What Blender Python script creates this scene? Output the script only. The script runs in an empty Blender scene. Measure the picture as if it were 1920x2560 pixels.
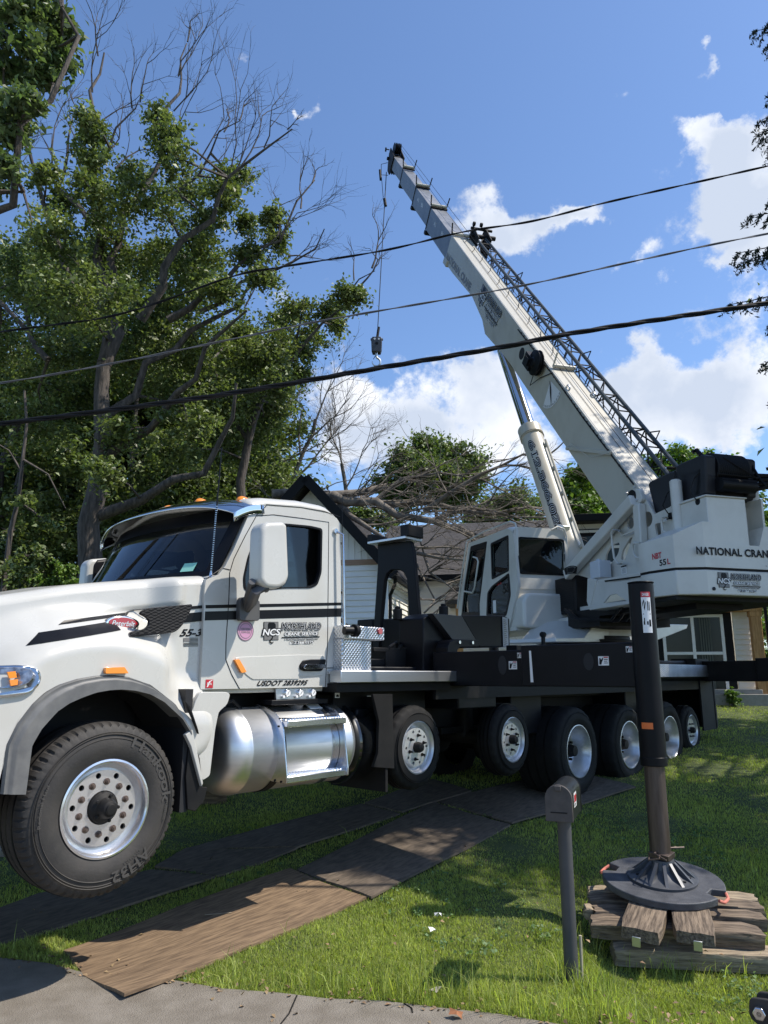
import bpy, bmesh, math, random
import numpy as np
from mathutils import Vector, Matrix
from mathutils.geometry import tessellate_polygon
random.seed(7); RNG = np.random.default_rng(7)
R_ = math.radians
scene = bpy.context.scene
col = scene.collection

# ------------------------------------------------------------------ camera
FPX, PITCH, CAMH = 1850.0, R_(12.4), 1.9
cam_d = bpy.data.cameras.new("camera"); cam = bpy.data.objects.new("camera", cam_d); col.objects.link(cam)
cam_d.sensor_fit = 'VERTICAL'; cam_d.sensor_height = 32.0; cam_d.lens = 32.0 * FPX / 2560.0
cam_d.clip_start = 0.05; cam_d.clip_end = 2000
cam.location = (0, 0, CAMH); cam.rotation_euler = (R_(90) + PITCH, 0, 0)
scene.camera = cam
# ------------------------------------------------------------------ light
SUN_EL = R_(54); SUN_AZ = R_(-4)          # azimuth measured from +X towards +Y
sun_v = Vector((math.cos(SUN_AZ) * math.cos(SUN_EL), math.sin(SUN_AZ) * math.cos(SUN_EL), math.sin(SUN_EL)))
sd = bpy.data.lights.new("sun", 'SUN'); sd.energy = 4.8; sd.angle = R_(0.55); sd.color = (1.0, 0.93, 0.83)
sun = bpy.data.objects.new("sun", sd); col.objects.link(sun)
sun.rotation_euler = sun_v.to_track_quat('Z', 'Y').to_euler()
world = bpy.data.worlds.new("World"); scene.world = world; world.use_nodes = True
wn, wl = world.node_tree.nodes, world.node_tree.links
wn.clear()
w_out = wn.new('ShaderNodeOutputWorld'); w_bg = wn.new('ShaderNodeBackground'); w_bg.inputs['Strength'].default_value = 0.115
sky = wn.new('ShaderNodeTexSky'); sky.sky_type = 'NISHITA'; sky.sun_disc = False
sky.sun_elevation = SUN_EL; sky.sun_rotation = math.pi / 2 - SUN_AZ; sky.air_density = 1.0; sky.dust_density = 0.6; sky.ozone_density = 1.6
wl.new(w_bg.outputs[0], w_out.inputs[0])
scene.view_settings.view_transform = 'Standard'; scene.view_settings.look = 'None'
scene.view_settings.exposure = 0.30; scene.view_settings.gamma = 1.0

CP, SP = math.cos(PITCH), math.sin(PITCH)
CAM = Vector((0, 0, CAMH))
def ray(px, py):                        # direction in the world of a point of the survey photograph
    x = (px - 960) / FPX; z = -(py - 1280) / FPX
    return Vector((x, CP - z * SP, SP + z * CP))
def hit(px, py, p0, n):
    r = ray(px, py); t = (Vector(p0) - CAM).dot(n) / r.dot(n)
    return CAM + r * t
def atY(px, py, Y):
    r = ray(px, py); return CAM + r * (Y / r.y)
def dip(x, y):                          # the verge drops a little where the crib stands
    u = max(0, min(1, (x - 1.15) / .6)); v = max(0, min(1, (7.6 - y) / 1.6)); return .15 * u * u * (3 - 2 * u) * v * v * (3 - 2 * v)
def gz(x, y):                           # lawn height
    if y < 5.4: return -dip(x, y)
    t = y - 6.0
    a = 0.13 * (0.5 * (t + math.sqrt(t * t + 0.5)) - 0.18 )
    if y > 10: a -= 0.03 * (0.5 * ((y - 10) + math.sqrt((y - 10) ** 2 + 0.4)) - 0.3)
    if y > 18.5: a -= 0.09 * (y - 18.5)
    a = max(0.0, a)
    return a - dip(x, y)
def G(px, py, lift=0.0):
    r = ray(px, py); t = 1.5
    while t < 90:
        p = CAM + r * t
        if p.z < gz(p.x, p.y) + lift: return p
        t += 0.01
    return p

# sky colour with drifting clouds, all in directions of the sky
def world_clouds():
    tc = wn.new('ShaderNodeTexCoord'); gen = tc.outputs['Generated']
    def math_(op, a, b=None, c=None):
        n = wn.new('ShaderNodeMath'); n.operation = op
        for i, v in enumerate((a, b, c)):
            if v is None: continue
            if isinstance(v, (int, float)): n.inputs[i].default_value = v
            else: wl.new(v, n.inputs[i])
        return n.outputs[0]
    nz = wn.new('ShaderNodeTexNoise'); nz.inputs['Scale'].default_value = 13; nz.inputs['Detail'].default_value = 8; nz.inputs['Roughness'].default_value = .58
    wl.new(gen, nz.inputs['Vector'])
    # warp of the direction before the blobs are measured
    sub = wn.new('ShaderNodeVectorMath'); sub.operation = 'SUBTRACT'; wl.new(nz.outputs['Color'], sub.inputs[0]); sub.inputs[1].default_value = (.5, .5, .5)
    sc = wn.new('ShaderNodeVectorMath'); sc.operation = 'SCALE'; wl.new(sub.outputs[0], sc.inputs[0]); sc.inputs['Scale'].default_value = 0.12
    add = wn.new('ShaderNodeVectorMath'); add.operation = 'ADD'; wl.new(gen, add.inputs[0]); wl.new(sc.outputs[0], add.inputs[1])
    blobs = [  # px, py, half width, half height, density
        (1200, 560, 90, 50, .9), (1340, 560, 110, 40, .95), (1450, 545, 60, 20, .7), (1290, 620, 60, 45, .8), (1190, 500, 50, 25, .7), (1440, 540, 60, 20, .5), (1210, 450, 30, 20, .35),
        (1840, 420, 90, 95, 1.2), (1900, 520, 90, 120, 1.2), (1760, 560, 60, 40, .8), (1800, 640, 60, 50, .8), (1740, 665, 40, 18, .6), (1880, 330, 70, 40, .8), (1800, 300, 60, 16, .45),
        (1630, 640, 50, 30, .6), (1515, 665, 28, 24, .6), (1660, 700, 40, 16, .4),
        (1640, 1010, 170, 75, 1.3), (1850, 1010, 130, 80, 1.3), (1590, 915, 50, 45, 1.0), (1510, 960, 45, 40, .9), (1760, 930, 60, 40, .9), (1780, 1090, 110, 40, 1),
        (1800, 800, 110, 32, .6), (1890, 850, 60, 60, .8), (1900, 730, 60, 26, .6),
        (940, 1040, 150, 95, 1.15), (860, 960, 80, 45, .9), (1060, 1060, 60, 50, .8), (880, 1120, 120, 60, .8),
        (1200, 1040, 110, 80, 1.05), (1160, 930, 70, 40, .9), (1290, 1120, 100, 50, .8), (1380, 1160, 60, 60, .8), (1240, 980, 60, 60, .8),
        (690, 770, 110, 28, .5), (820, 690, 60, 40, .4), (760, 265, 40, 13, .8), (738, 240, 12, 18, .8), (820, 255, 18, 14, .5), (600, 140, 30, 18, .42), (585, 205, 28, 14, .4), (1515, 235, 34, 25, .42), (1770, 135, 34, 20, .55), (1790, 120, 14, 20, .5),
        (430, 830, 60, 60, .8), (570, 900, 50, 50, .6)]
    total = None; 
    for (px, py, hw, hh, dens) in blobs:
        d = ray(px, py).normalized()
        rx = Vector((d.y, -d.x, 0)).normalized(); ry = rx.cross(d)
        v = wn.new('ShaderNodeVectorMath'); v.operation = 'SUBTRACT'; wl.new(add.outputs[0], v.inputs[0]); v.inputs[1].default_value = d
        def dot(ax, s):
            n = wn.new('ShaderNodeVectorMath'); n.operation = 'DOT_PRODUCT'; wl.new(v.outputs[0], n.inputs[0]); n.inputs[1].default_value = ax * s
            return n.outputs['Value']
        k = FPX * ray(px, py).length
        a = dot(rx, k / hw); b = dot(ry, k / hh * (FPX / FPX))
        c = dot(d, 3.0)
        r2 = math_('ADD', math_('ADD', math_('MULTIPLY', a, a), math_('MULTIPLY', b, b)), math_('MULTIPLY', c, c))
        e = math_('EXPONENT', math_('MULTIPLY', r2, -0.8))
        e = math_('MULTIPLY', e, dens)
        total = e if total is None else math_('ADD', total, e)
    n2 = wn.new('ShaderNodeTexNoise'); n2.inputs['Scale'].default_value = 24; n2.inputs['Detail'].default_value = 12; n2.inputs['Roughness'].default_value = .66
    wl.new(gen, n2.inputs['Vector'])
    m = math_('ADD', total, math_('MULTIPLY', math_('SUBTRACT', n2.outputs['Fac'], .5), 2.5))
    mr = wn.new('ShaderNodeMapRange'); mr.interpolation_type = 'SMOOTHSTEP'; mr.inputs['From Min'].default_value = .36; mr.inputs['From Max'].default_value = 1.15
    wl.new(m, mr.inputs['Value'])
    mask = math_('MULTIPLY', mr.outputs['Result'], math_('MINIMUM', math_('MULTIPLY', total, 3.2), 1.0))
    # cloud body brightness: thicker middles are greyer underneath
    n3 = wn.new('ShaderNodeTexNoise'); n3.inputs['Scale'].default_value = 7; n3.inputs['Detail'].default_value = 6
    wl.new(gen, n3.inputs['Vector'])
    ramp = wn.new('ShaderNodeValToRGB'); ramp.color_ramp.elements[0].position = .35; ramp.color_ramp.elements[0].color = (4.6, 5.2, 6.3, 1)
    ramp.color_ramp.elements[1].position = .62; ramp.color_ramp.elements[1].color = (7.6, 7.8, 8.2, 1)
    wl.new(math_('ADD', n3.outputs['Fac'], math_('MULTIPLY', math_('SUBTRACT', 1.0, total), .12)), ramp.inputs[0])
    # sky tint (camera white balance)
    tint = wn.new('ShaderNodeMixRGB'); tint.blend_type = 'MULTIPLY'; tint.inputs[0].default_value = 1; tint.inputs[2].default_value = SKY_TINT
    wl.new(sky.outputs[0], tint.inputs[1])
    mix = wn.new('ShaderNodeMixRGB'); wl.new(mask, mix.inputs[0]); wl.new(tint.outputs[0], mix.inputs[1]); wl.new(ramp.outputs[0], mix.inputs[2])
    wl.new(mix.outputs[0], w_bg.inputs[0])
SKY_TINT = (1.08, 1.24, 1.45, 1)
world_clouds()

# ------------------------------------------------------------------ materials
MATS = {}
def mat(name, c=(.5,.5,.5), rough=.5, metal=0.0, c2=None, scale=6.0, bump=0.0, bscale=40.0, coat=0.0, spec=None, stretch=None, detail=4, lo=.35, hi=.65, transl=0.0, island=0.0, roughvar=0.0, aniso=0):
    if name in MATS: return MATS[name]
    m = bpy.data.materials.new(name); m.use_nodes = True; MATS[name] = m
    n, l = m.node_tree.nodes, m.node_tree.links
    b = n['Principled BSDF']
    b.inputs['Roughness'].default_value = rough; b.inputs['Metallic'].default_value = metal
    b.inputs['Coat Weight'].default_value = coat; b.inputs['Coat Roughness'].default_value = .04
    if spec is not None: b.inputs['Specular IOR Level'].default_value = spec
    b.inputs['Base Color'].default_value = (*c, 1)
    tc = n.new('ShaderNodeTexCoord'); vec = tc.outputs['Object']
    if stretch:
        mp = n.new('ShaderNodeMapping'); mp.inputs['Scale'].default_value = stretch; l.new(vec, mp.inputs[0]); vec = mp.outputs[0]
    out = None
    if c2 is not None:
        t = n.new('ShaderNodeTexNoise'); t.inputs['Scale'].default_value = scale; t.inputs['Detail'].default_value = detail; t.inputs['Roughness'].default_value = .6
        l.new(vec, t.inputs['Vector'])
        r = n.new('ShaderNodeValToRGB'); r.color_ramp.elements[0].position = lo; r.color_ramp.elements[1].position = hi
        r.color_ramp.elements[0].color = (*c, 1); r.color_ramp.elements[1].color = (*c2, 1)
        l.new(t.outputs['Fac'], r.inputs[0]); out = r.outputs[0]
        if roughvar:
            mr = n.new('ShaderNodeMapRange'); mr.inputs['To Min'].default_value = max(0, rough - roughvar); mr.inputs['To Max'].default_value = rough + roughvar
            l.new(t.outputs['Fac'], mr.inputs[0]); l.new(mr.outputs[0], b.inputs['Roughness'])
    if island:
        g = n.new('ShaderNodeNewGeometry'); h = n.new('ShaderNodeHueSaturation')
        mr = n.new('ShaderNodeMapRange'); mr.inputs['To Min'].default_value = 1 - island; mr.inputs['To Max'].default_value = 1 + island
        l.new(g.outputs['Random Per Island'], mr.inputs[0]); l.new(mr.outputs[0], h.inputs['Value'])
        mr2 = n.new('ShaderNodeMapRange'); mr2.inputs['To Min'].default_value = .485; mr2.inputs['To Max'].default_value = .515
        mm = n.new('ShaderNodeMath'); mm.operation = 'FRACT'; m2 = n.new('ShaderNodeMath'); m2.operation = 'MULTIPLY'; m2.inputs[1].default_value = 17.3
        l.new(g.outputs['Random Per Island'], m2.inputs[0]); l.new(m2.outputs[0], mm.inputs[0]); l.new(mm.outputs[0], mr2.inputs[0]); l.new(mr2.outputs[0], h.inputs['Hue'])
        if out is None: h.inputs['Color'].default_value = (*c, 1)
        else: l.new(out, h.inputs['Color'])
        out = h.outputs[0]
    if out is not None: l.new(out, b.inputs['Base Color'])
    if bump:
        t2 = n.new('ShaderNodeTexNoise'); t2.inputs['Scale'].default_value = bscale; t2.inputs['Detail'].default_value = 6
        l.new(vec, t2.inputs['Vector'])
        bp = n.new('ShaderNodeBump'); bp.inputs['Strength'].default_value = min(1, bump); bp.inputs['Distance'].default_value = 0.01 * max(1, bump)
        l.new(t2.outputs['Fac'], bp.inputs['Height']); l.new(bp.outputs[0], b.inputs['Normal'])
    if transl:
        tr = n.new('ShaderNodeBsdfTranslucent'); mx = n.new('ShaderNodeMixShader'); mx.inputs[0].default_value = transl
        if out is not None:
            br = n.new('ShaderNodeMixRGB'); br.blend_type = 'MULTIPLY'; br.inputs[0].default_value = 1; br.inputs[2].default_value = (1.5, 1.7, .7, 1)
            l.new(out, br.inputs[1]); l.new(br.outputs[0], tr.inputs[0])
        else: tr.inputs[0].default_value = (c[0] * 1.5, c[1] * 1.7, c[2] * .7, 1)
        l.new(b.outputs[0], mx.inputs[1]); l.new(tr.outputs[0], mx.inputs[2]); l.new(mx.outputs[0], n['Material Output'].inputs[0])
    return m
def glass(name, tint, gloss=.06, dark=1.0):
    m = bpy.data.materials.new(name); m.use_nodes = True; n, l = m.node_tree.nodes, m.node_tree.links; n.clear(); MATS[name] = m
    o = n.new('ShaderNodeOutputMaterial'); t = n.new('ShaderNodeBsdfTransparent'); t.inputs[0].default_value = (*tint, 1)
    g = n.new('ShaderNodeBsdfGlossy'); g.inputs['Roughness'].default_value = .02; g.inputs[0].default_value = (.9, .95, 1, 1)
    f = n.new('ShaderNodeFresnel'); f.inputs[0].default_value = 1.5
    mx = n.new('ShaderNodeMixShader'); l.new(f.outputs[0], mx.inputs[0]); l.new(t.outputs[0], mx.inputs[1]); l.new(g.outputs[0], mx.inputs[2]); l.new(mx.outputs[0], o.inputs[0])
    return m
def tread(name, c, scale_v, kind='diamond', rough=.3, metal=1.0, strength=.6, base2=None):
    m = mat(name, c, rough, metal, c2=base2 or tuple(x * .8 for x in c), scale=5, roughvar=.08)
    n, l = m.node_tree.nodes, m.node_tree.links; b = n['Principled BSDF']
    tc = n.new('ShaderNodeTexCoord'); mp = n.new('ShaderNodeMapping'); l.new(tc.outputs['Object'], mp.inputs[0]); mp.inputs['Scale'].default_value = scale_v
    sep = n.new('ShaderNodeSeparateXYZ'); l.new(mp.outputs[0], sep.inputs[0])
    def M(op, a, b_=None):
        q = n.new('ShaderNodeMath'); q.operation = op
        for i, v in enumerate((a, b_)):
            if v is None: continue
            if isinstance(v, (int, float)): q.inputs[i].default_value = v
            else: l.new(v, q.inputs[i])
        return q.outputs[0]
    u = M('ADD', sep.outputs[0], sep.outputs[1])
    s1 = M('SINE', M('ADD', u, sep.outputs[2])); s2 = M('SINE', M('SUBTRACT', u, sep.outputs[2]))
    h = M('POWER', M('ABSOLUTE', M('MULTIPLY', s1, s2)), 2.0)
    bp = n.new('ShaderNodeBump'); bp.inputs['Strength'].default_value = strength; bp.inputs['Distance'].default_value = .011
    l.new(h, bp.inputs['Height']); l.new(bp.outputs[0], b.inputs['Normal'])
    return m
WHITE = mat('white_truck_paint', (.53,.52,.48), .28, c2=(.475,.46,.41), scale=2.2, coat=.35, roughvar=.06, detail=9, lo=.42, hi=.85)
CRANE = mat('grey_white_crane_paint', (.62,.60,.54), .38, c2=(.50,.475,.42), scale=2.5, detail=9, lo=.45, hi=.9, coat=.25, roughvar=.08)
BOOMW = mat('cream_boom_paint', (.51,.485,.41), .42, c2=(.40,.365,.29), scale=3, coat=.15, roughvar=.08, stretch=(1,1,.5), detail=10, lo=.48, hi=.92)
BOOMG = mat('dull_grey_boom_steel', (.15,.16,.175), .42, .25, c2=(.24,.25,.27), scale=3, roughvar=.1, stretch=(1,1,.4))
BLACK = mat('black_frame_paint', (.005,.0055,.007), .42, c2=(.008,.008,.010), scale=4, spec=.18, roughvar=.08)
BLACKD = mat('dusty_black_steel', (.006,.006,.007), .6, c2=(.014,.013,.012), scale=3, spec=.25, roughvar=.1)
DECAL = mat('black_vinyl', (.005,.005,.006), .4, spec=.22)
DECALW = mat('white_vinyl', (.75,.75,.74), .35)
DECALG = mat('grey_vinyl', (.16,.155,.15), .35)
DECALR = mat('red_vinyl', (.45,.02,.03), .3)
PINK = mat('pink_vinyl', (.55,.28,.42), .4)
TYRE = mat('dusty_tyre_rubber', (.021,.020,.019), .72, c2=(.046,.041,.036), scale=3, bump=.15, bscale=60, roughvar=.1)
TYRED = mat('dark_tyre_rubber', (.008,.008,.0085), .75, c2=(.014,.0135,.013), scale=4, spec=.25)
TYREL = mat('raised_tyre_lettering', (.06,.055,.05), .55)
CHROME = mat('chrome', (.72,.72,.73), .09, 1.0)
ALU = mat('polished_aluminium', (.72,.73,.75), .22, 1.0, c2=(.60,.61,.63), scale=8, roughvar=.08)
ALUB = mat('brushed_aluminium', (.72,.73,.74), .42, 1.0, c2=(.62,.63,.64), scale=3, roughvar=.08, stretch=(1,1,6))
RIM = mat('polished_rim', (.84,.84,.85), .20, .85, c2=(.74,.74,.75), scale=9, roughvar=.06)
DIAM = tread('diamond_plate', (.74,.75,.77), (85,85,85), rough=.33, strength=.5)
LADR = tread('punched_tread_plate', (.60,.61,.63), (48,48,90), rough=.3, strength=1.0)
PLAST = mat('grey_plastic', (.055,.055,.058), .45, c2=(.085,.083,.08), scale=5, roughvar=.1)
FLARE = mat('weathered_flare_plastic', (.10,.10,.10), .5, c2=(.16,.158,.15), scale=6, roughvar=.1)
RUST = mat('bare_brown_steel', (.075,.055,.045), .42, .5, c2=(.13,.10,.085), scale=4, roughvar=.12, stretch=(6,6,.7))
RIM2 = mat('satin_rim', (.66,.66,.67), .30, .62, c2=(.55,.55,.56), scale=9, roughvar=.06)
BOLT = mat('rusty_nut', (.15,.11,.09), .5, .6)
AMBER = mat('amber_lens', (.85,.26,.01), .12, coat=1)
REDL = mat('red_enamel', (.36,.008,.02), .15, coat=1)
LENS = mat('clear_lens', (.55,.57,.6), .06, .6, c2=(.2,.2,.22), scale=20)
ORANGE = mat('orange_tape', (.75,.16,.03), .5)
VEST = mat('lime_vest', (.45,1.0,.10), .8)
SKIN = mat('skin', (.45,.27,.19), .6)
INTER = mat('dark_interior', (.012,.012,.014), .7)
SEATM = mat('seat_fabric', (.02,.02,.022), .9)
PAPER = mat('paper', (.55,.62,.64), .8)
GREENS = mat('mint_sticker', (.25,.55,.45), .6)
GLT = glass('tinted_cab_glass', (.25,.28,.28)); GLC = glass('green_crane_glass', (.90,.97,.92)); GLH = glass('house_glass', (.25,.28,.30))
GLW = glass('windshield_glass', (.36,.41,.43))
PADM = mat('black_poly_pad', (.045,.048,.056), .55, c2=(.085,.088,.097), scale=11, bump=.35, bscale=180, detail=8)
FLOAT = mat('grey_float_casting', (.06,.065,.075), .42, .2, c2=(.085,.09,.10), scale=6, roughvar=.1)
ROPE = mat('pink_rope', (.55,.17,.12), .7)
def wood(name, c, c2, stretch=(1.5, 14, 14), bump=1.0):
    return mat(name, c, .85, c2=c2, scale=3.2, stretch=stretch, bump=bump, bscale=5, detail=9, lo=.38, hi=.62)
TIMB = wood('weathered_timber', (.080,.058,.040), (.225,.168,.115)); TIMB2 = wood('pale_timber', (.18,.14,.095), (.38,.30,.20))
CEDAR = wood('cedar', (.42,.22,.085), (.58,.33,.14), (10, 10, 1.2), .3)
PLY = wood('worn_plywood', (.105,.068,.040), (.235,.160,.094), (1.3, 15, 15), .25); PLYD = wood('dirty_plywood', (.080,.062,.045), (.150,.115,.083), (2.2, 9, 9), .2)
BARK = mat('oak_bark', (.035,.030,.026), .9, c2=(.115,.095,.08), scale=7, bump=2.5, bscale=14, stretch=(2.2,2.2,.45), detail=8)
BARKG = mat('pale_dead_bark', (.085,.072,.060), .9, c2=(.215,.185,.15), scale=6, bump=1, bscale=14)
BARKD = mat('dark_twig_bark', (.055,.043,.040), .9, c2=(.12,.095,.085), scale=5)
def leafm(name, c, c2, sc=1.2, tl=.27): return mat(name, c, .5, c2=c2, scale=sc, transl=tl, island=.45, lo=.4, hi=.6)
LEAF_O = leafm('oak_leaves', (.105,.14,.052), (.185,.22,.088)); LEAF_F = leafm('forest_leaves', (.098,.132,.048), (.168,.205,.08)); LEAF_B = leafm('bright_leaves', (.09,.16,.03), (.13,.20,.04))
LEAF_R = leafm('round_tree_leaves', (.10,.145,.05), (.16,.20,.075)); LEAF_N = leafm('near_oak_leaves', (.09,.135,.06), (.14,.185,.09)); NEED = mat('spruce_needles', (.010,.020,.011), .6, c2=(.018,.034,.016), scale=4, island=.4)
GRASSM = mat('grass_blades', (.255,.30,.065), .55, c2=(.37,.405,.12), scale=1.1, transl=.45, island=.5, detail=5)
SOIL = mat('turf', (.035,.055,.012), .95, c2=(.08,.10,.028), scale=5, bump=2, bscale=60, detail=8)
CONC = mat('concrete', (.165,.142,.112), .9, c2=(.235,.208,.172), scale=5, bump=1.0, bscale=120, detail=14)
SIDE = mat('beige_siding', (.86,.83,.74), .6, c2=(.82,.79,.70), scale=2); SIDW = mat('white_siding', (.84,.82,.78), .6, c2=(.78,.76,.72), scale=2)
SHING = mat('dark_shingles', (.045,.042,.042), .9, c2=(.10,.092,.088), scale=9, stretch=(1,1,6), bump=1, bscale=40)
TRIMB = mat('black_trim', (.008,.008,.009), .6, spec=.2); TRIMW = mat('white_trim', (.86,.85,.81), .5)
FOUND = mat('foundation_stone', (.28,.27,.24), .9, c2=(.36,.34,.31), scale=8)
CURT = mat('curtain', (.10,.11,.09), .9)

# ------------------------------------------------------------------ mesh builder
class MB:
    def __init__(s, M=None): s.v = []; s.f = []; s.mi = []; s.M = M; s.cur = 0
    def add(s, vs, fs):
        o = len(s.v); s.v += [tuple(v) for v in vs]; s.f += [tuple(i + o for i in f) for f in fs]; s.mi += [s.cur] * len(fs); return s
    def box(s, x0, x1, y0, y1, z0, z1):
        return s.add([(x0,y0,z0),(x1,y0,z0),(x1,y1,z0),(x0,y1,z0),(x0,y0,z1),(x1,y0,z1),(x1,y1,z1),(x0,y1,z1)],
                     [(0,3,2,1),(4,5,6,7),(0,1,5,4),(1,2,6,5),(2,3,7,6),(3,0,4,7)])
    def beam(s, a, b, w, h, up=(0,0,1), w2=None, h2=None):
        a, b = Vector(a), Vector(b); d = (b - a).normalized(); u = Vector(up); r = d.cross(u)
        if r.length < 1e-4: r = d.cross(Vector((1,0,0)))
        r.normalize(); u = r.cross(d); w2 = w if w2 is None else w2; h2 = h if h2 is None else h2
        vs = []
        for p, ww, hh in ((a, w, h), (b, w2, h2)):
            for sx, sy in ((-1,-1),(1,-1),(1,1),(-1,1)): vs.append(p + r * (sx * ww / 2) + u * (sy * hh / 2))
        return s.add(vs, [(0,3,2,1),(4,5,6,7),(0,1,5,4),(1,2,6,5),(2,3,7,6),(3,0,4,7)])
    def cyl(s, a, b, r0, r1=None, n=16, caps=True):
        a, b = Vector(a), Vector(b); r1 = r0 if r1 is None else r1; d = (b - a).normalized()
        u = d.cross(Vector((0,0,1)) if abs(d.z) < .9 else Vector((1,0,0))).normalized(); w = d.cross(u)
        vs = []
        for p, r in ((a, r0), (b, r1)):
            for i in range(n):
                t = 2 * math.pi * i / n; vs.append(p + u * (r * math.cos(t)) + w * (r * math.sin(t)))
        fs = [(i, (i + 1) % n, n + (i + 1) % n, n + i) for i in range(n)]
        if caps: fs += [tuple(range(n - 1, -1, -1)), tuple(range(n, 2 * n))]
        return s.add(vs, fs)
    def tube(s, pts, r, n=8, closed=False, rs=None):
        pts = [Vector(p) for p in pts]; m = len(pts); vs = []; prev = None
        for i, p in enumerate(pts):
            if closed: d = (pts[(i + 1) % m] - pts[i - 1])
            else: d = pts[min(i + 1, m - 1)] - pts[max(i - 1, 0)]
            d.normalize()
            if prev is None: u = d.cross(Vector((0,0,1)) if abs(d.z) < .9 else Vector((1,0,0)))
            else: u = prev - d * prev.dot(d)
            u.normalize(); prev = u; w = d.cross(u); rr = rs[i] if rs else r
            for k in range(n):
                t = 2 * math.pi * k / n; vs.append(p + u * (rr * math.cos(t)) + w * (rr * math.sin(t)))
        fs = []
        for i in range(m if closed else m - 1):
            j = (i + 1) % m
            for k in range(n): fs.append((i * n + k, i * n + (k + 1) % n, j * n + (k + 1) % n, j * n + k))
        if not closed: fs += [tuple(range(n - 1, -1, -1)), tuple(range((m - 1) * n, m * n))]
        return s.add(vs, fs)
    def plate(s, outer, holes, fn, t0, t1):       # 2D outline with holes, fn(x, y, t) -> 3D, between t0 and t1
        loops = [outer] + list(holes); flat = [p for lp in loops for p in lp]
        tris = tessellate_polygon([[Vector((p[0], p[1], 0)) for p in lp] for lp in loops]) if holes else [tuple(range(len(outer)))]
        n = len(flat); vs = [fn(p[0], p[1], t0) for p in flat] + [fn(p[0], p[1], t1) for p in flat]
        fs = [tuple(t) for t in tris] + [tuple(i + n for i in reversed(t)) for t in tris]
        o = 0
        for lp in loops:
            k = len(lp)
            for i in range(k): fs.append((o + i, o + (i + 1) % k, n + o + (i + 1) % k, n + o + i))
            o += k
        return s.add(vs, fs)
    def grid(s, fn, nu, nv, closed_u=False):
        vs = [fn(i / nu, j / nv) for j in range(nv + 1) for i in range(nu + 1)]
        fs = [(j * (nu + 1) + i, j * (nu + 1) + i + 1, (j + 1) * (nu + 1) + i + 1, (j + 1) * (nu + 1) + i) for j in range(nv) for i in range(nu)]
        return s.add(vs, fs)
    def lathe(s, prof, fn, n=48, a0=0.0, a1=2 * math.pi):   # prof list of (axial, radius); fn(axial, x, y)
        full = abs(a1 - a0 - 2 * math.pi) < 1e-6; m = n if full else n + 1
        vs = [fn(p[0], p[1] * math.cos(a0 + (a1 - a0) * i / n), p[1] * math.sin(a0 + (a1 - a0) * i / n)) for p in prof for i in range(m)]
        fs = []
        for j in range(len(prof) - 1):
            for i in range(n):
                k = (i + 1) % m; fs.append((j * m + i, j * m + k, (j + 1) * m + k, (j + 1) * m + i))
        return s.add(vs, fs)
    def build(s, name, mats, parent=None, bevel=0, seg=2, smooth=35, solid=0, label=None, sub=0, fixn=True):
        me = bpy.data.meshes.new(name); vs = s.v
        if s.M is not None: vs = [tuple(s.M @ Vector(v)) for v in vs]
        me.from_pydata(vs, [], s.f); 
        if not isinstance(mats, (list, tuple)): mats = [mats]
        for m in mats: me.materials.append(m)
        if any(s.mi): me.polygons.foreach_set('material_index', s.mi)
        me.update()
        if fixn:
            bm = bmesh.new(); bm.from_mesh(me); bmesh.ops.remove_doubles(bm, verts=bm.verts, dist=1e-5); bmesh.ops.recalc_face_normals(bm, faces=bm.faces); bm.to_mesh(me); bm.free()
        if smooth:
            me.polygons.foreach_set('use_smooth', [True] * len(me.polygons)); me.set_sharp_from_angle(angle=R_(smooth))
        o = bpy.data.objects.new(name, me); col.objects.link(o)
        if parent is not None: o.parent = parent
        if solid:
            md = o.modifiers.new('solid', 'SOLIDIFY'); md.thickness = abs(solid); md.offset = -1 if solid > 0 else 1
        if sub:
            md = o.modifiers.new('sub', 'SUBSURF'); md.levels = md.render_levels = sub
        if bevel:
            md = o.modifiers.new('bevel', 'BEVEL'); md.width = bevel; md.segments = seg; md.limit_method = 'ANGLE'; md.angle_limit = R_(35)
            md.harden_normals = False
        if label: o['label'] = label
        return o
def tag(o, label, cat, group=None):
    o['label'] = label; o['category'] = cat
    if group: o['group'] = group
    return o
def empty(name, loc=(0,0,0), rz=0.0, label=None, cat=None, group=None):
    o = bpy.data.objects.new(name, None); col.objects.link(o); o.location = loc; o.rotation_euler = (0, 0, rz); o.empty_display_size = .2
    if label: tag(o, label, cat, group)
    return o
def struct(o): o['kind'] = 'structure'; return o
def stuff(o): o['kind'] = 'stuff'; return o
def rnd(pts, r, n=4):                    # rounded polygon outline
    out = []; m = len(pts)
    for i in range(m):
        p = Vector(pts[i]).to_2d() if len(pts[i]) > 2 else Vector(pts[i]); a = Vector(pts[i - 1][:2]); b = Vector(pts[(i + 1) % m][:2])
        rr = r[i] if isinstance(r, (list, tuple)) else r
        if rr <= 0: out.append((p.x, p.y)); continue
        da, db = (a - p), (b - p); k = min(rr, da.length * .45, db.length * .45); q0 = p + da.normalized() * k; q1 = p + db.normalized() * k
        for j in range(n + 1):
            t = j / n; q = q0 * (1 - t) ** 2 + p * (2 * t * (1 - t)) + q1 * t * t; out.append((q.x, q.y))
    return out
def rrect(x0, x1, y0, y1, r, n=4): return rnd([(x0,y0),(x1,y0),(x1,y1),(x0,y1)], r, n)
def circ(cx, cy, r, n=20, ry=None): return [(cx + r * math.cos(2 * math.pi * i / n), cy + (ry or r) * math.sin(2 * math.pi * i / n)) for i in range(n)]
_tc = {}
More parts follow.
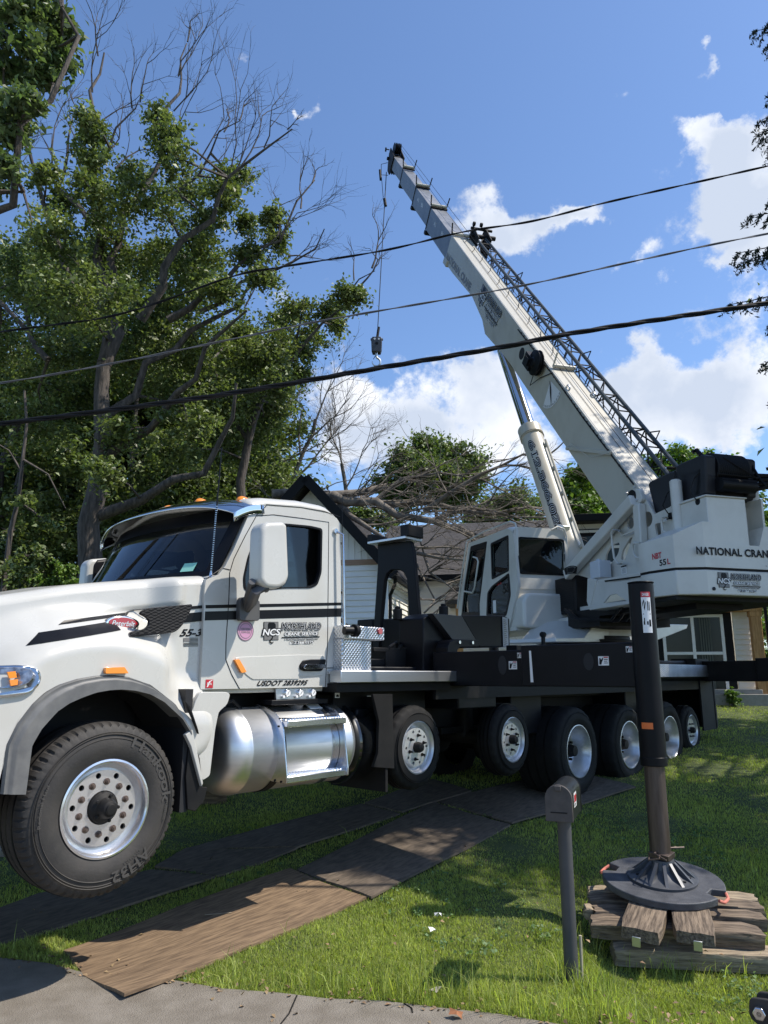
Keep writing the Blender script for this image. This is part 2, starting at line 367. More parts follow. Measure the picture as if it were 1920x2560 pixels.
def text2d(txt, offset=0.0, shear=0.0, spacing=1.0):     # returns verts (normalised: height 1) and faces
    key = (txt, offset, shear, spacing)
    if key in _tc: return _tc[key]
    cu = bpy.data.curves.new('t', 'FONT'); cu.body = txt; cu.size = 1.0; cu.offset = offset; cu.shear = shear; cu.space_character = spacing; cu.resolution_u = 4; cu.fill_mode = 'FRONT'
    ob = bpy.data.objects.new('t', cu); col.objects.link(ob); bpy.context.view_layer.update()
    me = bpy.data.meshes.new_from_object(ob.evaluated_get(bpy.context.evaluated_depsgraph_get()))
    vs = [(v.co.x, v.co.y) for v in me.vertices]; fs = [tuple(p.vertices) for p in me.polygons]
    bpy.data.objects.remove(ob); bpy.data.curves.remove(cu); bpy.data.meshes.remove(me)
    _tc[key] = (vs, fs); return _tc[key]
def lettering(mb, txt, fn, width, height, offset=.02, shear=0.0, lift=.003, spacing=1.0, sx=None, ref=None):
    # text fitted in a box width x height with its lower left corner at the origin of fn(x, y, lift)
    vs, fs = text2d(txt, offset, shear, spacing); rv = text2d(txt, ref if ref is not None else offset, shear, spacing)[0]
    x0 = min(v[0] for v in rv); x1 = max(v[0] for v in rv); y0 = min(v[1] for v in rv); y1 = max(v[1] for v in rv)
    kx, ky = width / (x1 - x0), height / (y1 - y0)
    mb.add([fn((v[0] - x0) * kx, (v[1] - y0) * ky, lift) for v in vs], fs)
    return mb

# ------------------------------------------------------------------ crane truck frame: (d rearward, w across, h up)
W0 = CAM + ray(250, 2023) * 4.61
TH = R_(42); UU = Vector((math.sin(TH), math.cos(TH), 0)); NN = Vector((-math.cos(TH), math.sin(TH), 0))
def S(px, py, w=0.0):
    p = hit(px, py, W0 + NN * w, NN); q = p - W0; return (q.dot(UU), w, p.z)
def SP2(pts, w=0.0): return [(S(x, y, w)[0], S(x, y, w)[2]) for x, y in pts]
def TW(d, w, h): q = W0 + UU * d + NN * w; return Vector((q.x, q.y, h))
def z1(x, y): return (x * .5787, 1200 + y * .5787)       # detail survey sheets
def z2(x, y): return (x * .5787, 1650 + y * .5787)
def z3(x, y): return (800 + x * .42194, 1250 + y * .42194)
def z4(x, y): return (1300 + x * .37372, 1100 + y * .37372)
def z5(x, y): return (800 + x * .67511, 1600 + y * .67511)
def z7(x, y): return (280 + x * .16878, 1500 + y * .16878)
def z8(x, y): return (x * .28933, 1400 + y * .28933)
def zd(x, y): return (560 + x * .19289, 1380 + y * .19289)
def zt(x, y): return (500 + x * .27125, 1700 + y * .27125)
def zw(x, y): return (330 + x * .23508, 1230 + y * .23508)
truck = empty('crane_truck', (W0.x, W0.y, 0), math.atan2(UU.y, UU.x), 'white conventional truck with grey and cream telescopic crane, raised on its outriggers beside the mailbox', 'crane truck')
CW_ = 1.24                                                  # centreline
def mir(w): return 2 * CW_ - w
# ---- chassis
b = MB()
for w in (.82, 1.66): b.box(-.9, 11.3, w - .05, w + .05, 1.28, 1.6)
for d in (.3, 1.6, 2.6, 4.0, 5.5, 7.0, 8.4, 9.8, 11): b.box(d - .06, d + .06, .87, 1.61, 1.3, 1.56)
b.box(-1.1, -.1, .85, 1.6, 1.0, 1.35); b.box(3.0, 11.0, .55, 1.95, 1.6, 1.72)
chassis = b.build('chassis_frame', BLACKD, truck, bevel=.01)
for d, h in ((.04, 1.08), (3.19, 1.23), (4.84, 1.2), (6.24, .98), (7.71, .96), (9.15, .97), (10.21, 1.02)):
    b = MB(); b.cyl((d, .3, h), (d, 2.2, h), .075, n=12); b.cyl((d, 1.05, h), (d, 1.45, h), .2, .2, n=14)
    for w in (.72, 1.76): b.box(d - .5, d + .5, w - .05, w + .05, h + .05, h + .12); b.cyl((d, w, h), (d + .02, w, h + .42), .1, n=12)
    b.build('axle', BLACKD, chassis)
b = MB(); b.box(2.35, 11.2, .45, 2.0, 1.72, 1.98); b.box(3.9, 4.6, .1, 2.35, 1.55, 1.8); b.box(5.2, 5.9, .3, 2.1, 1.2, 1.7)
b.box(2.5, 3.0, .2, .8, 1.05, 1.6); b.box(8.2, 8.9, .25, 2.2, 1.35, 1.75)
b.build('subframe', BLACK, chassis, bevel=.015)

# ---- wheels
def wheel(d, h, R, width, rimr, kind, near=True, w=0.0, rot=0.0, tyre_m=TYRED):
    sg = 1 if near else -1; face = w if near else mir(w)
    fn = lambda a, x, y: (d + x, face + sg * a, h + y)
    n = 336 if kind == 'front' else 96
    b = MB(); t = width
    prof = [(t - .03, rimr * .98), (t, rimr + .06), (t + .005, R - .1), (t - .03, R - .012)]
    prof += [(t - .1, R), (t * .5, R + .003), (.10, R), (.05, R - .004)]
    prof += [(.022, R - .02), (.010, R - .045), (-.004, R - .085), (-.016, R - .14), (-.012, rimr + .07), (-.002, rimr + .025), (.012, rimr + .005), (.03, rimr - .012)]
    prof = prof[::-1]
    nv = len(prof)
    vs = []
    for j, (a, r) in enumerate(prof):
        for i in range(n):
            rr = r; aa = a
            if r > R - .03 and .015 < a < t - .02:
                if kind == 'front':
                    k = i % 6
                    if k in (0, 1) and a < .055: rr = r - .012
                    if k == 3 and a < .04: rr = r - .004
                elif i % 4 == 0 and a < .06: rr = r - .010
            th = 2 * math.pi * i / n; vs.append(fn(aa, rr * math.cos(th), rr * math.sin(th)))
    fs = [(j * n + i, j * n + (i + 1) % n, (j + 1) * n + (i + 1) % n, (j + 1) * n + i) for j in range(nv - 1) for i in range(n)]
    b.add(vs, fs)
    # circumferential grooves
    o = b.build('wheel', tyre_m, truck, smooth=32)
    g = MB()
    for a in (t * .3, t * .5, t * .7):
        g.lathe([(a - .008, R - .01), (a - .008, R + .0035), (a + .008, R + .0035), (a + .008, R - .01)], fn, 64)
    g.build('tread_groove', DECAL, o)
    for rr in ((R - .075, R - .062, R - .10) if kind == 'front' else (R - .07,)):
        g = MB(); g.lathe([(-.008 if rr > R - .08 else -.0085, rr - .004), (-.012, rr), (-.006, rr + .004)], fn, 96); g.build('sidewall_rib', tyre_m, o)
    # rim
    b = MB()
    if kind in ('front', 'small'):
        disc = .045 if kind == 'front' else .018
        b.lathe([(.012, rimr + .006), (-.004, rimr + .012), (-.008, rimr), (.004, rimr - .012), (.035, rimr - .022), (disc + .03, rimr - .045), (disc, rimr - .06)], fn, 64)
        nh = 10; hr = (rimr - .085) if kind == 'front' else rimr - .085; hs = .018 if kind == 'front' else .02
        holes = [circ(hr * math.cos(2 * math.pi * (k + .5) / nh + rot), hr * math.sin(2 * math.pi * (k + .5) / nh + rot), hs if kind == 'front' else .014, 14) for k in range(nh)]
        hub = rimr * (.36 if kind == 'front' else .22)
        b.plate(circ(0, 0, rimr - .058, 64), holes + [circ(0, 0, hub, 32)], lambda x, y, a: fn(a, x, y), disc, disc + .02)
        b.lathe([(disc + .02, hub), (disc + .03, hub), (disc + .12, hub * .98)], fn, 32)
        b.lathe([(.2, rimr - .02), (.06, rimr - .03)], fn, 48)
        r = b.build('rim', RIM if kind == 'front' else RIM2, o, smooth=40)
        b = MB(); b.lathe([(disc + .06, rimr - .02), (disc + .06, 0.01)], fn, 32); b.build('rim_well', INTER, r)
        nn, nr = (10, rimr * .55) if kind == 'front' else (6, rimr * .47)
        for k in range(nn):
            t_ = 2 * math.pi * k / nn + rot; x, y = nr * math.cos(t_), nr * math.sin(t_)
            q = MB(); s_ = .0145 if kind == 'front' else .011; L = .03 if kind == 'front' else .04
            q.cyl(fn(disc, x, y), fn(disc - .006, x, y), s_ * 1.45, n=14); q.cyl(fn(disc - .004, x, y), fn(disc - L * .6, x, y), s_, n=6); q.cyl(fn(disc - L * .6, x, y), fn(disc - L, x, y), s_ * .62, n=10)
            q.build('lug_nut', BOLT if kind == 'front' else BLACKD, r)
        b = MB()
        if kind == 'front':
            b.lathe([(disc + .02, hub * .99), (.02, hub * .9), (-.0, hub * .62), (-.03, hub * .58), (-.055, hub * .45), (-.06, hub * .32), (-.07, hub * .3), (-.072, 0.001)], fn, 32)
            for k in range(5): t_ = 2 * math.pi * k / 5; b.cyl(fn(.0, hub * .76 * math.cos(t_), hub * .76 * math.sin(t_)), fn(-.014, hub * .76 * math.cos(t_), hub * .76 * math.sin(t_)), .012, n=6)
        else: b.lathe([(disc + .02, hub), (-.02, hub * .95), (-.05, hub * .7), (-.055, .001)], fn, 20)
        b.build('hub_cap', BLACKD, r, bevel=.003)
    else:                                                # deep dished dual wheel
        b.lathe([(.012, rimr + .006), (-.004, rimr + .010), (-.006, rimr), (.02, rimr - .02), (.10, rimr - .035), (.13, rimr - .05), (.19, rimr - .06), (.235, rimr - .09), (.25, .12)], fn, 64)
        r = b.build('rim', RIM2, o, smooth=50)
        b = MB()
        for k in range(10):
            t_ = 2 * math.pi * k / 10; x, y = .225 * math.cos(t_), .225 * math.sin(t_); b.cyl(fn(.243, x, y), fn(.236, x, y), .024, n=12)
        b.build('hand_holes', INTER, r)
        b = MB(); b.lathe([(.25, .085), (.12, .08), (.08, .065), (.05, .06), (.045, .001)], fn, 24)
        b.build('hub_cap', BLACKD, r)
        for k in range(8):
            t_ = 2 * math.pi * (k + .3) / 8; x, y = .108 * math.cos(t_), .108 * math.sin(t_)
            q = MB(); q.cyl(fn(.24, x, y), fn(.12, x, y), .017, n=6); q.build('lug_nut', BLACKD, r)
    return o
FR = 0.522
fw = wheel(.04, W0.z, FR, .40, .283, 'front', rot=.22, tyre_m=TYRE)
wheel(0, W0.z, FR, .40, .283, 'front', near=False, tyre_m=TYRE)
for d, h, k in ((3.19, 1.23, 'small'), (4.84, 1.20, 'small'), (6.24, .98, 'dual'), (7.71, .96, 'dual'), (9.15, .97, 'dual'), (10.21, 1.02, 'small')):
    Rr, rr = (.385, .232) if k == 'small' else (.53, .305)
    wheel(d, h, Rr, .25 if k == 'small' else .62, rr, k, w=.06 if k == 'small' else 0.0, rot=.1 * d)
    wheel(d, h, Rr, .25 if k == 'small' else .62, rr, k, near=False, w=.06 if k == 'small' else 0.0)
# raised lettering on the front tyre
def arc_text(txt, a_mid, r0, height, span, flip=False, m=TYREL):
    b = MB(); L = span
    def fn(x, y, l):
        if flip: a = a_mid + (x - L / 2) / r0; r = r0 - y + height / 2
        else: a = a_mid - (x - L / 2) / r0; r = r0 + y - height / 2
        return (.04 + r * math.cos(a), -.0185, W0.z + r * math.sin(a))
    lettering(b, txt, fn, L, height, offset=.015); b.build('tyre_lettering', m, fw, smooth=0, fixn=False)
arc_text('Hankook', R_(34), .415, .065, .52); arc_text('AH32', R_(-62), .42, .07, .28); arc_text('Regional Haul', R_(172), .42, .026, .24)
arc_text('425/65R22.5', R_(-58), .37, .02, .13); arc_text('TUBELESS', R_(-8), .42, .02, .12)

# ---- hood and fenders
top_px = [(-420, 1545), (-200, 1517), (0, 1492), (90, 1479), (174, 1466), (260, 1459), (347, 1453), (430, 1449), (498, 1446)]
top_dh = SP2(top_px, .40)
arch_px = [(4, 1925), (14, 1864), (40, 1812), (78, 1762), (110, 1732), (145, 1712), (192, 1697), (240, 1689), (280, 1687), (320, 1692), (376, 1712), (434, 1756), (474, 1819)]
arch = SP2(arch_px, .02)
def lerp(a, b, t): return a + (b - a) * t
def path_at(pts, t):
    ds = [0.0]
    for i in range(1, len(pts)): ds.append(ds[-1] + math.dist(pts[i], pts[i - 1]))
    s = t * ds[-1]
    for i in range(1, len(pts)):
        if s <= ds[i] + 1e-9:
            k = (s - ds[i - 1]) / max(1e-9, ds[i] - ds[i - 1]); return (lerp(pts[i - 1][0], pts[i][0], k), lerp(pts[i - 1][1], pts[i][1], k))
    return pts[-1]
def sstep(a, b, x): t = max(0, min(1, (x - a) / (b - a))); return t * t * (3 - 2 * t)
archfine = [path_at(arch, i / 60) for i in range(61)]
acx, acy = S(228, 2023, 0)[0], W0.z
def w_hood(d, h):
    r = min(math.dist((d, h), q) for q in archfine) if True else 0
    side = .30 + .10 * sstep(.2, -1.3, d) + .07 * max(0, h - 1.9)
    w = .018 + (side - .018) * sstep(.16, .50, r)
    if d > .35: w = lerp(w, .20, sstep(.40, .62, d) * sstep(1.55, 1.95, h))
    # raised band above the vent recess
    cr = crease(d)
    w -= .020 * sstep(cr - .035, cr + .0, h) * sstep(cr + .55, cr + .2, h) * sstep(-.9, -.2, d) * (1 - sstep(.58, .66, d))
    # front corner rolls inwards
    w += .55 * sstep(-.85, -1.5, d) ** 1.5
    return w
cra, crb = S(*z7(0, 120), .30), S(*z7(1150, 20), .30); crc = S(*z8(280, 560), .3)
def crease(d):
    if d < cra[0]: return cra[2] + (crc[2] - cra[2]) / (crc[0] - cra[0]) * (d - cra[0])
    return cra[2] + (crb[2] - cra[2]) / (crb[0] - cra[0]) * (d - cra[0])
dr = S(512, 1460, .22)[0]; dlow = S(512, 1700, .1)
def top_h(d):
    for i in range(1, len(top_dh)):
        if d <= top_dh[i][0]:
            a, c = top_dh[i - 1], top_dh[i]; return lerp(a[1], c[1], (d - a[0]) / (c[0] - a[0]))
    return top_dh[-1][1]
NV = 34
# side skin: from the arch up to the shoulder
botpath = [(-1.45, 1.12), (-1.2, 1.12), (-.95, 1.14), (arch[0][0] - .02, 1.20)] + archfine + [S(488, 1870, .02)[0::2], S(497, 1955, .02)[0::2]]
toppath = [(-1.45, top_h(-1.45) - .10)] + [(d, top_h(d) - .05) for d in np.linspace(-1.3, dr - .02, 22)] + [(dr + .003, 2.40), (dr + .004, 2.15), (dr + .004, 1.95), (dr, 1.85), (dr - .015, 1.72), (dr - .02, 1.62), (dr + .0, 1.50)]
NU = 110
def botf(u): return path_at(botpath, u)
def topf(u):
    # 0.72 of the run lies along the hood top
    if u < .70: d = lerp(-1.45, dr - .01, u / .70); return (d, top_h(d) - .06)
    return path_at([(dr - .01, top_h(dr - .01) - .06), (dr + .003, 2.40), (dr + .003, 1.9), (dr - .01, 1.70), (dr + .0, 1.50)], (u - .70) / .30)
def hoodside(sgn):
    def f(u, v):
        a, c = botf(u), topf(u); d = lerp(a[0], c[0], v); h = lerp(a[1], c[1], v); w = w_hood(d, h)
        return (d, w if sgn > 0 else mir(w), h)
    return f
hood = MB(); hood.grid(hoodside(1), NU, NV); hood.grid(hoodside(-1), NU, NV)
def hoodtop(u, v):
    d = lerp(-1.45, dr - .01, u); wl = w_hood(d, top_h(d) - .06); q = v * 2 if v <= .5 else (1 - v) * 2
    x = sstep(0, 1, q) if False else q
    ang = min(1, x / .22) * math.pi / 2; r1 = .11
    w = wl + r1 * (1 - math.cos(ang)) + max(0, (x - .22) / .78) * (CW_ - wl - r1)
    h = top_h(d) - .06 + .075 * math.sin(ang) + .03 * sstep(.22, 1, x)
    return (d, w if v <= .5 else mir(w), h)
hood.grid(hoodtop, 60, 44)
def nose(u, v):
    a = hoodtop(0, u); return (a[0] - .03 * math.sin(v * math.pi), a[1], lerp(a[2], 1.15, v))
hood.grid(nose, 30, 8)
hood_o = hood.build('hood', WHITE, truck, smooth=50)
b = MB()                                                 # dark lining inside the wheel arches
for sg in (1, -1):
    cc = [(lerp(acx, q[0], .965), lerp(acy, q[1], .965)) for q in archfine]
    b.grid(lambda u, v: (path_at(cc, u)[0], (lambda w: w if sg > 0 else mir(w))(.03 + .55 * v), path_at(cc, u)[1]), 40, 2)
b.box(.60, .66, .04, .7, .98, 1.8); b.box(-.95, -.72, .1, .7, 1.12, 1.6)
b.box(-1.45, .75, .7, 1.78, 1.15, 1.9)
b.build('wheel_well_liner', INTER, hood_o)
for sg in (1, -1):                                        # grey flare
    b = MB()
    inner = SP2([(60, 1985), (76, 1863), (100, 1822), (139, 1779), (170, 1758), (202, 1744), (235, 1732), (269, 1726), (300, 1724), (333, 1727), (370, 1736), (405, 1755), (451, 1798), (474, 1836)], .02)
    out_ = SP2([(0, 1985), (14, 1864), (40, 1812), (78, 1762), (110, 1734), (145, 1712), (192, 1697), (240, 1689), (280, 1687), (320, 1692), (350, 1702), (376, 1713), (434, 1757), (472, 1820)], .02)
    def ff(u, v):
        o_, i_ = path_at(out_, u), path_at(inner, u); t = min(1, v / .8); w = -.012 + .0 * t + (.018 * (1 - t) if t < .3 else 0)
        if v < .12: w = .02 - .032 * v / .12
        if v > .8: w = -.012 + .14 * (v - .8) / .2
        return (lerp(o_[0], i_[0], t), w if sg > 0 else mir(w), lerp(o_[1], i_[1], t))
    b.grid(ff, 60, 14); b.build('fender_flare', FLARE, hood_o, smooth=50)
b = MB()
mf = SP2([z2(795, 175), z2(830, 250), z2(858, 320), z2(850, 290), z2(820, 200)], .0)
b.plate(mf, [], lambda x, y, t: (x, t, y), -.01, .02)
mf = SP2([z2(795, 320), z2(835, 420), z2(848, 545), z2(868, 545), z2(855, 600), z2(815, 648), z2(782, 640), z2(775, 500)], .1)
b.plate(mf, [], lambda x, y, t: (x, t, y), .02, .06); b.build('fender_mudflap', BLACKD, hood_o, bevel=.004)
# the white lip behind the arch and lower cowl step panel
b = MB()
p = SP2([z2(792, 322), z2(822, 300), z2(850, 430), z2(868, 530), z2(862, 545), z2(838, 455), z2(815, 370)], .02); b.plate(p, [], lambda x, y, t: (x, t, y), -.008, .03)
p = SP2([z2(862, 138), z2(975, 138), z2(990, 148), z2(978, 190), z2(940, 225), z2(925, 300), z2(902, 500), z2(868, 522), z2(848, 420), z2(828, 330), z2(815, 260), z2(838, 180)], .06)
b.plate(rnd(p, .02, 3), [], lambda x, y, t: (x, t, y), .045, .09); b.build('lower_cowl_panel', WHITE, hood_o, bevel=.012, seg=3)
# decals that follow the hood side
def on_hood(fnpts, name, m, w_ref=.30, lift=.006, nu=40, nv=6, parent=hood_o):
    b = MB()
    for (lo, hi) in fnpts:
        lo = SP2(lo, w_ref); hi = SP2(hi, w_ref)
        b.grid(lambda u, v: (lambda a, c: (lerp(a[0], c[0], v), w_hood(lerp(a[0], c[0], v), lerp(a[1], c[1], v)) - lift, lerp(a[1], c[1], v)))(path_at(lo, u), path_at(hi, u)), nu, nv)
    return b.build(name, m, parent, smooth=60)
on_hood([([z8(120, 745), z8(940, 612)], [z8(262, 632), z8(930, 530)])], 'stripe', DECAL)
on_hood([([z8(442, 567), z8(1100, 475)], [z8(505, 527), z8(1130, 448)])], 'stripe', DECAL, nu=40)
on_hood([([z7(980, 153), z7(1362, 122)], [z7(1000, 108), z7(1365, 77)]), ([z7(880, 353), z7(1358, 308)], [z7(960, 212), z7(1362, 172)])], 'stripe', DECAL, nu=16, nv=3, w_ref=.26)
# vent
vp = [z7(50, 560), z7(75, 500), z7(200, 470), z7(300, 440), z7(355, 385), z7(350, 310), z7(300, 265), z7(215, 225), z7(250, 180), z7(350, 145), z7(1000, 80), z7(960, 190), z7(880, 340), z7(800, 440), z7(720, 495)]
vdh = rnd(SP2(vp, .27), .02, 2)
b = MB(); vmin = min(w_hood(x, y) for x, y in vdh); b.plate(vdh, [], lambda x, y, t: (x, min(w_hood(x, y), vmin + .012) - .004 + t, y), -.006, .02)
m_v = mat('vent_black', (.006,.006,.007), .6, spec=.2)
vent = b.build('side_vent', m_v, hood_o, bevel=.003)
def vw_(x, y): return min(w_hood(x, y), vmin + .012) - .012
vd0, vd1, vh0, vh1 = min(p[0] for p in vdh), max(p[0] for p in vdh), min(p[1] for p in vdh), max(p[1] for p in vdh); vs_l = (crb[2] - cra[2]) / (crb[0] - cra[0])
def pin(x, y):
    c_ = False
    for i in range(len(vdh)):
        (xa, ya), (xb, yb) = vdh[i], vdh[i - 1]
        if (ya > y) != (yb > y) and x < (xb - xa) * (y - ya) / (yb - ya) + xa: c_ = not c_
    return c_
b = MB(); k = 0; z_ = vh0 - .1
while z_ < vh1 + .1:
    run = []
    for i in range(int((vd1 - vd0) / .006)):
        x = vd0 + .006 * i; y = z_ + (x - vd0) * vs_l * .6 + .0035 * math.sin(x / .030 * math.pi + k * math.pi)
        if pin(x, y): run.append((x, vw_(x, y), y))
        else:
            if len(run) > 3: b.tube(run, .0011, 4)
            run = []
    if len(run) > 3: b.tube(run, .0011, 4)
    k += 1; z_ += .0115
b.build('vent_lattice', PLAST, vent, smooth=0, fixn=False)
b = MB(); b.tube([(x, w_hood(x, y) - .007, y) for x, y in vdh], .0035, 6, closed=True); b.build('vent_rim', PLAST, vent)
# oval badge
ec = S(*z8(1010, 552), .27); ex = (S(*z8(1140, 552), .27)[0] - S(*z8(885, 552), .27)[0]) / 2; ey = (S(*z8(1010, 500), .27)[2] - S(*z8(1010, 606), .27)[2]) / 2
we = w_hood(ec[0], ec[2]) - .004
b = MB(); b.plate(circ(ec[0], ec[2], ex * 1.14, 40, ey * 1.2), [], lambda x, y, t: (x, t, y), we - .022, we + .02); badge = b.build('badge', CHROME, hood_o, bevel=.006, seg=3)
b = MB(); b.plate(circ(ec[0], ec[2], ex * .97, 40, ey * .95), [], lambda x, y, t: (x, t, y), we - .026, we - .02); b.build('badge_enamel', REDL, badge, bevel=.002)
b = MB(); lettering(b, 'Peterbilt', lambda x, y, l: (ec[0] - ex * .78 + x, we - .0275, ec[2] - ey * .42 + y), ex * 1.56, ey * .8, offset=0, shear=.35); b.build('badge_script', CHROME, badge, smooth=0, fixn=False)
# unit number and flag
def quadmap(tl_, tr_, bl_, w, lift=.0):
    a, b_, c = Vector(S(*tl_, w)), Vector(S(*tr_, w)), Vector(S(*bl_, w))
    W, H = (b_ - a).length, (a - c).length; ux, uy = (b_ - a) / W, (a - c) / H
    return (lambda x, y, l: c + ux * x + uy * y + Vector((0, -l - lift, 0))), W, H
fnu, W_, H_ = quadmap(z7(995, 432), z7(1330, 430), z7(970, 545), .22)
def hug(fn): return lambda x, y, l: (lambda p: (p.x, w_hood(p.x, p.z) - l, p.z))(fn(x, y, 0))
b = MB(); lettering(b, '55-3', hug(fnu), W_ * .98, H_, offset=.035, shear=.25, lift=.003); b.build('unit_number', DECAL, hood_o, smooth=0, fixn=False)
fnu, W_, H_ = quadmap(z7(1032, 562), z7(1250, 560), z7(1032, 690), .22); hf = hug(fnu)
b = MB()
def hq(x0, x1, y0, y1, l=.003): b.grid(lambda u, v: hf(lerp(x0, x1, u), lerp(y0, y1, v), l), 6, 1)
for k in range(7):
    y1 = H_ * (1 - (2 * k) / 13); hq(0 if k > 3 else W_ * .42, W_, y1 - H_ / 13, y1)
hq(0, W_ * .01, 0, H_)
b.build('flag_decal', DECAL, hood_o, smooth=0)
b = MB(); b.grid(lambda u, v: hf(lerp(0, W_ * .41, u), lerp(H_ * 7 / 13, H_, v), .003), 6, 1); b.build('flag_canton', DECALG, hood_o, smooth=0)
# marker lamp on the fender
b = MB(); p = SP2([z8(885, 930), z8(1050, 925), z8(1085, 980), z8(885, 982)], .03)
b.plate(rnd(p, .008, 3), [], lambda x, y, t: (x, w_hood(x, y) + t, y), -.03, .02); b.build('marker_lamp', AMBER, hood_o, bevel=.008, seg=3)
# headlight
def hl_fn(off): return lambda x, y, t: (x, w_hood(x, y) + off + t, y)
p = rnd(SP2([(-230, 1668), (40, 1662), (78, 1672), (86, 1690), (80, 1715), (52, 1735), (-20, 1745), (-230, 1752)], .10), .03, 4)
b = MB(); b.plate(p, [], hl_fn(0), -.035, .03); hl = b.build('headlight', ALU, hood_o, bevel=.02, seg=3)
p = rnd(SP2([(-190, 1674), (30, 1668), (60, 1674), (62, 1692), (50, 1708), (20, 1718), (-190, 1732)], .10), .02, 4)
b = MB(); b.plate(p, [], hl_fn(0), -.042, -.02); b.build('headlight_lens', LENS, hl, bevel=.005)
for q in ([(5, 1680), (22, 1678), (22, 1694), (5, 1696)], [(5, 1700), (24, 1698), (22, 1712), (5, 1715)]):
    b = MB(); b.plate(SP2(q, .10), [], hl_fn(0), -.046, -.03); b.build('turn_signal', AMBER, hl, bevel=.002)
p = rnd(SP2([(-230, 1668), (40, 1662), (78, 1672), (86, 1690), (80, 1715), (52, 1735), (-20, 1745), (-230, 1752)], .10), .03, 4)
b = MB(); b.plate([(x, y) for x, y in p], [], lambda x, y, t: (x, mir(w_hood(x, y)) + t, y), -.02, .035); b.build('headlight', ALU, hood_o, bevel=.02)
b = MB()                                                 # bumper and grille at the nose
b.box(-1.66, -1.46, .05, 2.43, .84, 1.16); b.build('bumper', CHROME, truck, bevel=.05, seg=4)
b = MB(); b.box(-1.56, -1.40, .75, 1.73, 1.25, 2.22)
g = b.build('grille', CHROME, hood_o, bevel=.03, seg=3); b = MB()
for k in range(16): b.box(-1.575, -1.55, .80 + k * .056, .83 + k * .056, 1.3, 2.16)
b.build('grille_bars', BLACK, g)

# ---- cab
CWN = .17
ofn = lambda x, y, t: (x, t, y)
outl = [z1(865, 905), z1(1460, 893), z1(1472, 700), z1(1474, 400), z1(1470, 190), z1(1455, 165), z1(1420, 145), z1(1300, 122), z1(1150, 112), z1(1085, 118), z1(1075, 150), z1(1010, 300), z1(975, 370), z1(945, 410), z1(890, 430), z1(884, 470), z1(876, 700)]
cab_out = SP2(outl, CWN)
winp = rnd(SP2([z1(1052, 470), z1(1050, 420), z1(1070, 330), z1(1110, 235), z1(1175, 192), z1(1235, 188), z1(1340, 198), z1(1392, 210), z1(1388, 400), z1(1370, 455), z1(1340, 468), z1(1230, 468), z1(1110, 478), z1(1075, 486)], CWN), .03, 3)
dmax = max(p[0] for p in cab_out); hroof = max(p[1] for p in cab_out)
b = MB()
b.plate(cab_out, [winp], ofn, CWN, CWN + .05)
b.plate(cab_out, [winp], lambda x, y, t: (x, mir(t), y), CWN, CWN + .05)
cab = b.build('cab', WHITE, truck, bevel=.012, seg=3)
# roof: from the side's top edge over a crown
topedge = [cab_out[i] for i in (10, 9, 8, 7, 6, 5, 4)]
windbase = SP2([z1(945, 410)], CWN)[0]; windtop = SP2([z1(1085, 118)], CWN)[0]
def roof(u, v):
    d, h = path_at(topedge, u); q = min(v, 1 - v) * 2
    r = .12; a = min(1, q / .2) * math.pi / 2
    w = CWN + r * (1 - math.cos(a)) + max(0, (q - .2) / .8) * (CW_ - CWN - r)
    crown = .085 * math.sin(a) * sstep(1.0, .8, u) + .045 * sstep(.2, 1, q) * sstep(1.02, .8, u)
    fwd = .20 * sstep(0, 1, q) * (1 - u)
    return (d - fwd, w if v <= .5 else mir(w), h + crown)
b = MB(); b.grid(roof, 24, 40); b.build('roof', WHITE, cab, smooth=55, solid=.03)
b = MB()
b.box(dmax - .04, dmax - .005, CWN + .03, mir(CWN + .03), 1.75, cab_out[3][1] - .0); b.box(dmax - .04, dmax - .005, CWN + .03, CWN + .5, cab_out[3][1] - .05, hroof - .08)
b.box(dmax - .04, dmax - .005, mir(CWN + .5), mir(CWN + .03), cab_out[3][1] - .05, hroof - .08); b.box(dmax - .04, dmax - .006, CWN + .4, mir(CWN + .4), hroof - .2, hroof - .02)
b.box(.7, dmax - .05, CWN + .06, mir(CWN + .06), 1.76, 1.82)
b.build('rear_wall', WHITE, cab, bevel=.008)
# windshield, curved forwards at the middle
def shield(inset):
    def f(u, v):
        q = u * 2 - 1; w = CW_ + q * (CW_ - CWN - .02 - inset * 1.3); t = inset * 1.0 + v * (1 - 2.0 * inset)
        d = lerp(windbase[0], windtop[0], t); h = lerp(windbase[1] + .0, windtop[1], t); bow = (1 - abs(q) ** 2.4)
        return (d - bow * lerp(.30, .20, t) - .002, w, h - bow * .02 * (1 - t))
    return f
b = MB(); b.grid(shield(0.0), 30, 12); ws = b.build('windshield', GLW, cab, smooth=60)
b = MB()                                                 # black ceramic border
f0 = shield(0)
for (u0, u1, v0, v1) in ((0, .045, 0, 1), (.955, 1, 0, 1), (0, 1, .80, 1.0), (0, 1, 0, .07)):
    b.grid(lambda u, v: (lambda p: (p[0] - .004, p[1], p[2]))(f0(lerp(u0, u1, u), lerp(v0, v1, v))), 30, 4)
b.build('windshield_border', DECAL, ws, smooth=60)
b = MB(); b.cyl((windbase[0] - .22, CW_ - .1, windbase[1] + .02), (windbase[0] - .05, CW_ + .45, windbase[1] + .12), .008, n=6); b.cyl((windbase[0] - .1, CW_ - .85, windbase[1] + .02), (windbase[0] - .10, CW_ - .3, windbase[1] + .11), .008, n=6); b.build('wiper', BLACK, ws)
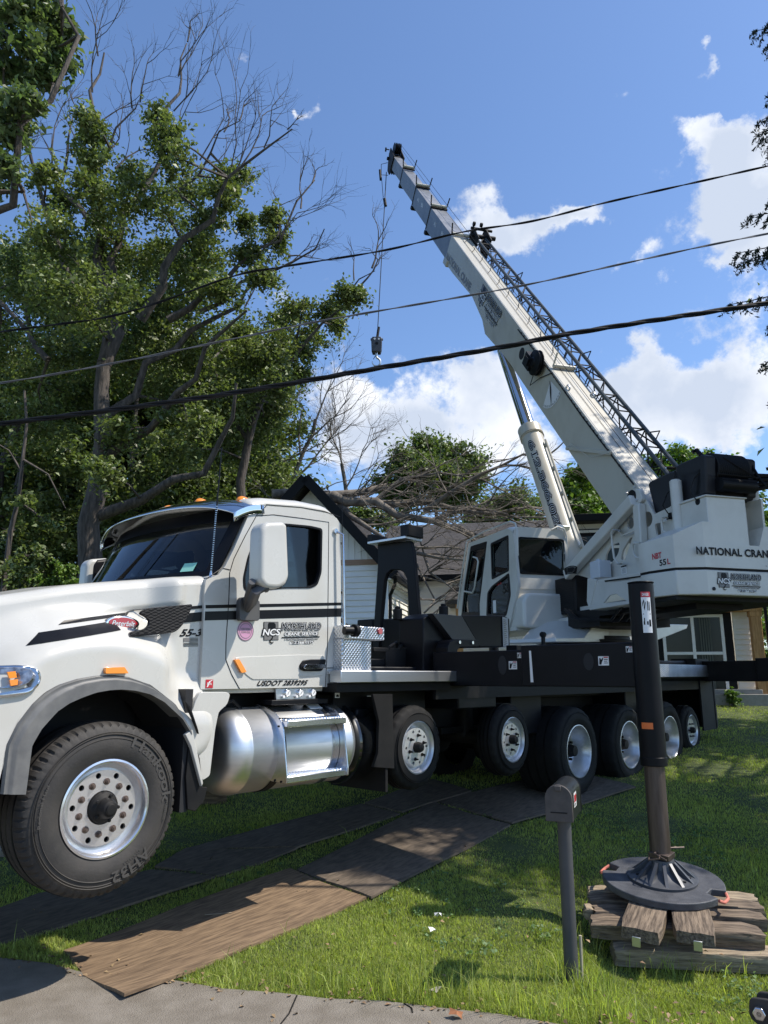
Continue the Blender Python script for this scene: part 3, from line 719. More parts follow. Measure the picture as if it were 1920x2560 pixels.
# cowl between hood and windshield
b = MB()
b.grid(lambda u, v: (lambda q: (lerp(dr + .005, windbase[0] - (1 - abs(q) ** 2.4) * .30 + .03, v), CW_ + q * (CW_ - CWN - .01), lerp(windbase[1] - .03, windbase[1] + .01, v)))(u * 2 - 1), 24, 3)
b.box(dr + .005, dr + .04, CWN + .03, mir(CWN + .03), 1.75, windbase[1] - .025)
b.build('cowl', WHITE, cab, smooth=50)
# chrome visor
def visor(u, v):
    q = u * 2 - 1; hw = CW_ - CWN + .015; w = CW_ + q * hw; bow = (1 - abs(q) ** 2.2)
    a = lerp(0, 1, v); d0 = windtop[0] + .12 - bow * .2; h0 = windtop[1] + .035 + .085 * (1 - abs(q) ** 5) 
    return (d0 - .30 * a, w, h0 - .012 * a - .10 * a * a + .015 * bow)
b = MB(); b.grid(visor, 36, 8)
b.grid(lambda u, v: (lambda p: (p[0] + .01 * v, p[1], p[2] - .07 * v))(visor(0.0, u)), 8, 2); b.grid(lambda u, v: (lambda p: (p[0] + .01 * v, p[1], p[2] - .07 * v))(visor(1.0, u)), 8, 2)
b.build('sun_visor', CHROME, cab, smooth=60, solid=.012)
for q in (-.84, -.42, 0, .42, .84):
    hw = CW_ - CWN; w = CW_ + q * hw; bow = 1 - abs(q) ** 2.2; d0 = windtop[0] - bow * .2 + .10; h0 = windtop[1] + .042 + .085 * (1 - abs(q) ** 5) - .012
    b = MB(); rowz = [(0, .042), (.012, .042), (.036, .028), (.048, .010)]
    vs = []; 
    for hz, s_ in rowz:
        for k in range(12):
            t = 2 * math.pi * k / 12; s_ *= 1; vs.append((d0 + 1.45 * s_ * math.cos(t) * (1 if math.cos(t) < 0 else 1.5), w + s_ * 1.1 * math.sin(t), h0 + hz))
    b.add(vs, [(j * 12 + k, j * 12 + (k + 1) % 12, (j + 1) * 12 + (k + 1) % 12, (j + 1) * 12 + k) for j in range(3) for k in range(12)] + [tuple(range(36, 48))])
    b.build('roof_lamp', AMBER, cab, smooth=60)
# door seams, glass, stripes, lettering
def seam(pts, w=CWN - .001, r=.0035, name='door_seam', m=DECAL, parent=cab, closed=False):
    q = MB(); q.tube([(x, w, y) for x, y in pts], r, 5, closed=closed); return q.build(name, m, parent)
door = MB(); door.plate(rnd(SP2([z1(1030, 765), z1(1290, 755), z1(1400, 757), z1(1398, 845), z1(1290, 850), z1(1290, 860), z1(1090, 862), z1(1060, 840), z1(1012, 770)], CWN), .02, 3), [], ofn, CWN - .006, CWN + .01)
dp = door.build('door_panel', WHITE, cab, bevel=.0055, seg=3)
seam(SP2([z1(1150, 112), z1(1110, 150), z1(1060, 240), z1(1010, 340), z1(992, 400), z1(988, 520), z1(976, 700), z1(975, 775), z1(1000, 840), z1(1035, 903)], CWN))
seam(SP2([z1(1110, 155), z1(1180, 150), z1(1300, 165), z1(1420, 182), z1(1418, 400), z1(1415, 700), z1(1405, 893)], CWN))
seam(SP2([z1(890, 428), z1(960, 380), z1(992, 388)], CWN)); seam(SP2([z1(1412, 812), z1(1470, 812)], CWN))
seam(SP2([z1(1150, 106), z1(1300, 118), z1(1400, 135), z1(1470, 160)], CWN), r=.003)
rubber = MB(); inn = [(lerp(sum(q[0] for q in winp) / len(winp), x, .955), lerp(sum(q[1] for q in winp) / len(winp), y, .955)) for x, y in winp]
rubber.plate(winp, [inn], ofn, CWN - .006, CWN + .03); rub = rubber.build('door_window', BLACK, cab, bevel=.003)
b = MB(); b.plate(winp, [], ofn, CWN + .028, CWN + .031); b.build('door_glass', GLT, rub, smooth=0)
b = MB(); b.plate([(x, y) for x, y in winp], [], lambda x, y, t: (x, mir(t), y), CWN + .028, CWN + .031); b.build('door_glass', GLT, cab, smooth=0)
for (a, c) in (((z1(888, 555), z1(1475, 541)), (z1(888, 540), z1(1475, 529))), ((z1(884, 607), z1(1475, 590)), (z1(886, 568), z1(1475, 554)))):
    lo, hi = SP2(a, CWN), SP2(c, CWN); b = MB(); b.plate([lo[0], lo[1], hi[1], hi[0]], [], ofn, CWN - .002, CWN + .001); b.build('stripe', DECAL, cab, smooth=0)
ZL = CWN - .004
def dtext(parent, txt, tl_, tr_, bl_, m, name, offset=.03, shear=0.0, lift=0.0, spacing=1.0, w=CWN, ref=None):
    fn, W, H = quadmap(tl_, tr_, bl_, w); q = MB()
    lettering(q, txt, fn, W, H, offset=offset, shear=shear, lift=.004 + lift, spacing=spacing, ref=ref); return q.build(name, m, parent, smooth=0, fixn=False)
dtext(cab, 'USDOT 2839295', zd(440, 1668), zd(1090, 1660), zd(420, 1738), DECAL, 'registration_lettering', .03, .3)
def company_logo(parent, fn, W, H, s=1.0):               # fn(x, y, lift); local box W x H holds the whole mark
    def q(x0, x1, y0, y1, m, l, name='logo_plate', sh=0):
        b = MB(); b.add([fn(x0 * W, y0 * H, l), fn(x1 * W, y0 * H, l), fn((x1 + sh) * W, y1 * H, l), fn((x0 + sh) * W, y1 * H, l)], [(0, 1, 2, 3)]); b.build(name, m, parent, smooth=0, fixn=False)
    L = .0015
    def tx(txt, x0, x1, y0, y1, m, off, l, name='logo_lettering', shear=.2, spacing=1, ref=None):
        b = MB(); lettering(b, txt, lambda x, y, li: fn(x0 * W + x, y0 * H + y, l), (x1 - x0) * W, (y1 - y0) * H, offset=off, shear=shear, spacing=spacing, ref=ref); b.build(name, m, parent, smooth=0, fixn=False)
    q(.035, .27, .22, 1.0, DECAL, L); q(.045, .262, .235, .985, DECALG, L * 1.6)
    b = MB(); b.add([fn(x * W, y * H, L * 2.2) for x, y in ((.115,.97),(.20,.97),(.225,.88),(.225,.70),(.10,.70),(.10,.88))], [(0,1,2,3,4,5)]); b.build('logo_plate', DECAL, parent, smooth=0, fixn=False)
    # hook
    b = MB(); pts = [(.175,.40),(.17,.30),(.145,.24),(.13,.17),(.145,.11),(.17,.10),(.19,.15)]
    for k in range(len(pts) - 1):
        (xa, ya), (xb, yb) = pts[k], pts[k + 1]; nx, ny = -(yb - ya) * H, (xb - xa) * W; ll = math.hypot(nx, ny); t = .009 * W if k < 5 else .005 * W; nx, ny = nx / ll * t, ny / ll * t
        b.add([fn(xa * W - nx, ya * H - ny, L * 2.4), fn(xb * W - nx, yb * H - ny, L * 2.4), fn(xb * W + nx, yb * H + ny, L * 2.4), fn(xa * W + nx, ya * H + ny, L * 2.4)], [(0,1,2,3)])
    b.build('logo_hook', DECAL, parent, smooth=0, fixn=False)
    tx('NCS', .015, .30, .42, .70, DECAL, .10, L * 2.8, ref=.0); tx('NCS', .02, .295, .43, .69, DECALW, .025, L * 3.4, ref=.0)
    tx('NORTHLAND', .325, .99, .66, .93, DECAL, .13, L * 1.2, ref=0.0); tx('NORTHLAND', .33, .985, .66, .93, DECALW, .07, L * 1.8, ref=0.0); tx('NORTHLAND', .33, .985, .66, .93, DECAL, .03, L * 2.4, ref=0.0)
    tx('CRANE SERVICE', .37, .94, .40, .545, DECAL, .11, L * 1.4, ref=0.0, shear=.1); tx('CRANE SERVICE', .37, .94, .40, .545, DECALW, .02, L * 2, ref=0.0, shear=.1)
    q(.32, .97, .30, .345, DECAL, L * 1.2)
    tx('& HEAVY EQUIPMENT TRANSPORT', .37, .94, .20, .275, DECAL, .10, L * 1.4, ref=0.0, shear=0); tx('& HEAVY EQUIPMENT TRANSPORT', .37, .94, .20, .275, DECALW, -.005, L * 2, ref=0.0, shear=0)
    tx('612.366.0275', .45, .86, .04, .145, DECAL, .12, L * 1.4, ref=0.0, shear=0); tx('612.366.0275', .45, .86, .04, .145, DECALW, .015, L * 2, ref=0.0, shear=0)
fnl, WL, HL = quadmap(zd(480, 905), zd(1255, 905), zd(480, 1215), CWN)
lg = MB(); lg.add([fnl(.001, .001, .002), fnl(.002, .001, .002), fnl(.001, .002, .002)], [(0, 1, 2)]); lgo = lg.build('company_logo', DECAL, cab, smooth=0, fixn=False)
company_logo(lgo, lambda x, y, l: fnl(x, y, l + .002), WL, HL)
# round seal
sc_ = S(*zd(277, 1022), CWN); sr = (S(*zd(383, 1022), CWN)[0] - S(*zd(170, 1022), CWN)[0]) / 2
b = MB(); b.plate(circ(sc_[0], sc_[2], sr, 36), [], ofn, CWN - .003, CWN); seal = b.build('round_sticker', PINK, cab, smooth=0)
b = MB(); b.plate(circ(sc_[0], sc_[2], sr * .97, 36), [circ(sc_[0], sc_[2], sr * .90, 36)], ofn, CWN - .0045, CWN - .003); b.plate(circ(sc_[0], sc_[2], sr * .74, 36), [circ(sc_[0], sc_[2], sr * .70, 36)], ofn, CWN - .0045, CWN - .003)
b.build('sticker_ring', DECALG, seal, smooth=0)
for t_, y in (('CERTIFIED', .08), ('CLEAN IDLE', -.22)):
    b = MB(); lettering(b, t_, lambda x, yy, l: (sc_[0] - sr * .55 + x, CWN - .005, sc_[2] + sr * y + yy), sr * 1.1, sr * .2, offset=.01); b.build('sticker_lettering', DECALG, seal, smooth=0, fixn=False)
# red square sticker on the cowl side
fs_, Wr, Hr = quadmap(z7(1387, 1178), z7(1498, 1178), z7(1380, 1305), CWN)
b = MB(); b.add([fs_(0, 0, .003), fs_(Wr, 0, .003), fs_(Wr, Hr, .003), fs_(0, Hr, .003)], [(0,1,2,3)]); rs = b.build('red_sticker', DECALR, cab, smooth=0, fixn=False)
b = MB(); b.add([fs_(Wr * x, Hr * y, .0045) for x, y in ((.15,.12),(.3,.12),(.6,.75),(.95,.95),(.8,.95),(.45,.8))], [(0,1,2,3,4,5)]); lettering(b, 'FTA', lambda x, y, l: fs_(.2 * Wr + x, .35 * Hr + y, .005), Wr * .6, Hr * .3); b.build('sticker_mark', DECALW, rs, smooth=0, fixn=False)
# amber door lamp
b = MB(); b.plate(rnd(SP2([zd(112, 1395), zd(175, 1390), zd(270, 1555), zd(205, 1570)], CWN), .008, 3), [], ofn, CWN - .025, CWN); b.build('door_lamp', AMBER, cab, bevel=.006, seg=3)
# handle
b = MB(); b.plate(rnd(SP2([zd(965, 1470), zd(1010, 1405), zd(1100, 1392), zd(1303, 1390), zd(1303, 1430), zd(1260, 1530), zd(1240, 1545), zd(1020, 1545), zd(970, 1520)], CWN), .012, 3), [], ofn, CWN - .022, CWN)
dh = b.build('door_handle', BLACK, cab, bevel=.008, seg=3)
b = MB(); b.plate(rnd(SP2([zd(990, 1490), zd(1020, 1455), zd(1290, 1458), zd(1280, 1505), zd(1040, 1520), zd(1000, 1512)], CWN), .01, 3), [], ofn, CWN - .045, CWN - .015); b.build('handle_lever', CHROME, dh, bevel=.01, seg=3)
# grab rail behind the door, antenna, whip
b = MB(); gp = SP2([z1(1447, 222), z1(1462, 240), z1(1466, 500), z1(1467, 740), z1(1450, 775), z1(1447, 800)], CWN)
b.tube([(gp[0][0], CWN, gp[0][1])] + [(x, CWN - .06, y) for x, y in gp[1:5]] + [(gp[5][0], CWN, gp[5][1])], .013, 8)
for i in (0, 5): b.cyl((gp[i][0], CWN, gp[i][1]), (gp[i][0], CWN - .02, gp[i][1]), .025, n=12)
b.build('grab_rail', ALU, cab)
b = MB(); q1, q2 = S(*z1(1479, 80), CWN), S(*z1(1478, 570), CWN); b.tube([(q1[0] + .02, CWN + .02, q1[2]), (q2[0] + .02, CWN + .02, q2[2])], .0028, 5)
for y in (272, 485): q = S(*z1(1475, y), CWN); b.cyl((q[0] - .02, CWN + .02, q[2]), (q[0] + .04, CWN + .02, q[2]), .012, n=8)
b.build('whip_antenna', BLACK, cab)
b = MB(); a0 = S(*zw(838, 915), .2); a1 = S(*zw(915, 0), .2); a2 = S(555, 1118, .2)
b.tube([a0, a1, a2], .006, 6, rs=[.008, .006, .004]); ant = b.build('cb_antenna', BLACK, cab)
b = MB(); b.cyl((a0[0], .2, a0[2] - .03), (a0[0], .2, a0[2] + .05), .022, .008, n=10); b.build('antenna_mount', CHROME, ant)
b = MB(); N_ = 34
for k in range(N_):
    t = k / N_; p_ = Vector(a0).lerp(Vector(a2), t * .55); b.cyl(p_, p_ + Vector((0, 0, .005)), .008, n=6)
b.build('antenna_coil', ALU, ant)
# mirrors
MW = CWN - .33
def mirror(pts_w, sgn):
    f = (lambda w: w) if sgn > 0 else mir
    mo = rnd(SP2([z1(1110, 212), z1(1130, 186), z1(1205, 183), z1(1222, 198), z1(1231, 420), z1(1215, 458), z1(1180, 474), z1(1130, 470), z1(1104, 440), z1(1106, 300)], MW), .03, 4)
    q = MB(); q.plate(mo, [], lambda x, y, t: (x, f(t), y), MW - .06, MW + .10); m_ = q.build('mirror', WHITE, truck, bevel=.05, seg=5)
    q = MB(); q.plate([(lerp(sum(a[0] for a in mo) / len(mo), x, .84) + .01, y) for x, y in mo], [], lambda x, y, t: (x + .02, f(t), y), MW - .05, MW + .105); q.build('mirror_back', BLACK, m_, bevel=.03)
    q = MB(); base = SP2([zd(230, 640), zd(330, 760), zd(400, 420), zd(340, 640)], MW + .15)
    c0 = S(*zd(290, 740), CWN - .03); c1 = S(*zd(360, 640), CWN - .12); c2 = S(*zd(420, 500), MW); c3 = S(*zd(530, 450), MW)
    q.tube([(c0[0], f(c0[1]), c0[2]), (c1[0], f(c1[1]), c1[2]), (c2[0], f(c2[1]), c2[2]), (c3[0], f(c3[1]), c3[2])], .04, 10, rs=[.035, .045, .04, .05])
    c1 = S(*zd(300, 620), CWN - .10); c2 = S(*zd(360, 470), MW); q.tube([(c0[0], f(c0[1]), c0[2] + .03), (c1[0], f(c1[1]), c1[2]), (c2[0], f(c2[1]), c2[2] + .05)], .03, 8)
    bp = SP2([zd(158, 640), zd(185, 590), zd(300, 590), zd(415, 640), zd(412, 870), zd(395, 895), zd(170, 890), zd(152, 860)], CWN)
    q.plate(rnd(bp, .015, 3), [], lambda x, y, t: (x, f(t), y), CWN - .05, CWN); q.build('mirror_arm', PLAST, m_, bevel=.008, smooth=50)
mirror(None, 1); mirror(None, -1)
# interior
b = MB()
for w in (.62, 1.86):
    b.plate(rrect(w - .24, w + .24, 2.35, 2.95, .12), [], lambda x, y, t: (t + .15 * (y - 2.35), x, y), 1.55, 1.68)
    b.box(1.05, 1.6, w - .24, w + .24, 2.2, 2.34); b.box(1.15, 1.5, w - .2, w + .2, 1.8, 2.2)
    b.plate(rrect(w - .13, w + .13, 2.95, 3.12, .05), [], lambda x, y, t: (t + .08, x, y), 1.58, 1.66)
b.build('seat', SEATM, cab, bevel=.04, seg=3)
b = MB(); b.box(.72, 1.0, CWN + .07, mir(CWN + .07), 1.85, 2.42); b.build('dashboard', INTER, cab, bevel=.05)
b = MB(); b.tube([(1.06 + .1 * math.sin(t) * .5, .62 + .21 * math.cos(t), 2.42 + .19 * math.sin(t)) for t in np.linspace(0, 2 * math.pi, 25)[:-1]], .016, 8, closed=True); b.cyl((.9, .62, 2.35), (1.06, .62, 2.42), .03, n=8); b.build('steering_wheel', BLACK, cab)
b = MB(); b.plate([(0, 0), (.42, .0), (.42, .26), (0, .26)], [], lambda x, y, t: (.78 + y * .9 + t, .45 + x, 2.43 + y * .35), 0, .004); b.plate([(0, 0), (.35, .0), (.35, .22), (0, .22)], [], lambda x, y, t: (.70 + y * .9 + t, .65 + x, 2.45 + y * .3), 0, .004); b.build('papers', PAPER, cab)
p0 = f0(.09, .08); p1 = f0(.14, .08); p2 = f0(.14, .20); p3 = f0(.09, .20)
b = MB(); b.add([(p[0] - .008, p[1], p[2]) for p in (p0, p1, p2, p3)], [(0,1,2,3)]); b.build('windshield_sticker', GREENS, ws, fixn=False, smooth=0)
b = MB(); b.box(dmax - .35, dmax - .34, 1.0, 1.1, 2.7, 2.9); b.build('rear_window_note', PAPER, cab)

def SD(px, py, d):
    p = hit(px, py, W0 + UU * d, UU); q = p - W0; return (d, q.dot(NN), p.z)
def SD2(pts, d): return [(SD(x, y, d)[1], SD(x, y, d)[2]) for x, y in pts]
dfn = lambda x, y, t: (t, x, y)
# ---- fuel tank with steps
TR, TCW, TCH = .325, .36, 1.32
tf = lambda a, x, y: (a, TCW + x, TCH + y)
b = MB(); dome = [(1.20 - .17 + .17 * (1 - math.cos(t)), TR * math.sin(t) ** .55 if t > 0 else .001) for t in np.linspace(0.0, math.pi / 2, 12)]
dome = [(1.00, .001)] + [(1.00 + .035 * (r / .22) ** 2, r) for r in (.06, .12, .17, .22)] + [(1.055, .26), (1.085, .293), (1.12, .313), (1.16, .323), (1.20, TR)]
b.lathe(dome + [(1.205, TR + .004), (1.22, TR + .004), (1.225, TR), (2.27, TR), (2.275, TR + .004), (2.29, TR + .004), (2.295, TR), (2.34, .30), (2.38, .22), (2.39, .001)], tf, 72)
tank = b.build('fuel_tank', ALUB, truck, smooth=40)
for d in (1.50, 2.08):
    b = MB(); b.lathe([(d - .035, TR), (d - .035, TR + .008), (d + .035, TR + .008), (d + .035, TR)], tf, 64); b.build('tank_strap', BLACK if d < 2 else ALU, tank)
q = S(*zt(890, 320), .25)
b = MB(); b.cyl((q[0], .30, TCH + TR - .03), (q[0], .25, TCH + TR + .045), .07, n=20); b.box(q[0] - .07, q[0] + .07, .255, .285, TCH + TR + .03, TCH + TR + .06); b.build('fuel_cap', PLAST, tank, bevel=.006)
fq, Wq, Hq = quadmap(zt(945, 292), zt(1040, 300), zt(960, 340), .25)
b = MB(); b.plate([(0,0),(.14,0),(.14,.07),(0,.07)], [], lambda x, y, t: (q[0] + .11 + x, .20 + y * .9, TCH + .298 + y * .45 + t), 0, .003); b.build('tank_label', DECALW, tank, smooth=0)
DB1, DB2 = 1.46, 2.12
br1 = rnd(SD2([zt(497, 235), zt(520, 222), zt(600, 248), zt(690, 300), zt(735, 365), zt(765, 430), zt(800, 880), zt(800, 962), zt(645, 932), zt(638, 905), zt(655, 860), zt(690, 760), zt(697, 600), zt(680, 480), zt(640, 370), zt(570, 290), zt(500, 265)], DB1), .015, 3)
for dd in (DB1, DB2):
    b = MB(); b.plate(br1, [], dfn, dd, dd + .012); st = b.build('step_bracket', ALU, tank, bevel=.003)
    b = MB()
    for x, y in (zt(507, 240), zt(552, 262), zt(675, 423), zt(725, 427), zt(690, 925), zt(748, 937)): w_, h_ = SD2([(x, y)], DB1)[0]; b.cyl((dd - .006, w_, h_), (dd, w_, h_), .009, n=6)
    b.build('bracket_bolts', BLACKD, st)
for (hh, nm) in ((1.50, 0), (1.085, 1)):
    b = MB(); b.box(DB1 + .012, DB2, -.05, .13 if nm == 0 else .15, hh, hh + .05); b.build('step', ALU, tank, bevel=.006)
    b = MB()
    for i in range(20):
        for j in range(3): x = DB1 + .04 + i * .031; b.cyl((x, -.02 + j * .055, hh + .048), (x, -.02 + j * .055, hh + .062), .012, .008, n=8)
    b.build('step_grip', ALU, tank)
b = MB(); b.box(DB1 + .03, DB2 - .01, .17, .35, 1.66, 1.70); b.build('tank_shelf', BLACK, tank, bevel=.005)
b = MB(); b.tube([(DB1 + .0, .04, 1.565), (DB1 + .2, .05, 1.557), (DB1 + .4, .04, 1.56), (DB2 - .03, .05, 1.565)], .006, 6); b.build('tie_cord', BLACK, tank)
# glossy black reservoir behind
b = MB(); tf2 = lambda a, x, y: (a, .42 + x, 1.30 + y)
b.lathe([(2.40, .001), (2.40, .30), (2.415, .345), (2.44, .352), (2.455, .345), (2.47, .335), (2.92, .335), (2.95, .30), (2.97, .001)], tf2, 56); res = b.build('oil_reservoir', mat('gloss_black', (.008,.009,.01), .08, coat=1), truck, smooth=40)
q = S(*zt(1535, 310), .30); b = MB(); b.cyl((q[0], .34, q[2] - .06), (q[0], .34, q[2] - .01), .035, n=14); b.cyl((q[0], .34, q[2] - .01), (q[0], .34, q[2] + .02), .055, n=18); b.box(q[0] - .05, q[0] + .05, .33, .35, q[2] + .02, q[2] + .03); b.build('reservoir_cap', ALU, res, bevel=.004)
# gauges
fg, Wg, Hg = quadmap(zt(685, 78), zt(1045, 74), zt(688, 182), .22)
b = MB(); b.plate([(0, 0), (Wg, 0), (Wg, Hg), (0, Hg)], [], lambda x, y, t: tuple(fg(x, y, t)), 0, .02); gp_ = b.build('gauge_panel', ALUB, truck, bevel=.003)
for k in range(3):
    x, y = Wg * (.25 + .33 * k), Hg * .58
    b = MB(); b.cyl(fg(x, y, .0), fg(x, y, .045), .030, n=24); g_ = b.build('gauge', CHROME, gp_, bevel=.004)
    b = MB(); b.cyl(fg(x, y, .045), fg(x, y, .0465), .025, n=24); b.build('gauge_face', DECALW, g_)
    b = MB(); b.beam(fg(x - .008, y - .01, .048), fg(x + .012, y + .014, .048), .002, .003); b.build('gauge_needle', DECAL, g_)
    b = MB(); b.cyl(fg(x - .045, y - .028, .02), fg(x - .045, y - .028, .045), .012, n=10); b.build('gauge_knob', DECALW, gp_)
b = MB(); b.box(.95, 1.15, .3, .9, 1.70, 1.80); b.box(1.0, 2.1, .5, 1.2, 1.62, 1.74); b.tube([(.9, .3, 1.72), (1.05, .25, 1.68), (1.2, .3, 1.70), (1.3, .3, 1.62)], .015, 6); b.build('battery_box', BLACKD, chassis)
# deck rail, toolbox and mudflaps
rl = SP2([z3(125, 1010), z3(855, 1025), z3(855, 1087), z3(125, 1083)], 0); d0r, d1r = rl[0][0], rl[1][0]; hr0, hr1 = rl[3][1], rl[0][1]
b = MB(); b.box(d0r, d1r, 0, .14, hr0, hr1); b.box(d0r, d1r, .14, .45, hr1 - .03, hr1 - .003); b.build('side_rail', ALUB, truck, bevel=.006)
b = MB(); b.box(d0r, 3.7, .05, 2.43, hr0 - .08, hr0 - .005); b.build('deck_support', BLACKD, truck)
tb = SP2([z3(131, 822), z3(305, 835), z3(305, 1015), z3(131, 1012)], .06); tl_ = SP2([z3(131, 740), z3(380, 752), z3(376, 826), z3(131, 820)], .04)
b = MB(); b.box(tb[0][0], tb[1][0], .06, .62, hr1, tb[0][1]); tbx = b.build('toolbox', DIAM, truck, bevel=.008)
b = MB(); b.box(tb[0][0], tl_[1][0], .035, .66, tl_[3][1] + .0, tl_[0][1]); b.build('toolbox_lid', DIAM, tbx, bevel=.008)
b = MB(); q = S(*z3(355, 778), .03); b.cyl((q[0], .035, q[2]), (q[0], .02, q[2]), .03, n=16); b.build('toolbox_latch', REDL, tbx, bevel=.003)
b = MB(); q = S(*z3(200, 775), -.02); b.cyl((q[0] - .10, .0, q[2] + .0), (q[0], -.03, q[2]), .038, n=14); b.cyl((q[0] - .02, -.035, q[2]), (q[0] + .02, -.035, q[2]), .055, n=14); b.build('load_binder', BLACK, tbx)
b = MB()
for k in range(4): b.tube([(d0r + .02 + .05 * k, .5, tl_[0][1] + .03), (d0r + .2 + .05 * k, .3 + .1 * k, tl_[0][1] + .12 - .02 * k), (d0r + .42, .35 + .1 * k, tl_[0][1] + .02)], .016, 6)
b.build('hydraulic_hoses', BLACKD, truck)
mfp = SP2([z5(193, 200), z5(265, 200), z5(272, 475), z5(195, 470), z5(212, 420), z5(216, 300)], .05)
b = MB(); b.plate(mfp, [], ofn, .04, .07); b.build('mudflap', TYRED, truck)
b = MB(); b.box(2.72, 2.75, .05, .75, .88, 1.7); b.build('mudflap', TYRED, truck)
for (x0, y0, x1, y1) in ((1538, 145, 1600, 260), (1243, 118, 1285, 165), (1632, 168, 1659, 215)):
    fq, Wq, Hq = quadmap(zt(x0, y0), zt(x1, y0), zt(x0, y1), .30); b = MB(); b.plate([(0,0),(Wq,0),(Wq,Hq),(0,Hq)], [], lambda x, y, t: tuple(fq(x, y, t)), 0, .003); lb = b.build('warning_label', DECALW, chassis, smooth=0)
    b = MB(); b.add([fq(Wq * x, Hq * y, .005) for x, y in ((.2,.2),(.8,.2),(.8,.5),(.5,.7),(.2,.5))], [(0,1,2,3,4)]); b.build('label_mark', DECAL, lb, smooth=0, fixn=False)
b = MB(); b.box(2.30, 3.60, .30, .34, 1.55, 1.83); b.box(3.5, 11.3, .08, .12, 1.66, 1.84); b.box(3.9, 11.3, .08, 2.4, 1.80, 1.86); b.build('skirt', BLACKD, chassis)
# rear fenders row (black), rear flap
b = MB(); b.box(11.36, 11.42, .05, 2.43, 1.0, 1.86); b.box(10.75, 11.40, .06, .09, .98, 1.8)
b.build('rear_panel', BLACKD, truck)
rr_ = SP2([z4(915, 1498), z4(1305, 1528), z4(1310, 1600), z4(918, 1585)], 0)
b = MB(); b.box(rr_[0][0] - 3.2, rr_[1][0], 0, .12, rr_[3][1], rr_[0][1]); b.box(rr_[0][0] - 3.2, rr_[1][0], .12, 2.36, rr_[0][1] - .03, rr_[0][1] - .005); b.box(rr_[0][0] - 3.2, rr_[1][0], 2.36, 2.48, rr_[3][1], rr_[0][1]); rd = b.build('rear_deck', LADR, truck, bevel=.004)
b = MB(); b.tube([(rr_[0][0] - .6, .2, rr_[0][1] + .03), (rr_[0][0], .3, rr_[0][1] + .09), (rr_[0][0] + .6, .15, rr_[0][1] + .03), (rr_[1][0] - .4, .3, rr_[0][1] + .05)], .03, 7); b.box(rr_[1][0] - .7, rr_[1][0] - .1, .08, .5, rr_[0][1], rr_[0][1] + .11); b.build('deck_chains', BLACKD, rd)

# ---- boom rest tower and black boxes
DT = 4.2
tow = SD2([z3(350, 265), z3(545, 243), z3(562, 300), z3(612, 880), z3(552, 885), z3(535, 690), z3(522, 470), z3(505, 432), z3(480, 417), z3(430, 417), z3(405, 440), z3(392, 480), z3(372, 700), z3(360, 885), z3(318, 880), z3(350, 400)], DT)
b = MB(); b.plate(tow, [], dfn, DT - .03, DT + .03); towo = b.build('boom_rest_tower', BLACK, truck, bevel=.012)
b = MB(); e0, e1 = SD(*z3(340, 262), DT), SD(*z3(548, 238), DT); b.box(DT - .16, DT + .16, e1[1] - .02, e0[1] + .02, e1[2] - .0, e1[2] + .03)
b.build('rest_plate', ALUB, towo, bevel=.004)
b = MB(); c0 = SD(*z3(520, 235), DT); b.box(DT - .14, DT + .14, c0[1] - .13, c0[1] + .0, e1[2] + .03, e1[2] + .17); c0 = SD(*z3(352, 240), DT); b.box(DT - .14, DT + .14, c0[1] - .01, c0[1] + .08, e1[2] + .03, e1[2] + .12); b.build('rest_cheek', BLACKD, towo, bevel=.01)
b = MB(); gq = SD2([z3(365, 300), z3(548, 300), z3(560, 460), z3(360, 460)], DT); 
pass
b = MB(); b.box(2.35, 5.6, .62, 2.05, 1.98, 2.06)
pl = SP2([z3(310, 705), z3(640, 700), z3(640, 1012), z3(308, 1012)], 1.64); b.plate(pl, [], ofn, 1.64, 1.9); pl = SP2([z3(612, 700), z3(665, 672), z3(830, 690), z3(915, 832), z3(760, 835), z3(750, 880), z3(745, 1018), z3(612, 1012)], .36); b.plate(pl, [], ofn, .36, .7)
eb = b.build('equipment_housing', BLACK, truck, bevel=.012)
for (x0_, y0_, x1_, y1_) in ((392, 895, 532, 1010), (330, 720, 540, 850), (640, 760, 700, 1000)):
    q0_, q1_ = S(*z3(x0_, y1_), .6), S(*z3(x1_, y0_), .6)
    if x0_ != 330: b = MB(); b.box(q0_[0], q1_[0], .60, .85, q0_[2], q1_[2]); b.build('hydraulic_box', BLACKD, eb, bevel=.01)
b = MB(); q0_, q1_ = S(*z3(310, 885), .62), S(*z3(748, 890), .62); b.box(q0_[0], q1_[0], .60, .66, q0_[2] - .02, q0_[2] + .02)
b.build('cross_rail', BLACKD, eb, bevel=.005)
for k in range(5):
    q0_ = S(*z3(330 + 60 * k, 930), .75); b = MB(); b.tube([(q0_[0], .7, q0_[2] - .15), (q0_[0] + .05, .6, q0_[2] + .1), (q0_[0] + .3, .72, q0_[2] + .16), (q0_[0] + .45, .8, q0_[2] - .1)], .018, 7); b.build('hydraulic_hose', BLACKD, eb)
b = MB(); pl = SP2([z3(658, 672), z3(832, 688), z3(918, 832), z3(775, 828)], .30); b.plate(pl, [], ofn, .28, .36); b.build('sloped_cover', mat('satin_black_cover', (.022,.023,.027), .4), eb, bevel=.006)
pl = SP2([z3(830, 685), z3(1085, 685), z3(1115, 705), z3(1117, 872), z3(940, 872), z3(915, 832)], .32)
b = MB(); b.plate(pl, [], ofn, .30, .9); eb2 = b.build('control_box', BLACK, truck, bevel=.01)
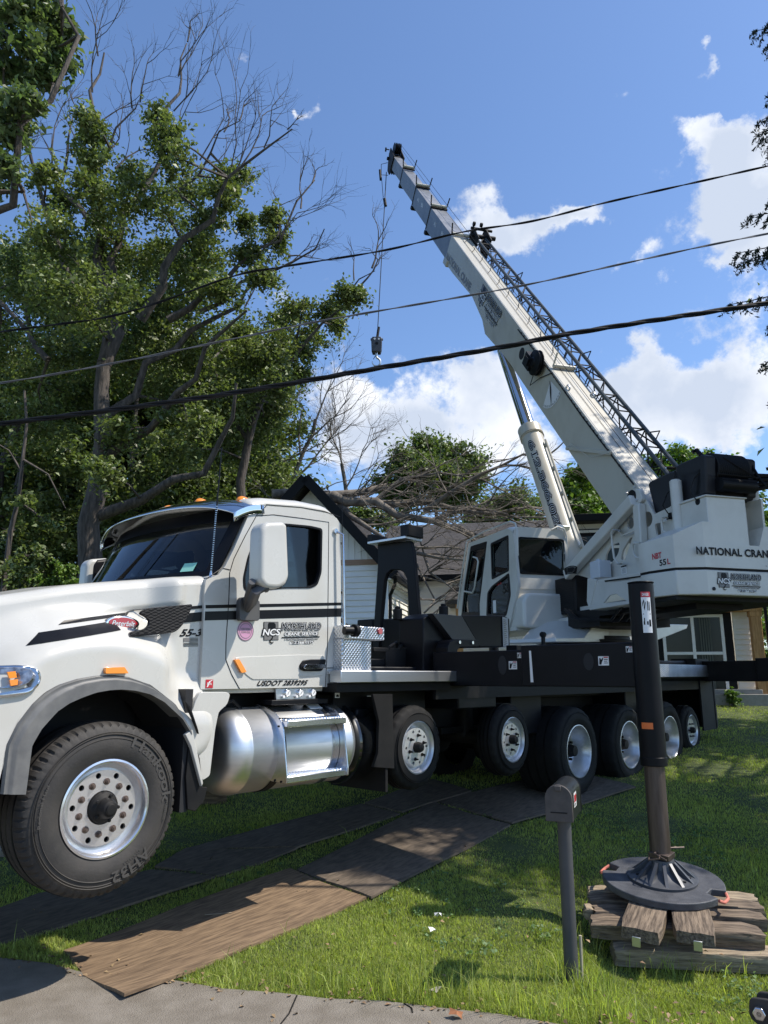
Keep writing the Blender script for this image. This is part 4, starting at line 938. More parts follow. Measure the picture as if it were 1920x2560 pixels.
fq, Wq, Hq = quadmap(z3(1080, 692), z3(1112, 700), z3(1085, 870), .29); b = MB(); b.plate([(0, 0), (Wq, 0), (Wq, Hq), (0, Hq)], [], lambda x, y, t: tuple(fq(x, y, t)), 0, .003); lb = b.build('instruction_label', mat('grey_label', (.35,.36,.37), .5), eb2, smooth=0)
b = MB()
for k in range(14): b.add([fq(Wq * x, Hq * (.06 + .064 * k) + y, .005) for x, y in ((.12, 0), (.12 + .7 * ((k * 37 % 10) / 10 * .4 + .6), 0), (.12 + .7 * ((k * 37 % 10) / 10 * .4 + .6), .012), (.12, .012))], [(0,1,2,3)])
b.build('label_print', DECALG, lb, smooth=0, fixn=False)
pl = SP2([z3(748, 1022), z3(748, 870), z3(765, 838), z3(800, 826), z3(935, 830), z3(935, 870), z3(820, 872), z3(805, 890), z3(812, 1022)], .16); b = MB(); b.plate(rnd(pl, .02, 3), [], ofn, .14, .30); cvo = b.build('curved_bracket', BLACK, truck, bevel=.008)
b = MB()
for x, y in (z3(828, 843), z3(905, 845)): q = S(x, y, .13); b.cyl((q[0], .14, q[2]), (q[0], .125, q[2]), .018, n=8)
b.build('bracket_bolts', ALU, cvo)
b = MB()
for x, y, r in ((460, 668, .05), (732, 650, .055)): q = S(*z3(x, y), .7); b.cyl((q[0], .7, q[2] - .08), (q[0], .7, q[2] + .04), r, n=16); b.cyl((q[0], .7, q[2] + .04), (q[0], .7, q[2] + .07), r * .6, n=16)
b.build('filter_canister', BLACKD, truck, bevel=.01)
b = MB()
q = S(*z3(1180, 860), .1)
b.box(q[0] - .05, q[0] + .08, .1, .25, 2.1, q[2]); b.tube([(q[0] + .9, .3, 2.2), (q[0] + .9, .3, 2.4)], .028, 8); b.cyl((q[0] + .87, .3, 2.4), (q[0] + .93, .3, 2.4), .038, n=10); b.build('outrigger_bracket', BLACKD, truck, bevel=.008)
b = MB(); b.box(q[0] + .15, q[0] + .42, .12, .22, 2.16, q[2] - .03); b.build('hinge_plate', RUST, truck, bevel=.01)

# ---- outriggers
def outrigger(dj, wj, hb, near=True):
    f = (lambda w: w) if near else mir
    b = MB(); b.box(dj - .0, dj + .34, f(.3), f(-.86), 1.79, 2.13)
    beam = b.build('outrigger_beam', BLACK, truck, bevel=.008)
    b = MB(); b.box(dj - .06, dj + .30, f(-.80), f(wj + .06), 1.795, 2.17); bo = b.build('beam_extension', BLACK, beam, bevel=.01)
    return beam, bo
for dj in (3.74, 11.0): 
    be, bo = outrigger(dj, -2.0, 0); outrigger(dj, -2.0, 0, near=False)
    if dj < 5:
        b = MB(); b.plate(circ(SD(*z3(1083, 995), dj)[1], 1.99, .05, 20, .09), [], dfn, dj - .004, dj); b.build('lightening_hole', INTER, be)
        b = MB(); q = SD(*z4(460, 1483), dj - .06); b.plate(circ(q[1], q[2], .05, 20, .075), [], dfn, dj - .0635, dj - .06); b.build('lightening_hole', INTER, bo)
        b = MB(); b.add([(dj - .065, *SD2([p], dj - .065)[0]) for p in (z3(1238, 893), z3(1250, 893), z3(1265, 1080), z3(1248, 1080))], [(0,1,2,3)]); b.build('wear_strip', DECALW, bo, fixn=False)
        for (p0_, p1_, par, dd) in ((z3(1118, 955), z3(1168, 1003), be, dj), (z3(1168, 905), z3(1195, 936), be, dj), (z4(522, 1447), z4(596, 1508), bo, dj - .06), (z4(707, 1380), z4(752, 1420), bo, dj - .06)):
            a, c = SD(*p0_, dd - .003), SD(*p1_, dd - .003); b = MB(); b.add([(dd - .003, a[1], c[2]), (dd - .003, c[1], c[2]), (dd - .003, c[1], a[2]), (dd - .003, a[1], a[2])], [(0,1,2,3)]); lb = b.build('warning_label', DECALW, par, smooth=0, fixn=False)
            W, H = a[1] - c[1], a[2] - c[2]; pp = lambda x, y: (dd - .0045, a[1] - x * W, c[2] + y * H)
            b = MB()
            for poly in (((.08,.1),(.28,.1),(.34,.35),(.5,.75),(.42,.85),(.28,.6),(.2,.85),(.12,.8)), ((.55,.7),(.92,.7),(.92,.62),(.55,.62)), ((.55,.5),(.85,.5),(.85,.43),(.55,.43)), ((.55,.3),(.9,.3),(.9,.23),(.55,.23))): b.add([pp(x, y) for x, y in poly], [tuple(range(len(poly)))])
            b.build('label_mark', DECAL, lb, smooth=0, fixn=False)
            b = MB(); b.add([pp(x, y) for x, y in ((.52,.82),(.95,.82),(.95,.95),(.52,.95))], [(0,1,2,3)]); b.build('label_header', DECALR, lb, smooth=0, fixn=False)
JD, JW = 3.70, -2.0
def jack(d, w, zt_, zb, zpad, near):
    f = (lambda q: q) if near else mir
    b = MB(); b.cyl((d, f(w), zb), (d, f(w), zt_), .104, n=32); jb = b.build('outrigger_jack', BLACK, truck, smooth=40, bevel=.008)
    b = MB()
    b.cyl((d, f(w), zt_), (d, f(w), zt_ + .012), .108, n=32); b.build('jack_cap', BLACK, jb, bevel=.004); b = MB(); b.cyl((d, f(w), zb - .02), (d, f(w), zb + .05), .106, n=32); b.build('jack_collar', BLACK, jb, bevel=.005)
    b = MB(); b.cyl((d, f(w), zpad + .16), (d, f(w), zb), .080, n=28); b.build('jack_ram', RUST, jb)
    FM = Matrix.Translation((d, f(w), zpad)) @ Matrix.Rotation(math.atan(.13), 4, Vector((UU.x, NN.x, 0))) @ Matrix.Translation((-d, -f(w), -zpad)) if near and d < 5 else None
    b = MB(FM); prof = [(0.0, .001), (0.0, .262), (.018, .265), (.022, .25), (.022, .24), (.045, .17), (.09, .11), (.135, .095), (.155, .09), (.155, .001)]
    b.lathe([(p[0], p[1]) for p in prof], lambda a, x, y: (d + x, f(w) + y, zpad + a), 48)
    for k in range(12):
        t = 2 * math.pi * k / 12; c_, s_ = math.cos(t), math.sin(t)
        P = lambda r, z, o: (d + r * c_ - o * s_, f(w) + r * s_ + o * c_, zpad + z)
        b.add([P(.245, .02, -.012), P(.245, .02, .012), P(.10, .145, .012), P(.10, .145, -.012), P(.10, .02, -.012), P(.10, .02, .012)], [(0,1,2,3),(0,3,4),(1,5,2),(3,2,5,4)])
    fl = b.build('jack_float', FLOAT, jb, smooth=30)
    b = MB(FM)
    for k in (2, 8, 9, 4):
        t = 2 * math.pi * (k + .5) / 12; b.cyl((d + .2 * math.cos(t), f(w) + .2 * math.sin(t), zpad + .03), (d + .2 * math.cos(t), f(w) + .2 * math.sin(t), zpad + .042), .012, n=12)
    b.build('float_holes', INTER, fl)
    b = MB(FM); b.box(d - .07, d + .07, f(w) - .08, f(w) + .08, zpad + .16, zpad + .20); b.tube([(d - .16, f(w) - .10, zpad + .20), (d - .10, f(w) + .02, zpad + .21), (d + .05, f(w) + .0, zpad + .215), (d + .16, f(w) - .12, zpad + .22)], .008, 6); b.build('float_lock_pin', RUST, fl, bevel=.003)
    for s1 in (-1, 1):
        b = MB(FM); b.tube([(d + s1 * .09, f(w) - .02, zpad + .20), (d + s1 * .17, f(w) - .05, zpad + .205), (d + s1 * .18, f(w) + .03, zpad + .18), (d + s1 * .10, f(w) + .06, zpad + .17)], .006, 6); b.build('float_handle', BOLT, fl)
    return jb
PADZ = .335
J1 = jack(JD, JW, 2.66, 1.20, PADZ, True)
jack(11.15, JW, 2.5, 1.5, 1.0, True); jack(11.15, JW, 2.5, 1.5, 1.0, False); jack(JD, JW, 2.66, 1.2, .6, False)
# danger label and tape on the near jack
def jlabel(u0, u1, z0, z1, m, name, r, par=J1):
    b = MB(); b.grid(lambda u, v: (JD + r * math.cos(lerp(u0, u1, u)), JW + r * math.sin(lerp(u0, u1, u)), lerp(z0, z1, v)), 10, 1); return b.build(name, m, par, smooth=60)
vw = math.atan2((CAM - TW(JD, JW, 0)).dot(NN), (CAM - TW(JD, JW, 0)).dot(UU))       # angle towards the street in truck axes
lb = jlabel(vw - .05, vw + .70, 2.24, 2.58, DECALW, 'danger_label', 0.1055)
if True:
    jlabel(vw - .05, vw + .70, 2.535, 2.58, DECALR, 'label_header', 0.1063, lb)
    b = MB(); lettering(b, 'DANGER', lambda x, y, l: (lambda a: (JD + 0.1071 * math.cos(a), JW + 0.1071 * math.sin(a), 2.545 + y))(vw + .05 + x / 0.1055), .055, .025); b.build('label_print', DECALW, lb, smooth=0, fixn=False)
    b = MB()
    for poly in (((.1,.72),(.3,.9),(.25,.95),(.1,.85)), ((.3,.62),(.45,.85),(.38,.9),(.22,.7)), ((.6,.62),(.7,.62),(.7,.9),(.6,.9)), ((.8,.62),(.88,.62),(.88,.88),(.8,.88)), ((.1,.5),(.9,.5),(.9,.53),(.1,.53)), ((.1,.2),(.6,.2),(.6,.3),(.1,.3)), ((.15,.3),(.25,.3),(.25,.4),(.15,.4)), ((.7,.15),(.9,.15),(.9,.35),(.7,.35))):
        b.add([(lambda a: (JD + 0.1069 * math.cos(a), JW + 0.1069 * math.sin(a), 2.25 + .28 * y))(vw - .04 + .72 * x) for x, y in poly], [(0,1,2,3)])
    b.build('label_mark', DECAL, lb, smooth=0, fixn=False)
jlabel(vw - .75, vw + .15, 1.47, 1.52, ORANGE, 'orange_tape', 0.1055)

# ------------------------------------------------------------------ crane superstructure, own axes (x right, y towards the boom tip, z up)
AZ, EL = R_(-16), R_(50.2)
BD = Vector((math.sin(AZ) * math.cos(EL), math.cos(AZ) * math.cos(EL), math.sin(EL))); BR = Vector((math.cos(AZ), -math.sin(AZ), 0)); BV = BR.cross(BD)
A0 = CAM + ray(1595, 1217) * 10.7
TF = Vector((math.sin(AZ), math.cos(AZ), 0)); TO = A0 + BR * .255 + TF * 2.07; TO.z = 0
inv = Matrix(((UU.x, UU.y, 0, -W0.dot(UU)), (NN.x, NN.y, 0, -W0.dot(NN)), (0, 0, 1, 0), (0, 0, 0, 1)))
TM = inv @ Matrix(((BR.x, TF.x, 0, TO.x), (BR.y, TF.y, 0, TO.y), (0, 0, 1, 0), (0, 0, 0, 1)))
def TX(px, py, x): p = hit(px, py, TO + BR * x, BR); q = p - TO; return (x, q.dot(TF), p.z)
def TY(px, py, y): p = hit(px, py, TO + TF * y, TF); q = p - TO; return (q.dot(BR), y, p.z)
def TX2(pts, x): return [TX(a, b, x)[1:] for a, b in pts]
def TY2(pts, y): return [TY(a, b, y)[0::2] for a, b in pts]
xfn = lambda a, b, t: (t, a, b)
yfn = lambda a, b, t: (a, t, b)
def B_(): return MB(TM)
def z6(x, y): return (1540 + x * .22905, 1080 + y * .22905)
def zc(x, y): return (1130 + x * .25919, 1280 + y * .25919)
b = B_(); b.cyl((0, 0, 2.0), (0, 0, 2.36), .78, n=40); b.cyl((0, 0, 2.36), (0, 0, 2.5), .70, n=40); b.cyl((0, 0, 2.40), (0, 0, 2.44), .82, n=40)
tt = b.build('turntable', BLACKD, truck, bevel=.01)
sb = MB(); sb.plate(SP2([z4(520, 1200), z4(700, 1160), z4(890, 1230), z4(1125, 1235), z4(1115, 1262), z4(905, 1345), z4(430, 1352), z4(240, 1350), z4(240, 1325), z4(430, 1322)], .7), [], ofn, .7, 1.8); sb.build('pedestal', CRANE, truck, bevel=.01)
# turret deck and plates
plate_px = [z4(330, 885), z4(600, 560), z4(735, 365), z4(770, 330), z4(812, 330), z4(905, 497), z4(1085, 412), z4(1240, 366), z4(1262, 640), z4(1262, 900), z4(850, 900), z4(520, 940)]
po = TX2(plate_px, -.42)
H1 = circ(*TX2([z4(860, 530)], -.42)[0], .105, 24); H2 = circ(*TX2([z4(745, 556)], -.42)[0], .085, 24)
H3 = rnd(TX2([z4(905, 560), z4(985, 548), z4(990, 630), z4(922, 648)], -.42), .06, 4); H4 = rnd(TX2([z4(1092, 500), z4(1125, 500), z4(1128, 560), z4(1094, 582)], -.42), .05, 4)
H5 = rnd(TX2([z4(580, 760), z4(620, 700), z4(675, 680), z4(665, 760), z4(590, 860), z4(575, 830)], -.42), .07, 4); H6 = rnd(TX2([z4(745, 650), z4(760, 650), z4(705, 810), z4(680, 800), z4(690, 740)], -.42), .05, 4)
for x in (-.42, .42):
    b = B_(); b.plate(po, [H1, H2, H3, H4, H5, H6], xfn, x - .015, x + .015)
    o = b.build('turret_plate', CRANE, tt, bevel=.006)
    if x < 0: tplate = o
q = TX2([z4(770, 380)], -.45)[0]
b = B_(); b.plate(rnd(TX2([z4(735, 365), z4(770, 328), z4(810, 330), z4(830, 400), z4(800, 432), z4(750, 438)], -.47), .03, 3), [], xfn, -.50, -.435); b.build('pivot_boss', CRANE, tplate, bevel=.012)
b = B_(); b.cyl((-.515, *q), (-.45, *q), .095, n=28); b.cyl((.45, *q), (.5, *q), .095, n=28); b.build('pivot_pin', BLACKD, tplate, bevel=.008)
b = B_()
for a in (.6, 2.2, 3.7, 5.3): b.cyl((-.52, q[0] + .14 * math.cos(a), q[1] + .14 * math.sin(a)), (-.49, q[0] + .14 * math.cos(a), q[1] + .14 * math.sin(a)), .016, n=8)
b.build('pivot_bolts', ALUB, tplate)
s0, s1 = TX(*z4(765, 400), -.53), TX(*z4(315, 905), -.53)
b = B_(); b.beam(s0, s1, .13, .17, up=(0, .6, 1)); b.build('diagonal_strut', CRANE, tplate, bevel=.02, seg=3)
s0, s1 = TX(*z4(795, 430), -.50), TX(*z4(828, 930), -.50)
b = B_(); b.beam(s0, s1, .12, .15, up=(0, 1, 0)); b.build('vertical_post', CRANE, tplate, bevel=.02, seg=3)
b = B_(); b.box(-.405, .405, -3.4, -.4, 2.86, 2.95); b.box(-.405, .405, -3.38, -3.34, 2.95, 4.0); b.box(-.5, .5, -.6, .7, 2.5, 2.8); b.box(-.405, .405, -3.3, -2.7, 3.3, 3.9); b.build('turret_floor', CRANE, tplate, bevel=.006)
def rail(pts, x, out, r, name='grab_handle', m=CRANE, par=tplate, ends=True):
    p = [TX(a, c, x - out) for a, c in pts]; e0, e1 = TX(*pts[0], x), TX(*pts[-1], x)
    b = B_(); b.tube(([e0] if ends else []) + p + ([e1] if ends else []), r, 8); return b.build(name, m, par, smooth=60)
rail([z4(665, 605), z4(625, 600), z4(612, 620), z4(616, 690), z4(630, 790), z4(655, 828), z4(678, 830)], -.46, .12, .016)
rail([z4(660, 612), z4(685, 640), z4(780, 600), z4(795, 570)], -.44, .06, .014)
rail([z4(800, 690), z4(765, 688), z4(754, 705), z4(758, 760), z4(775, 785), z4(808, 792)], -.57, .05, .016)
rail([z4(985, 520), z4(955, 522), z4(946, 540), z4(955, 605), z4(975, 622), z4(1008, 624)], -.43, .08, .016)
# labels on the turret plate
a, c = TX(*z4(675, 845), -.442), TX(*z4(715, 893), -.442)
b = B_(); b.box(-.441, -.436, a[1], c[1], c[2], a[2]) if False else b.add([(-.441, a[1], c[2]), (-.441, c[1], c[2]), (-.441, c[1], a[2]), (-.441, a[1], a[2])], [(0,1,2,3)]); lb = b.build('plate_label', DECALW, tplate, smooth=0, fixn=False)
b = B_(); W, H = c[1] - a[1], a[2] - c[2]
for k in range(6): b.add([(-.4425, a[1] + W * .1, c[2] + H * (.12 + .11 * k)), (-.4425, a[1] + W * .85, c[2] + H * (.12 + .11 * k)), (-.4425, a[1] + W * .85, c[2] + H * (.15 + .11 * k)), (-.4425, a[1] + W * .1, c[2] + H * (.15 + .11 * k))], [(0,1,2,3)])
b.add([(-.4425, a[1], a[2] - H * .16), (-.4425, a[1] + W, a[2] - H * .16), (-.4425, a[1] + W, a[2]), (-.4425, a[1], a[2])], [(0,1,2,3)]); b.build('label_print', DECAL, lb, smooth=0, fixn=False)
# left service deck (bracket with tread)
b = B_(); XP = -.85
pf = TX2([z4(520, 935), z4(845, 880), z4(845, 925), z4(525, 965)], XP); b.plate(pf, [], xfn, XP, -.44)
pf = TX2([z4(515, 940), z4(520, 960), z4(840, 905), z4(832, 960), z4(815, 1080), z4(720, 1082), z4(640, 1030), z4(600, 1040), z4(560, 1090), z4(720, 1108), z4(470, 1135), z4(470, 1090)], XP); b.plate(pf, [], xfn, XP, XP + .02)
pf = TX2([z4(470, 1110), z4(830, 1062), z4(830, 1085), z4(480, 1138)], XP); b.plate(pf, [], xfn, XP - .03, -.44)
pf = TX2([z4(455, 925), z4(515, 935), z4(470, 1140), z4(450, 1080)], XP); b.plate(pf, [], xfn, XP - .01, XP + .03)
b.build('service_step', CRANE, tplate, bevel=.006)
b = B_(); b.box(-.80, -.46, -2.3, -.9, 3.27, 3.29) if False else b.plate(TX2([z4(565, 940), z4(825, 905), z4(825, 915), z4(570, 950)], XP - .004), [], xfn, XP - .006, XP); b.build('step_grating', BLACKD, tplate)
# black cooler box
b = B_(); ca = TX2([z4(235, 932), z4(440, 922), z4(465, 1148), z4(247, 1142)], -1.0)
yb = TY(*z4(232, 932), .05); 
cb0 = TX2([z4(395, 925), z4(440, 922), z4(468, 1165), z4(415, 1160)], XP - .05)
b.box(-1.12, -.55, -.95, -.15, 2.98, 3.42) if False else None
pf = TY2([z4(232, 932), z4(402, 898), z4(415, 1150), z4(245, 1142)], -.55)
b.plate(pf, [], yfn, -.55, -1.0 + .35); 
cbx = max(p[0] for p in pf); z_0 = sum(p[1] for p in pf[2:]) / 2; z_1 = sum(p[1] for p in pf[:2]) / 2; x_0 = pf[0][0]
cy0 = -.55; x_0 = TY(*z4(372, 910), cy0)[0]; cbx = TY(*z4(445, 920), cy0)[0]; z_1 = TY(*z4(372, 902), cy0)[2]; z_0 = TY(*z4(372, 1150), cy0)[2]; cy1 = TX(*z4(232, 932), x_0)[1]
b = B_(); b.box(x_0, cbx + .05, cy0, cy1, z_0, z_1); cool = b.build('cooler_box', BLACK, tplate, bevel=.012)
b = B_()
for k in range(14): b.box(x_0 - .006, x_0, cy0 + .1, cy1 - .08, z_0 + .06 + k * (z_1 - z_0 - .1) / 14, z_0 + .075 + k * (z_1 - z_0 - .1) / 14)
b.build('cooler_louvres', BLACKD, cool)
b = B_(); b.box(cbx + .06, cbx + .16, -.66, -.40, z_0 + .02, z_1 - .04); cp = b.build('riveted_tank', DECALW, tplate, bevel=.02)
t0 = TX(*z4(530, 865), -.60); b = B_(); b.box(-.68, -.48, t0[1] - .13, t0[1] + .13, t0[2] - .14, t0[2] + .12); b.cyl((-.6, t0[1], t0[2] + .12), (-.6, t0[1], t0[2] + .15), .04, n=12); b.build('washer_bottle', mat('milky_plastic', (.55,.58,.62), .4), tplate, bevel=.03, seg=3)
b = B_(); t0 = TX(*z4(340, 890), -.75)
for k in range(5): b.tube([(-.75 + .07 * math.cos(t), t0[1] + (.10 + .012 * k) * math.sin(t), t0[2] + .02 * k + .01 * math.sin(2 * t)) for t in np.linspace(0, 2 * math.pi, 17)[:-1]], .009, 6, closed=True)
b.build('coiled_hose', BLACKD, cool)
b = B_()
for k in range(7):
    x = -.7 + .12 * k; b.tube([(x, -.6 + .1 * k, 2.9), (x - .1, -1.0, 2.72 - .03 * (k % 3)), (x + .1, -1.7, 2.66), (x, -2.2, 2.85)], .022, 6)
b.box(-.6, .6, -1.4, -.5, 2.6, 2.86); b.box(-.35, .35, -3.2, -1.2, 2.7, 2.86); b.build('underside_hoses', BLACKD, tt)
# rear box behind the winch
b = B_(); RBY = -3.695
rb = TY2([z4(1243, 372), z4(1505, 400), z4(1528, 700), z4(1258, 690)], RBY)
b.box(rb[0][0], rb[1][0], RBY, RBY + .65, 2.95, (rb[0][1] + rb[1][1]) / 2); b.box(rb[0][0] - .02, rb[1][0] + .02, RBY - .02, RBY + .66, (rb[0][1] + rb[1][1]) / 2, (rb[0][1] + rb[1][1]) / 2 + .02)
b.build('rear_cabinet', CRANE, tt, bevel=.01)
b = B_()
for p_ in (z4(1012, 508), z4(1197, 412)): t0 = TX(*p_, -.45); b.cyl((-.47, t0[1], t0[2]), (-.43, t0[1], t0[2]), .045, n=16); b.tube([(-.47, t0[1], t0[2]), (-.53, t0[1] + .05, t0[2] + .14), (-.47, t0[1] + .02, t0[2] + .30), (-.44, t0[1] - .05, t0[2] + .36)], .008, 6)
b.build('cable_glands', BLACKD, tplate)
# counterweight
def cwplan(y_in, grow=0.0):
    g = grow; return [(-1.0 - g, y_in), (-1.0 - g, -3.2), (-.90 - g, -3.58 - g), (-.58, -3.72 - g), (.58, -3.72 - g), (.90 + g, -3.58 - g), (1.0 + g, -3.2), (1.0 + g, y_in)]
def cwz(px_, py_, y): return TY(px_, py_, y)[2]
zc_top = cwz(*z4(1205, 546), -3.70); zl_top = cwz(*z4(1040, 636), -3.55); zsplit = cwz(*z4(1300, 868), -3.72); zbot = cwz(*z4(1300, 1035), -3.72); znotch = cwz(*z4(1430, 700), -3.72)
def cwslab(z0_, ztops, name, m=CRANE):
    b = B_(); pl = cwplan(-3.02); n = len(pl); vs = [(x, y, z0_) for x, y in pl] + [(x, y, z) for (x, y), z in zip(pl, ztops)]
    b.add(vs, [tuple(range(n))[::-1], tuple(range(n, 2 * n))] + [(i, (i + 1) % n, n + (i + 1) % n, n + i) for i in range(n)]); return b.build(name, m, tt, bevel=.015, seg=3, smooth=20)
# upper slab: rear wall profile with raised shoulders and a notch
b = B_(); pl = cwplan(-3.02)
prof_x = [(-1.0, zl_top - .03), (-.90, zl_top), (-.58, zc_top), (-.34, zc_top), (-.339, znotch), (.22, znotch), (.32, zc_top - .02), (.58, zc_top), (.90, zl_top), (1.0, zl_top - .03)]
def rear_y(x):
    ax = abs(x)
    if ax <= .58: return -3.72
    if ax <= .90: return lerp(-3.72, -3.58, (ax - .58) / .32)
    return lerp(-3.58, -3.2, (ax - .90) / .10)
vs = []; 
for x, z in prof_x: vs += [(x, rear_y(x), zsplit + .03), (x, rear_y(x), z), (x, -3.02 if z > znotch + .01 and abs(x) > .35 else -3.44, z), (x, -3.02, zsplit + .03)]
n = len(prof_x); fs = []
for i in range(n - 1):
    for k in range(4): fs.append((i * 4 + k, i * 4 + (k + 1) % 4, (i + 1) * 4 + (k + 1) % 4, (i + 1) * 4 + k))
fs += [(0, 1, 2, 3), tuple((n - 1) * 4 + k for k in (3, 2, 1, 0))]
b.add(vs, fs); cwu = b.build('counterweight', CRANE, tt, bevel=.014, seg=3, smooth=20)
cwl = cwslab(zbot, [zsplit] * 8, 'counterweight_slab'); cwl.parent = cwu
b = B_(); pl2 = [(x * .985, y * .995) for x, y in cwplan(-3.02)]; b.add([(x, y, zsplit - .002) for x, y in pl2] + [(x, y, zsplit + .034) for x, y in pl2], [tuple(range(8))[::-1], tuple(range(8, 16))] + [(i, (i + 1) % 8, 8 + (i + 1) % 8, 8 + i) for i in range(8)]); b.build('counterweight_gap', BLACKD, cwu)
b = B_(); b.box(-.9, .9, -3.55, -2.6, zbot - .05, zbot - .005); b.box(-.6, .6, -2.6, -1.4, zbot - .08, 2.9); b.build('counterweight_carrier', BLACKD, tt)
# posts
for sx, pp, pb, yy in ((-1, z4(1045, 275), z4(1062, 610), -3.15), (1, z4(1557, 340), z4(1577, 582), -3.15)):
    t0, t1 = TY(*pp, yy), TY(*pb, yy); x = (t0[0] + t1[0]) / 2
    b = B_(); b.cyl((x, yy, t1[2] - .12), (x, yy, t0[2]), .075, n=24); b.cyl((x, yy, t0[2]), (x, yy, t0[2] + .015), .06, n=20); pt = b.build('guide_post', CRANE, tt, bevel=.012, seg=3)
    if sx < 0:
        b = B_(); b.tube([(x, yy, t0[2]), (x + .01, yy, t0[2] + .13)], .012, 6); b.cyl((x, yy, t0[2] + .02), (x, yy, t0[2] + .06), .02, n=8); b.build('work_light_cable', BLACKD, pt)
# writing on the counterweight
def cwq(tl_, tr_, bl_, y=-3.725):
    a, b_, c = Vector(TY(*tl_, y)), Vector(TY(*tr_, y)), Vector(TY(*bl_, y)); W, H = (b_ - a).length, (a - c).length
    return (lambda x, yy, l: (c.x + x, y - l, c.z + yy)), W, H
f_, W, H = cwq(z4(1180, 712), z4(1659, 740), z4(1180, 765)); Wn = W * 1.045
b = B_(); lettering(b, 'NATIONAL CRANE', f_, Wn * 1.03, H, offset=.035, spacing=1.08); b.build('maker_lettering', DECAL, cwu, smooth=0, fixn=False)
b = B_(); lettering(b, 'by', lambda x, y, l: f_(Wn * .91 + x, y - H * 1.15, l), .02, .02, offset=0); lettering(b, 'Manitowoc', lambda x, y, l: f_(Wn * .955 + x, y - H * 1.3, l), .23, .055, offset=.02); b.build('maker_lettering', DECAL, cwu, smooth=0, fixn=False)
def cham(px_, py_): return TX(px_, py_, 0)
# model mark on the left chamfer: plane through (-1.0,-3.2) and (-.9,-3.58)
ca_, cb_2 = Vector((-1.0, -3.2, 0)), Vector((-.90, -3.58, 0)); cd_ = (cb_2 - ca_).normalized(); cn_ = Vector((cd_.y, -cd_.x, 0))
if cn_.x > 0: cn_ = -cn_
def chf(x, y, l): p = ca_ + cd_ * x + cn_ * l; return (p.x, p.y, y)
zz = cwz(*z4(930, 800), -3.4)
b = B_(); lettering(b, 'NBT', lambda x, y, l: chf(.07 + x, zz + .015 + y + x * .05, l), .14, .075, offset=.05); b.build('model_lettering', DECALR, cwu, smooth=0, fixn=False)
b = B_(); lettering(b, '55', lambda x, y, l: chf(.17 + x, zz - .075 + y + x * .05, l), .10, .075, offset=.03); b.build('model_lettering', DECAL, cwu, smooth=0, fixn=False)
b = B_(); lettering(b, 'L', lambda x, y, l: chf(.285 + x, zz - .068 + y, l), .045, .07, offset=.04); b.build('model_lettering', DECALR, cwu, smooth=0, fixn=False)
f_, W, H = cwq(z4(1322, 885), z4(1620, 900), z4(1322, 1015), -3.72)
b = B_(); b.add([f_(.001, .001, .002), f_(.002, .001, .002), f_(.001, .002, .002)], [(0, 1, 2)]); lgo2 = b.build('company_logo', DECAL, cwl, smooth=0, fixn=False)
class _L:                                                   # the logo builder writes straight meshes; map them through the crane axes
    pass
company_logo(lgo2, lambda x, y, l: tuple(TM @ Vector(f_(x, y, l * 1.6 + .003))), W, H)
b = B_(); q = TY(*z4(1296, 995), -3.72); b.cyl((q[0], -3.73, q[2]), (q[0], -3.70, q[2]), .022, n=12); b.build('counterweight_hole', INTER, cwl)
# winches
b = B_(); w1 = TX2([z4(855, 295), z4(870, 275), z4(1015, 208), z4(1040, 210), z4(1062, 420), z4(910, 497), z4(900, 480)], -.36); b.plate(rnd(w1, .03, 3), [], xfn, -.36, .36)
w2_ = TX2([z4(1040, 180), z4(1060, 160), z4(1215, 95), z4(1240, 105), z4(1245, 362), z4(1085, 408), z4(1062, 395)], -.36); b.plate(rnd(w2_, .03, 3), [], xfn, -.36, -.20)
w2b = [(y, z - .0) for y, z in w2_]; b.plate(rnd(w2b, .03, 3), [], xfn, .26, .40)
yr = w2_[3][0]; zt0, zt1 = w2_[4][1], w2_[3][1]
b.box(-.36, .40, yr + .1, yr + .5, zt0 - .02, zt1 - .12)
win = b.build('winch_housing', mat('matt_black_cover', (.008,.008,.012), .55), tt, bevel=.02)
b = B_(); zc0 = (zt0 + zt1) / 2
b.cyl((-.2, yr + .18, zc0 + .12), (.28, yr + .18, zc0 + .12), .20, n=32); b.cyl((-.22, yr - .02, zc0 - .12), (.30, yr - .02, zc0 - .12), .09, n=24); b.build('winch_drum', BLACK, win)
b = B_()
for k in range(16): b.lathe([(-.2 + k * .03, .2), (-.185 + k * .03, .215), (-.17 + k * .03, .2)], lambda a, x, y: (a, yr + .18 + x, zc0 + .12 + y), 28)
b.build('winch_rope', BLACKD, win)
b = B_(); b.tube([(-.28, yr + .06, zt1 + .0), (.34, yr + .04, zt1 - .01)], .018, 8); b.tube([(-.26, yr - .06, zt1 - .24), (.36, yr - .06, zt1 - .25)], .012, 8); b.tube([(.34, yr + .04, zt1 - .01), (.38, yr - .05, zt1 - .25), (.42, yr - .1, zt0 + .12)], .016, 8); b.tube([(-.10, yr + .0, zt1), (.28, yr - .12, zt0 + .2)], .009, 6)
for k in range(4): b.tube([(.36, yr, zt1 - .20 - .06 * k), (.50, yr - .02, zt1 - .20 - .05 * k), (.60 + .02 * k, yr - .04, zt1 - .2 - .05 * k)], .028, 8)
b.tube([(-.30, yr + .1, zt1), (-.34, yr + .18, zt1 + .13), (-.38, yr + .2, zt1 + .10)], .03, 8); b.build('winch_frame', BLACK, win)
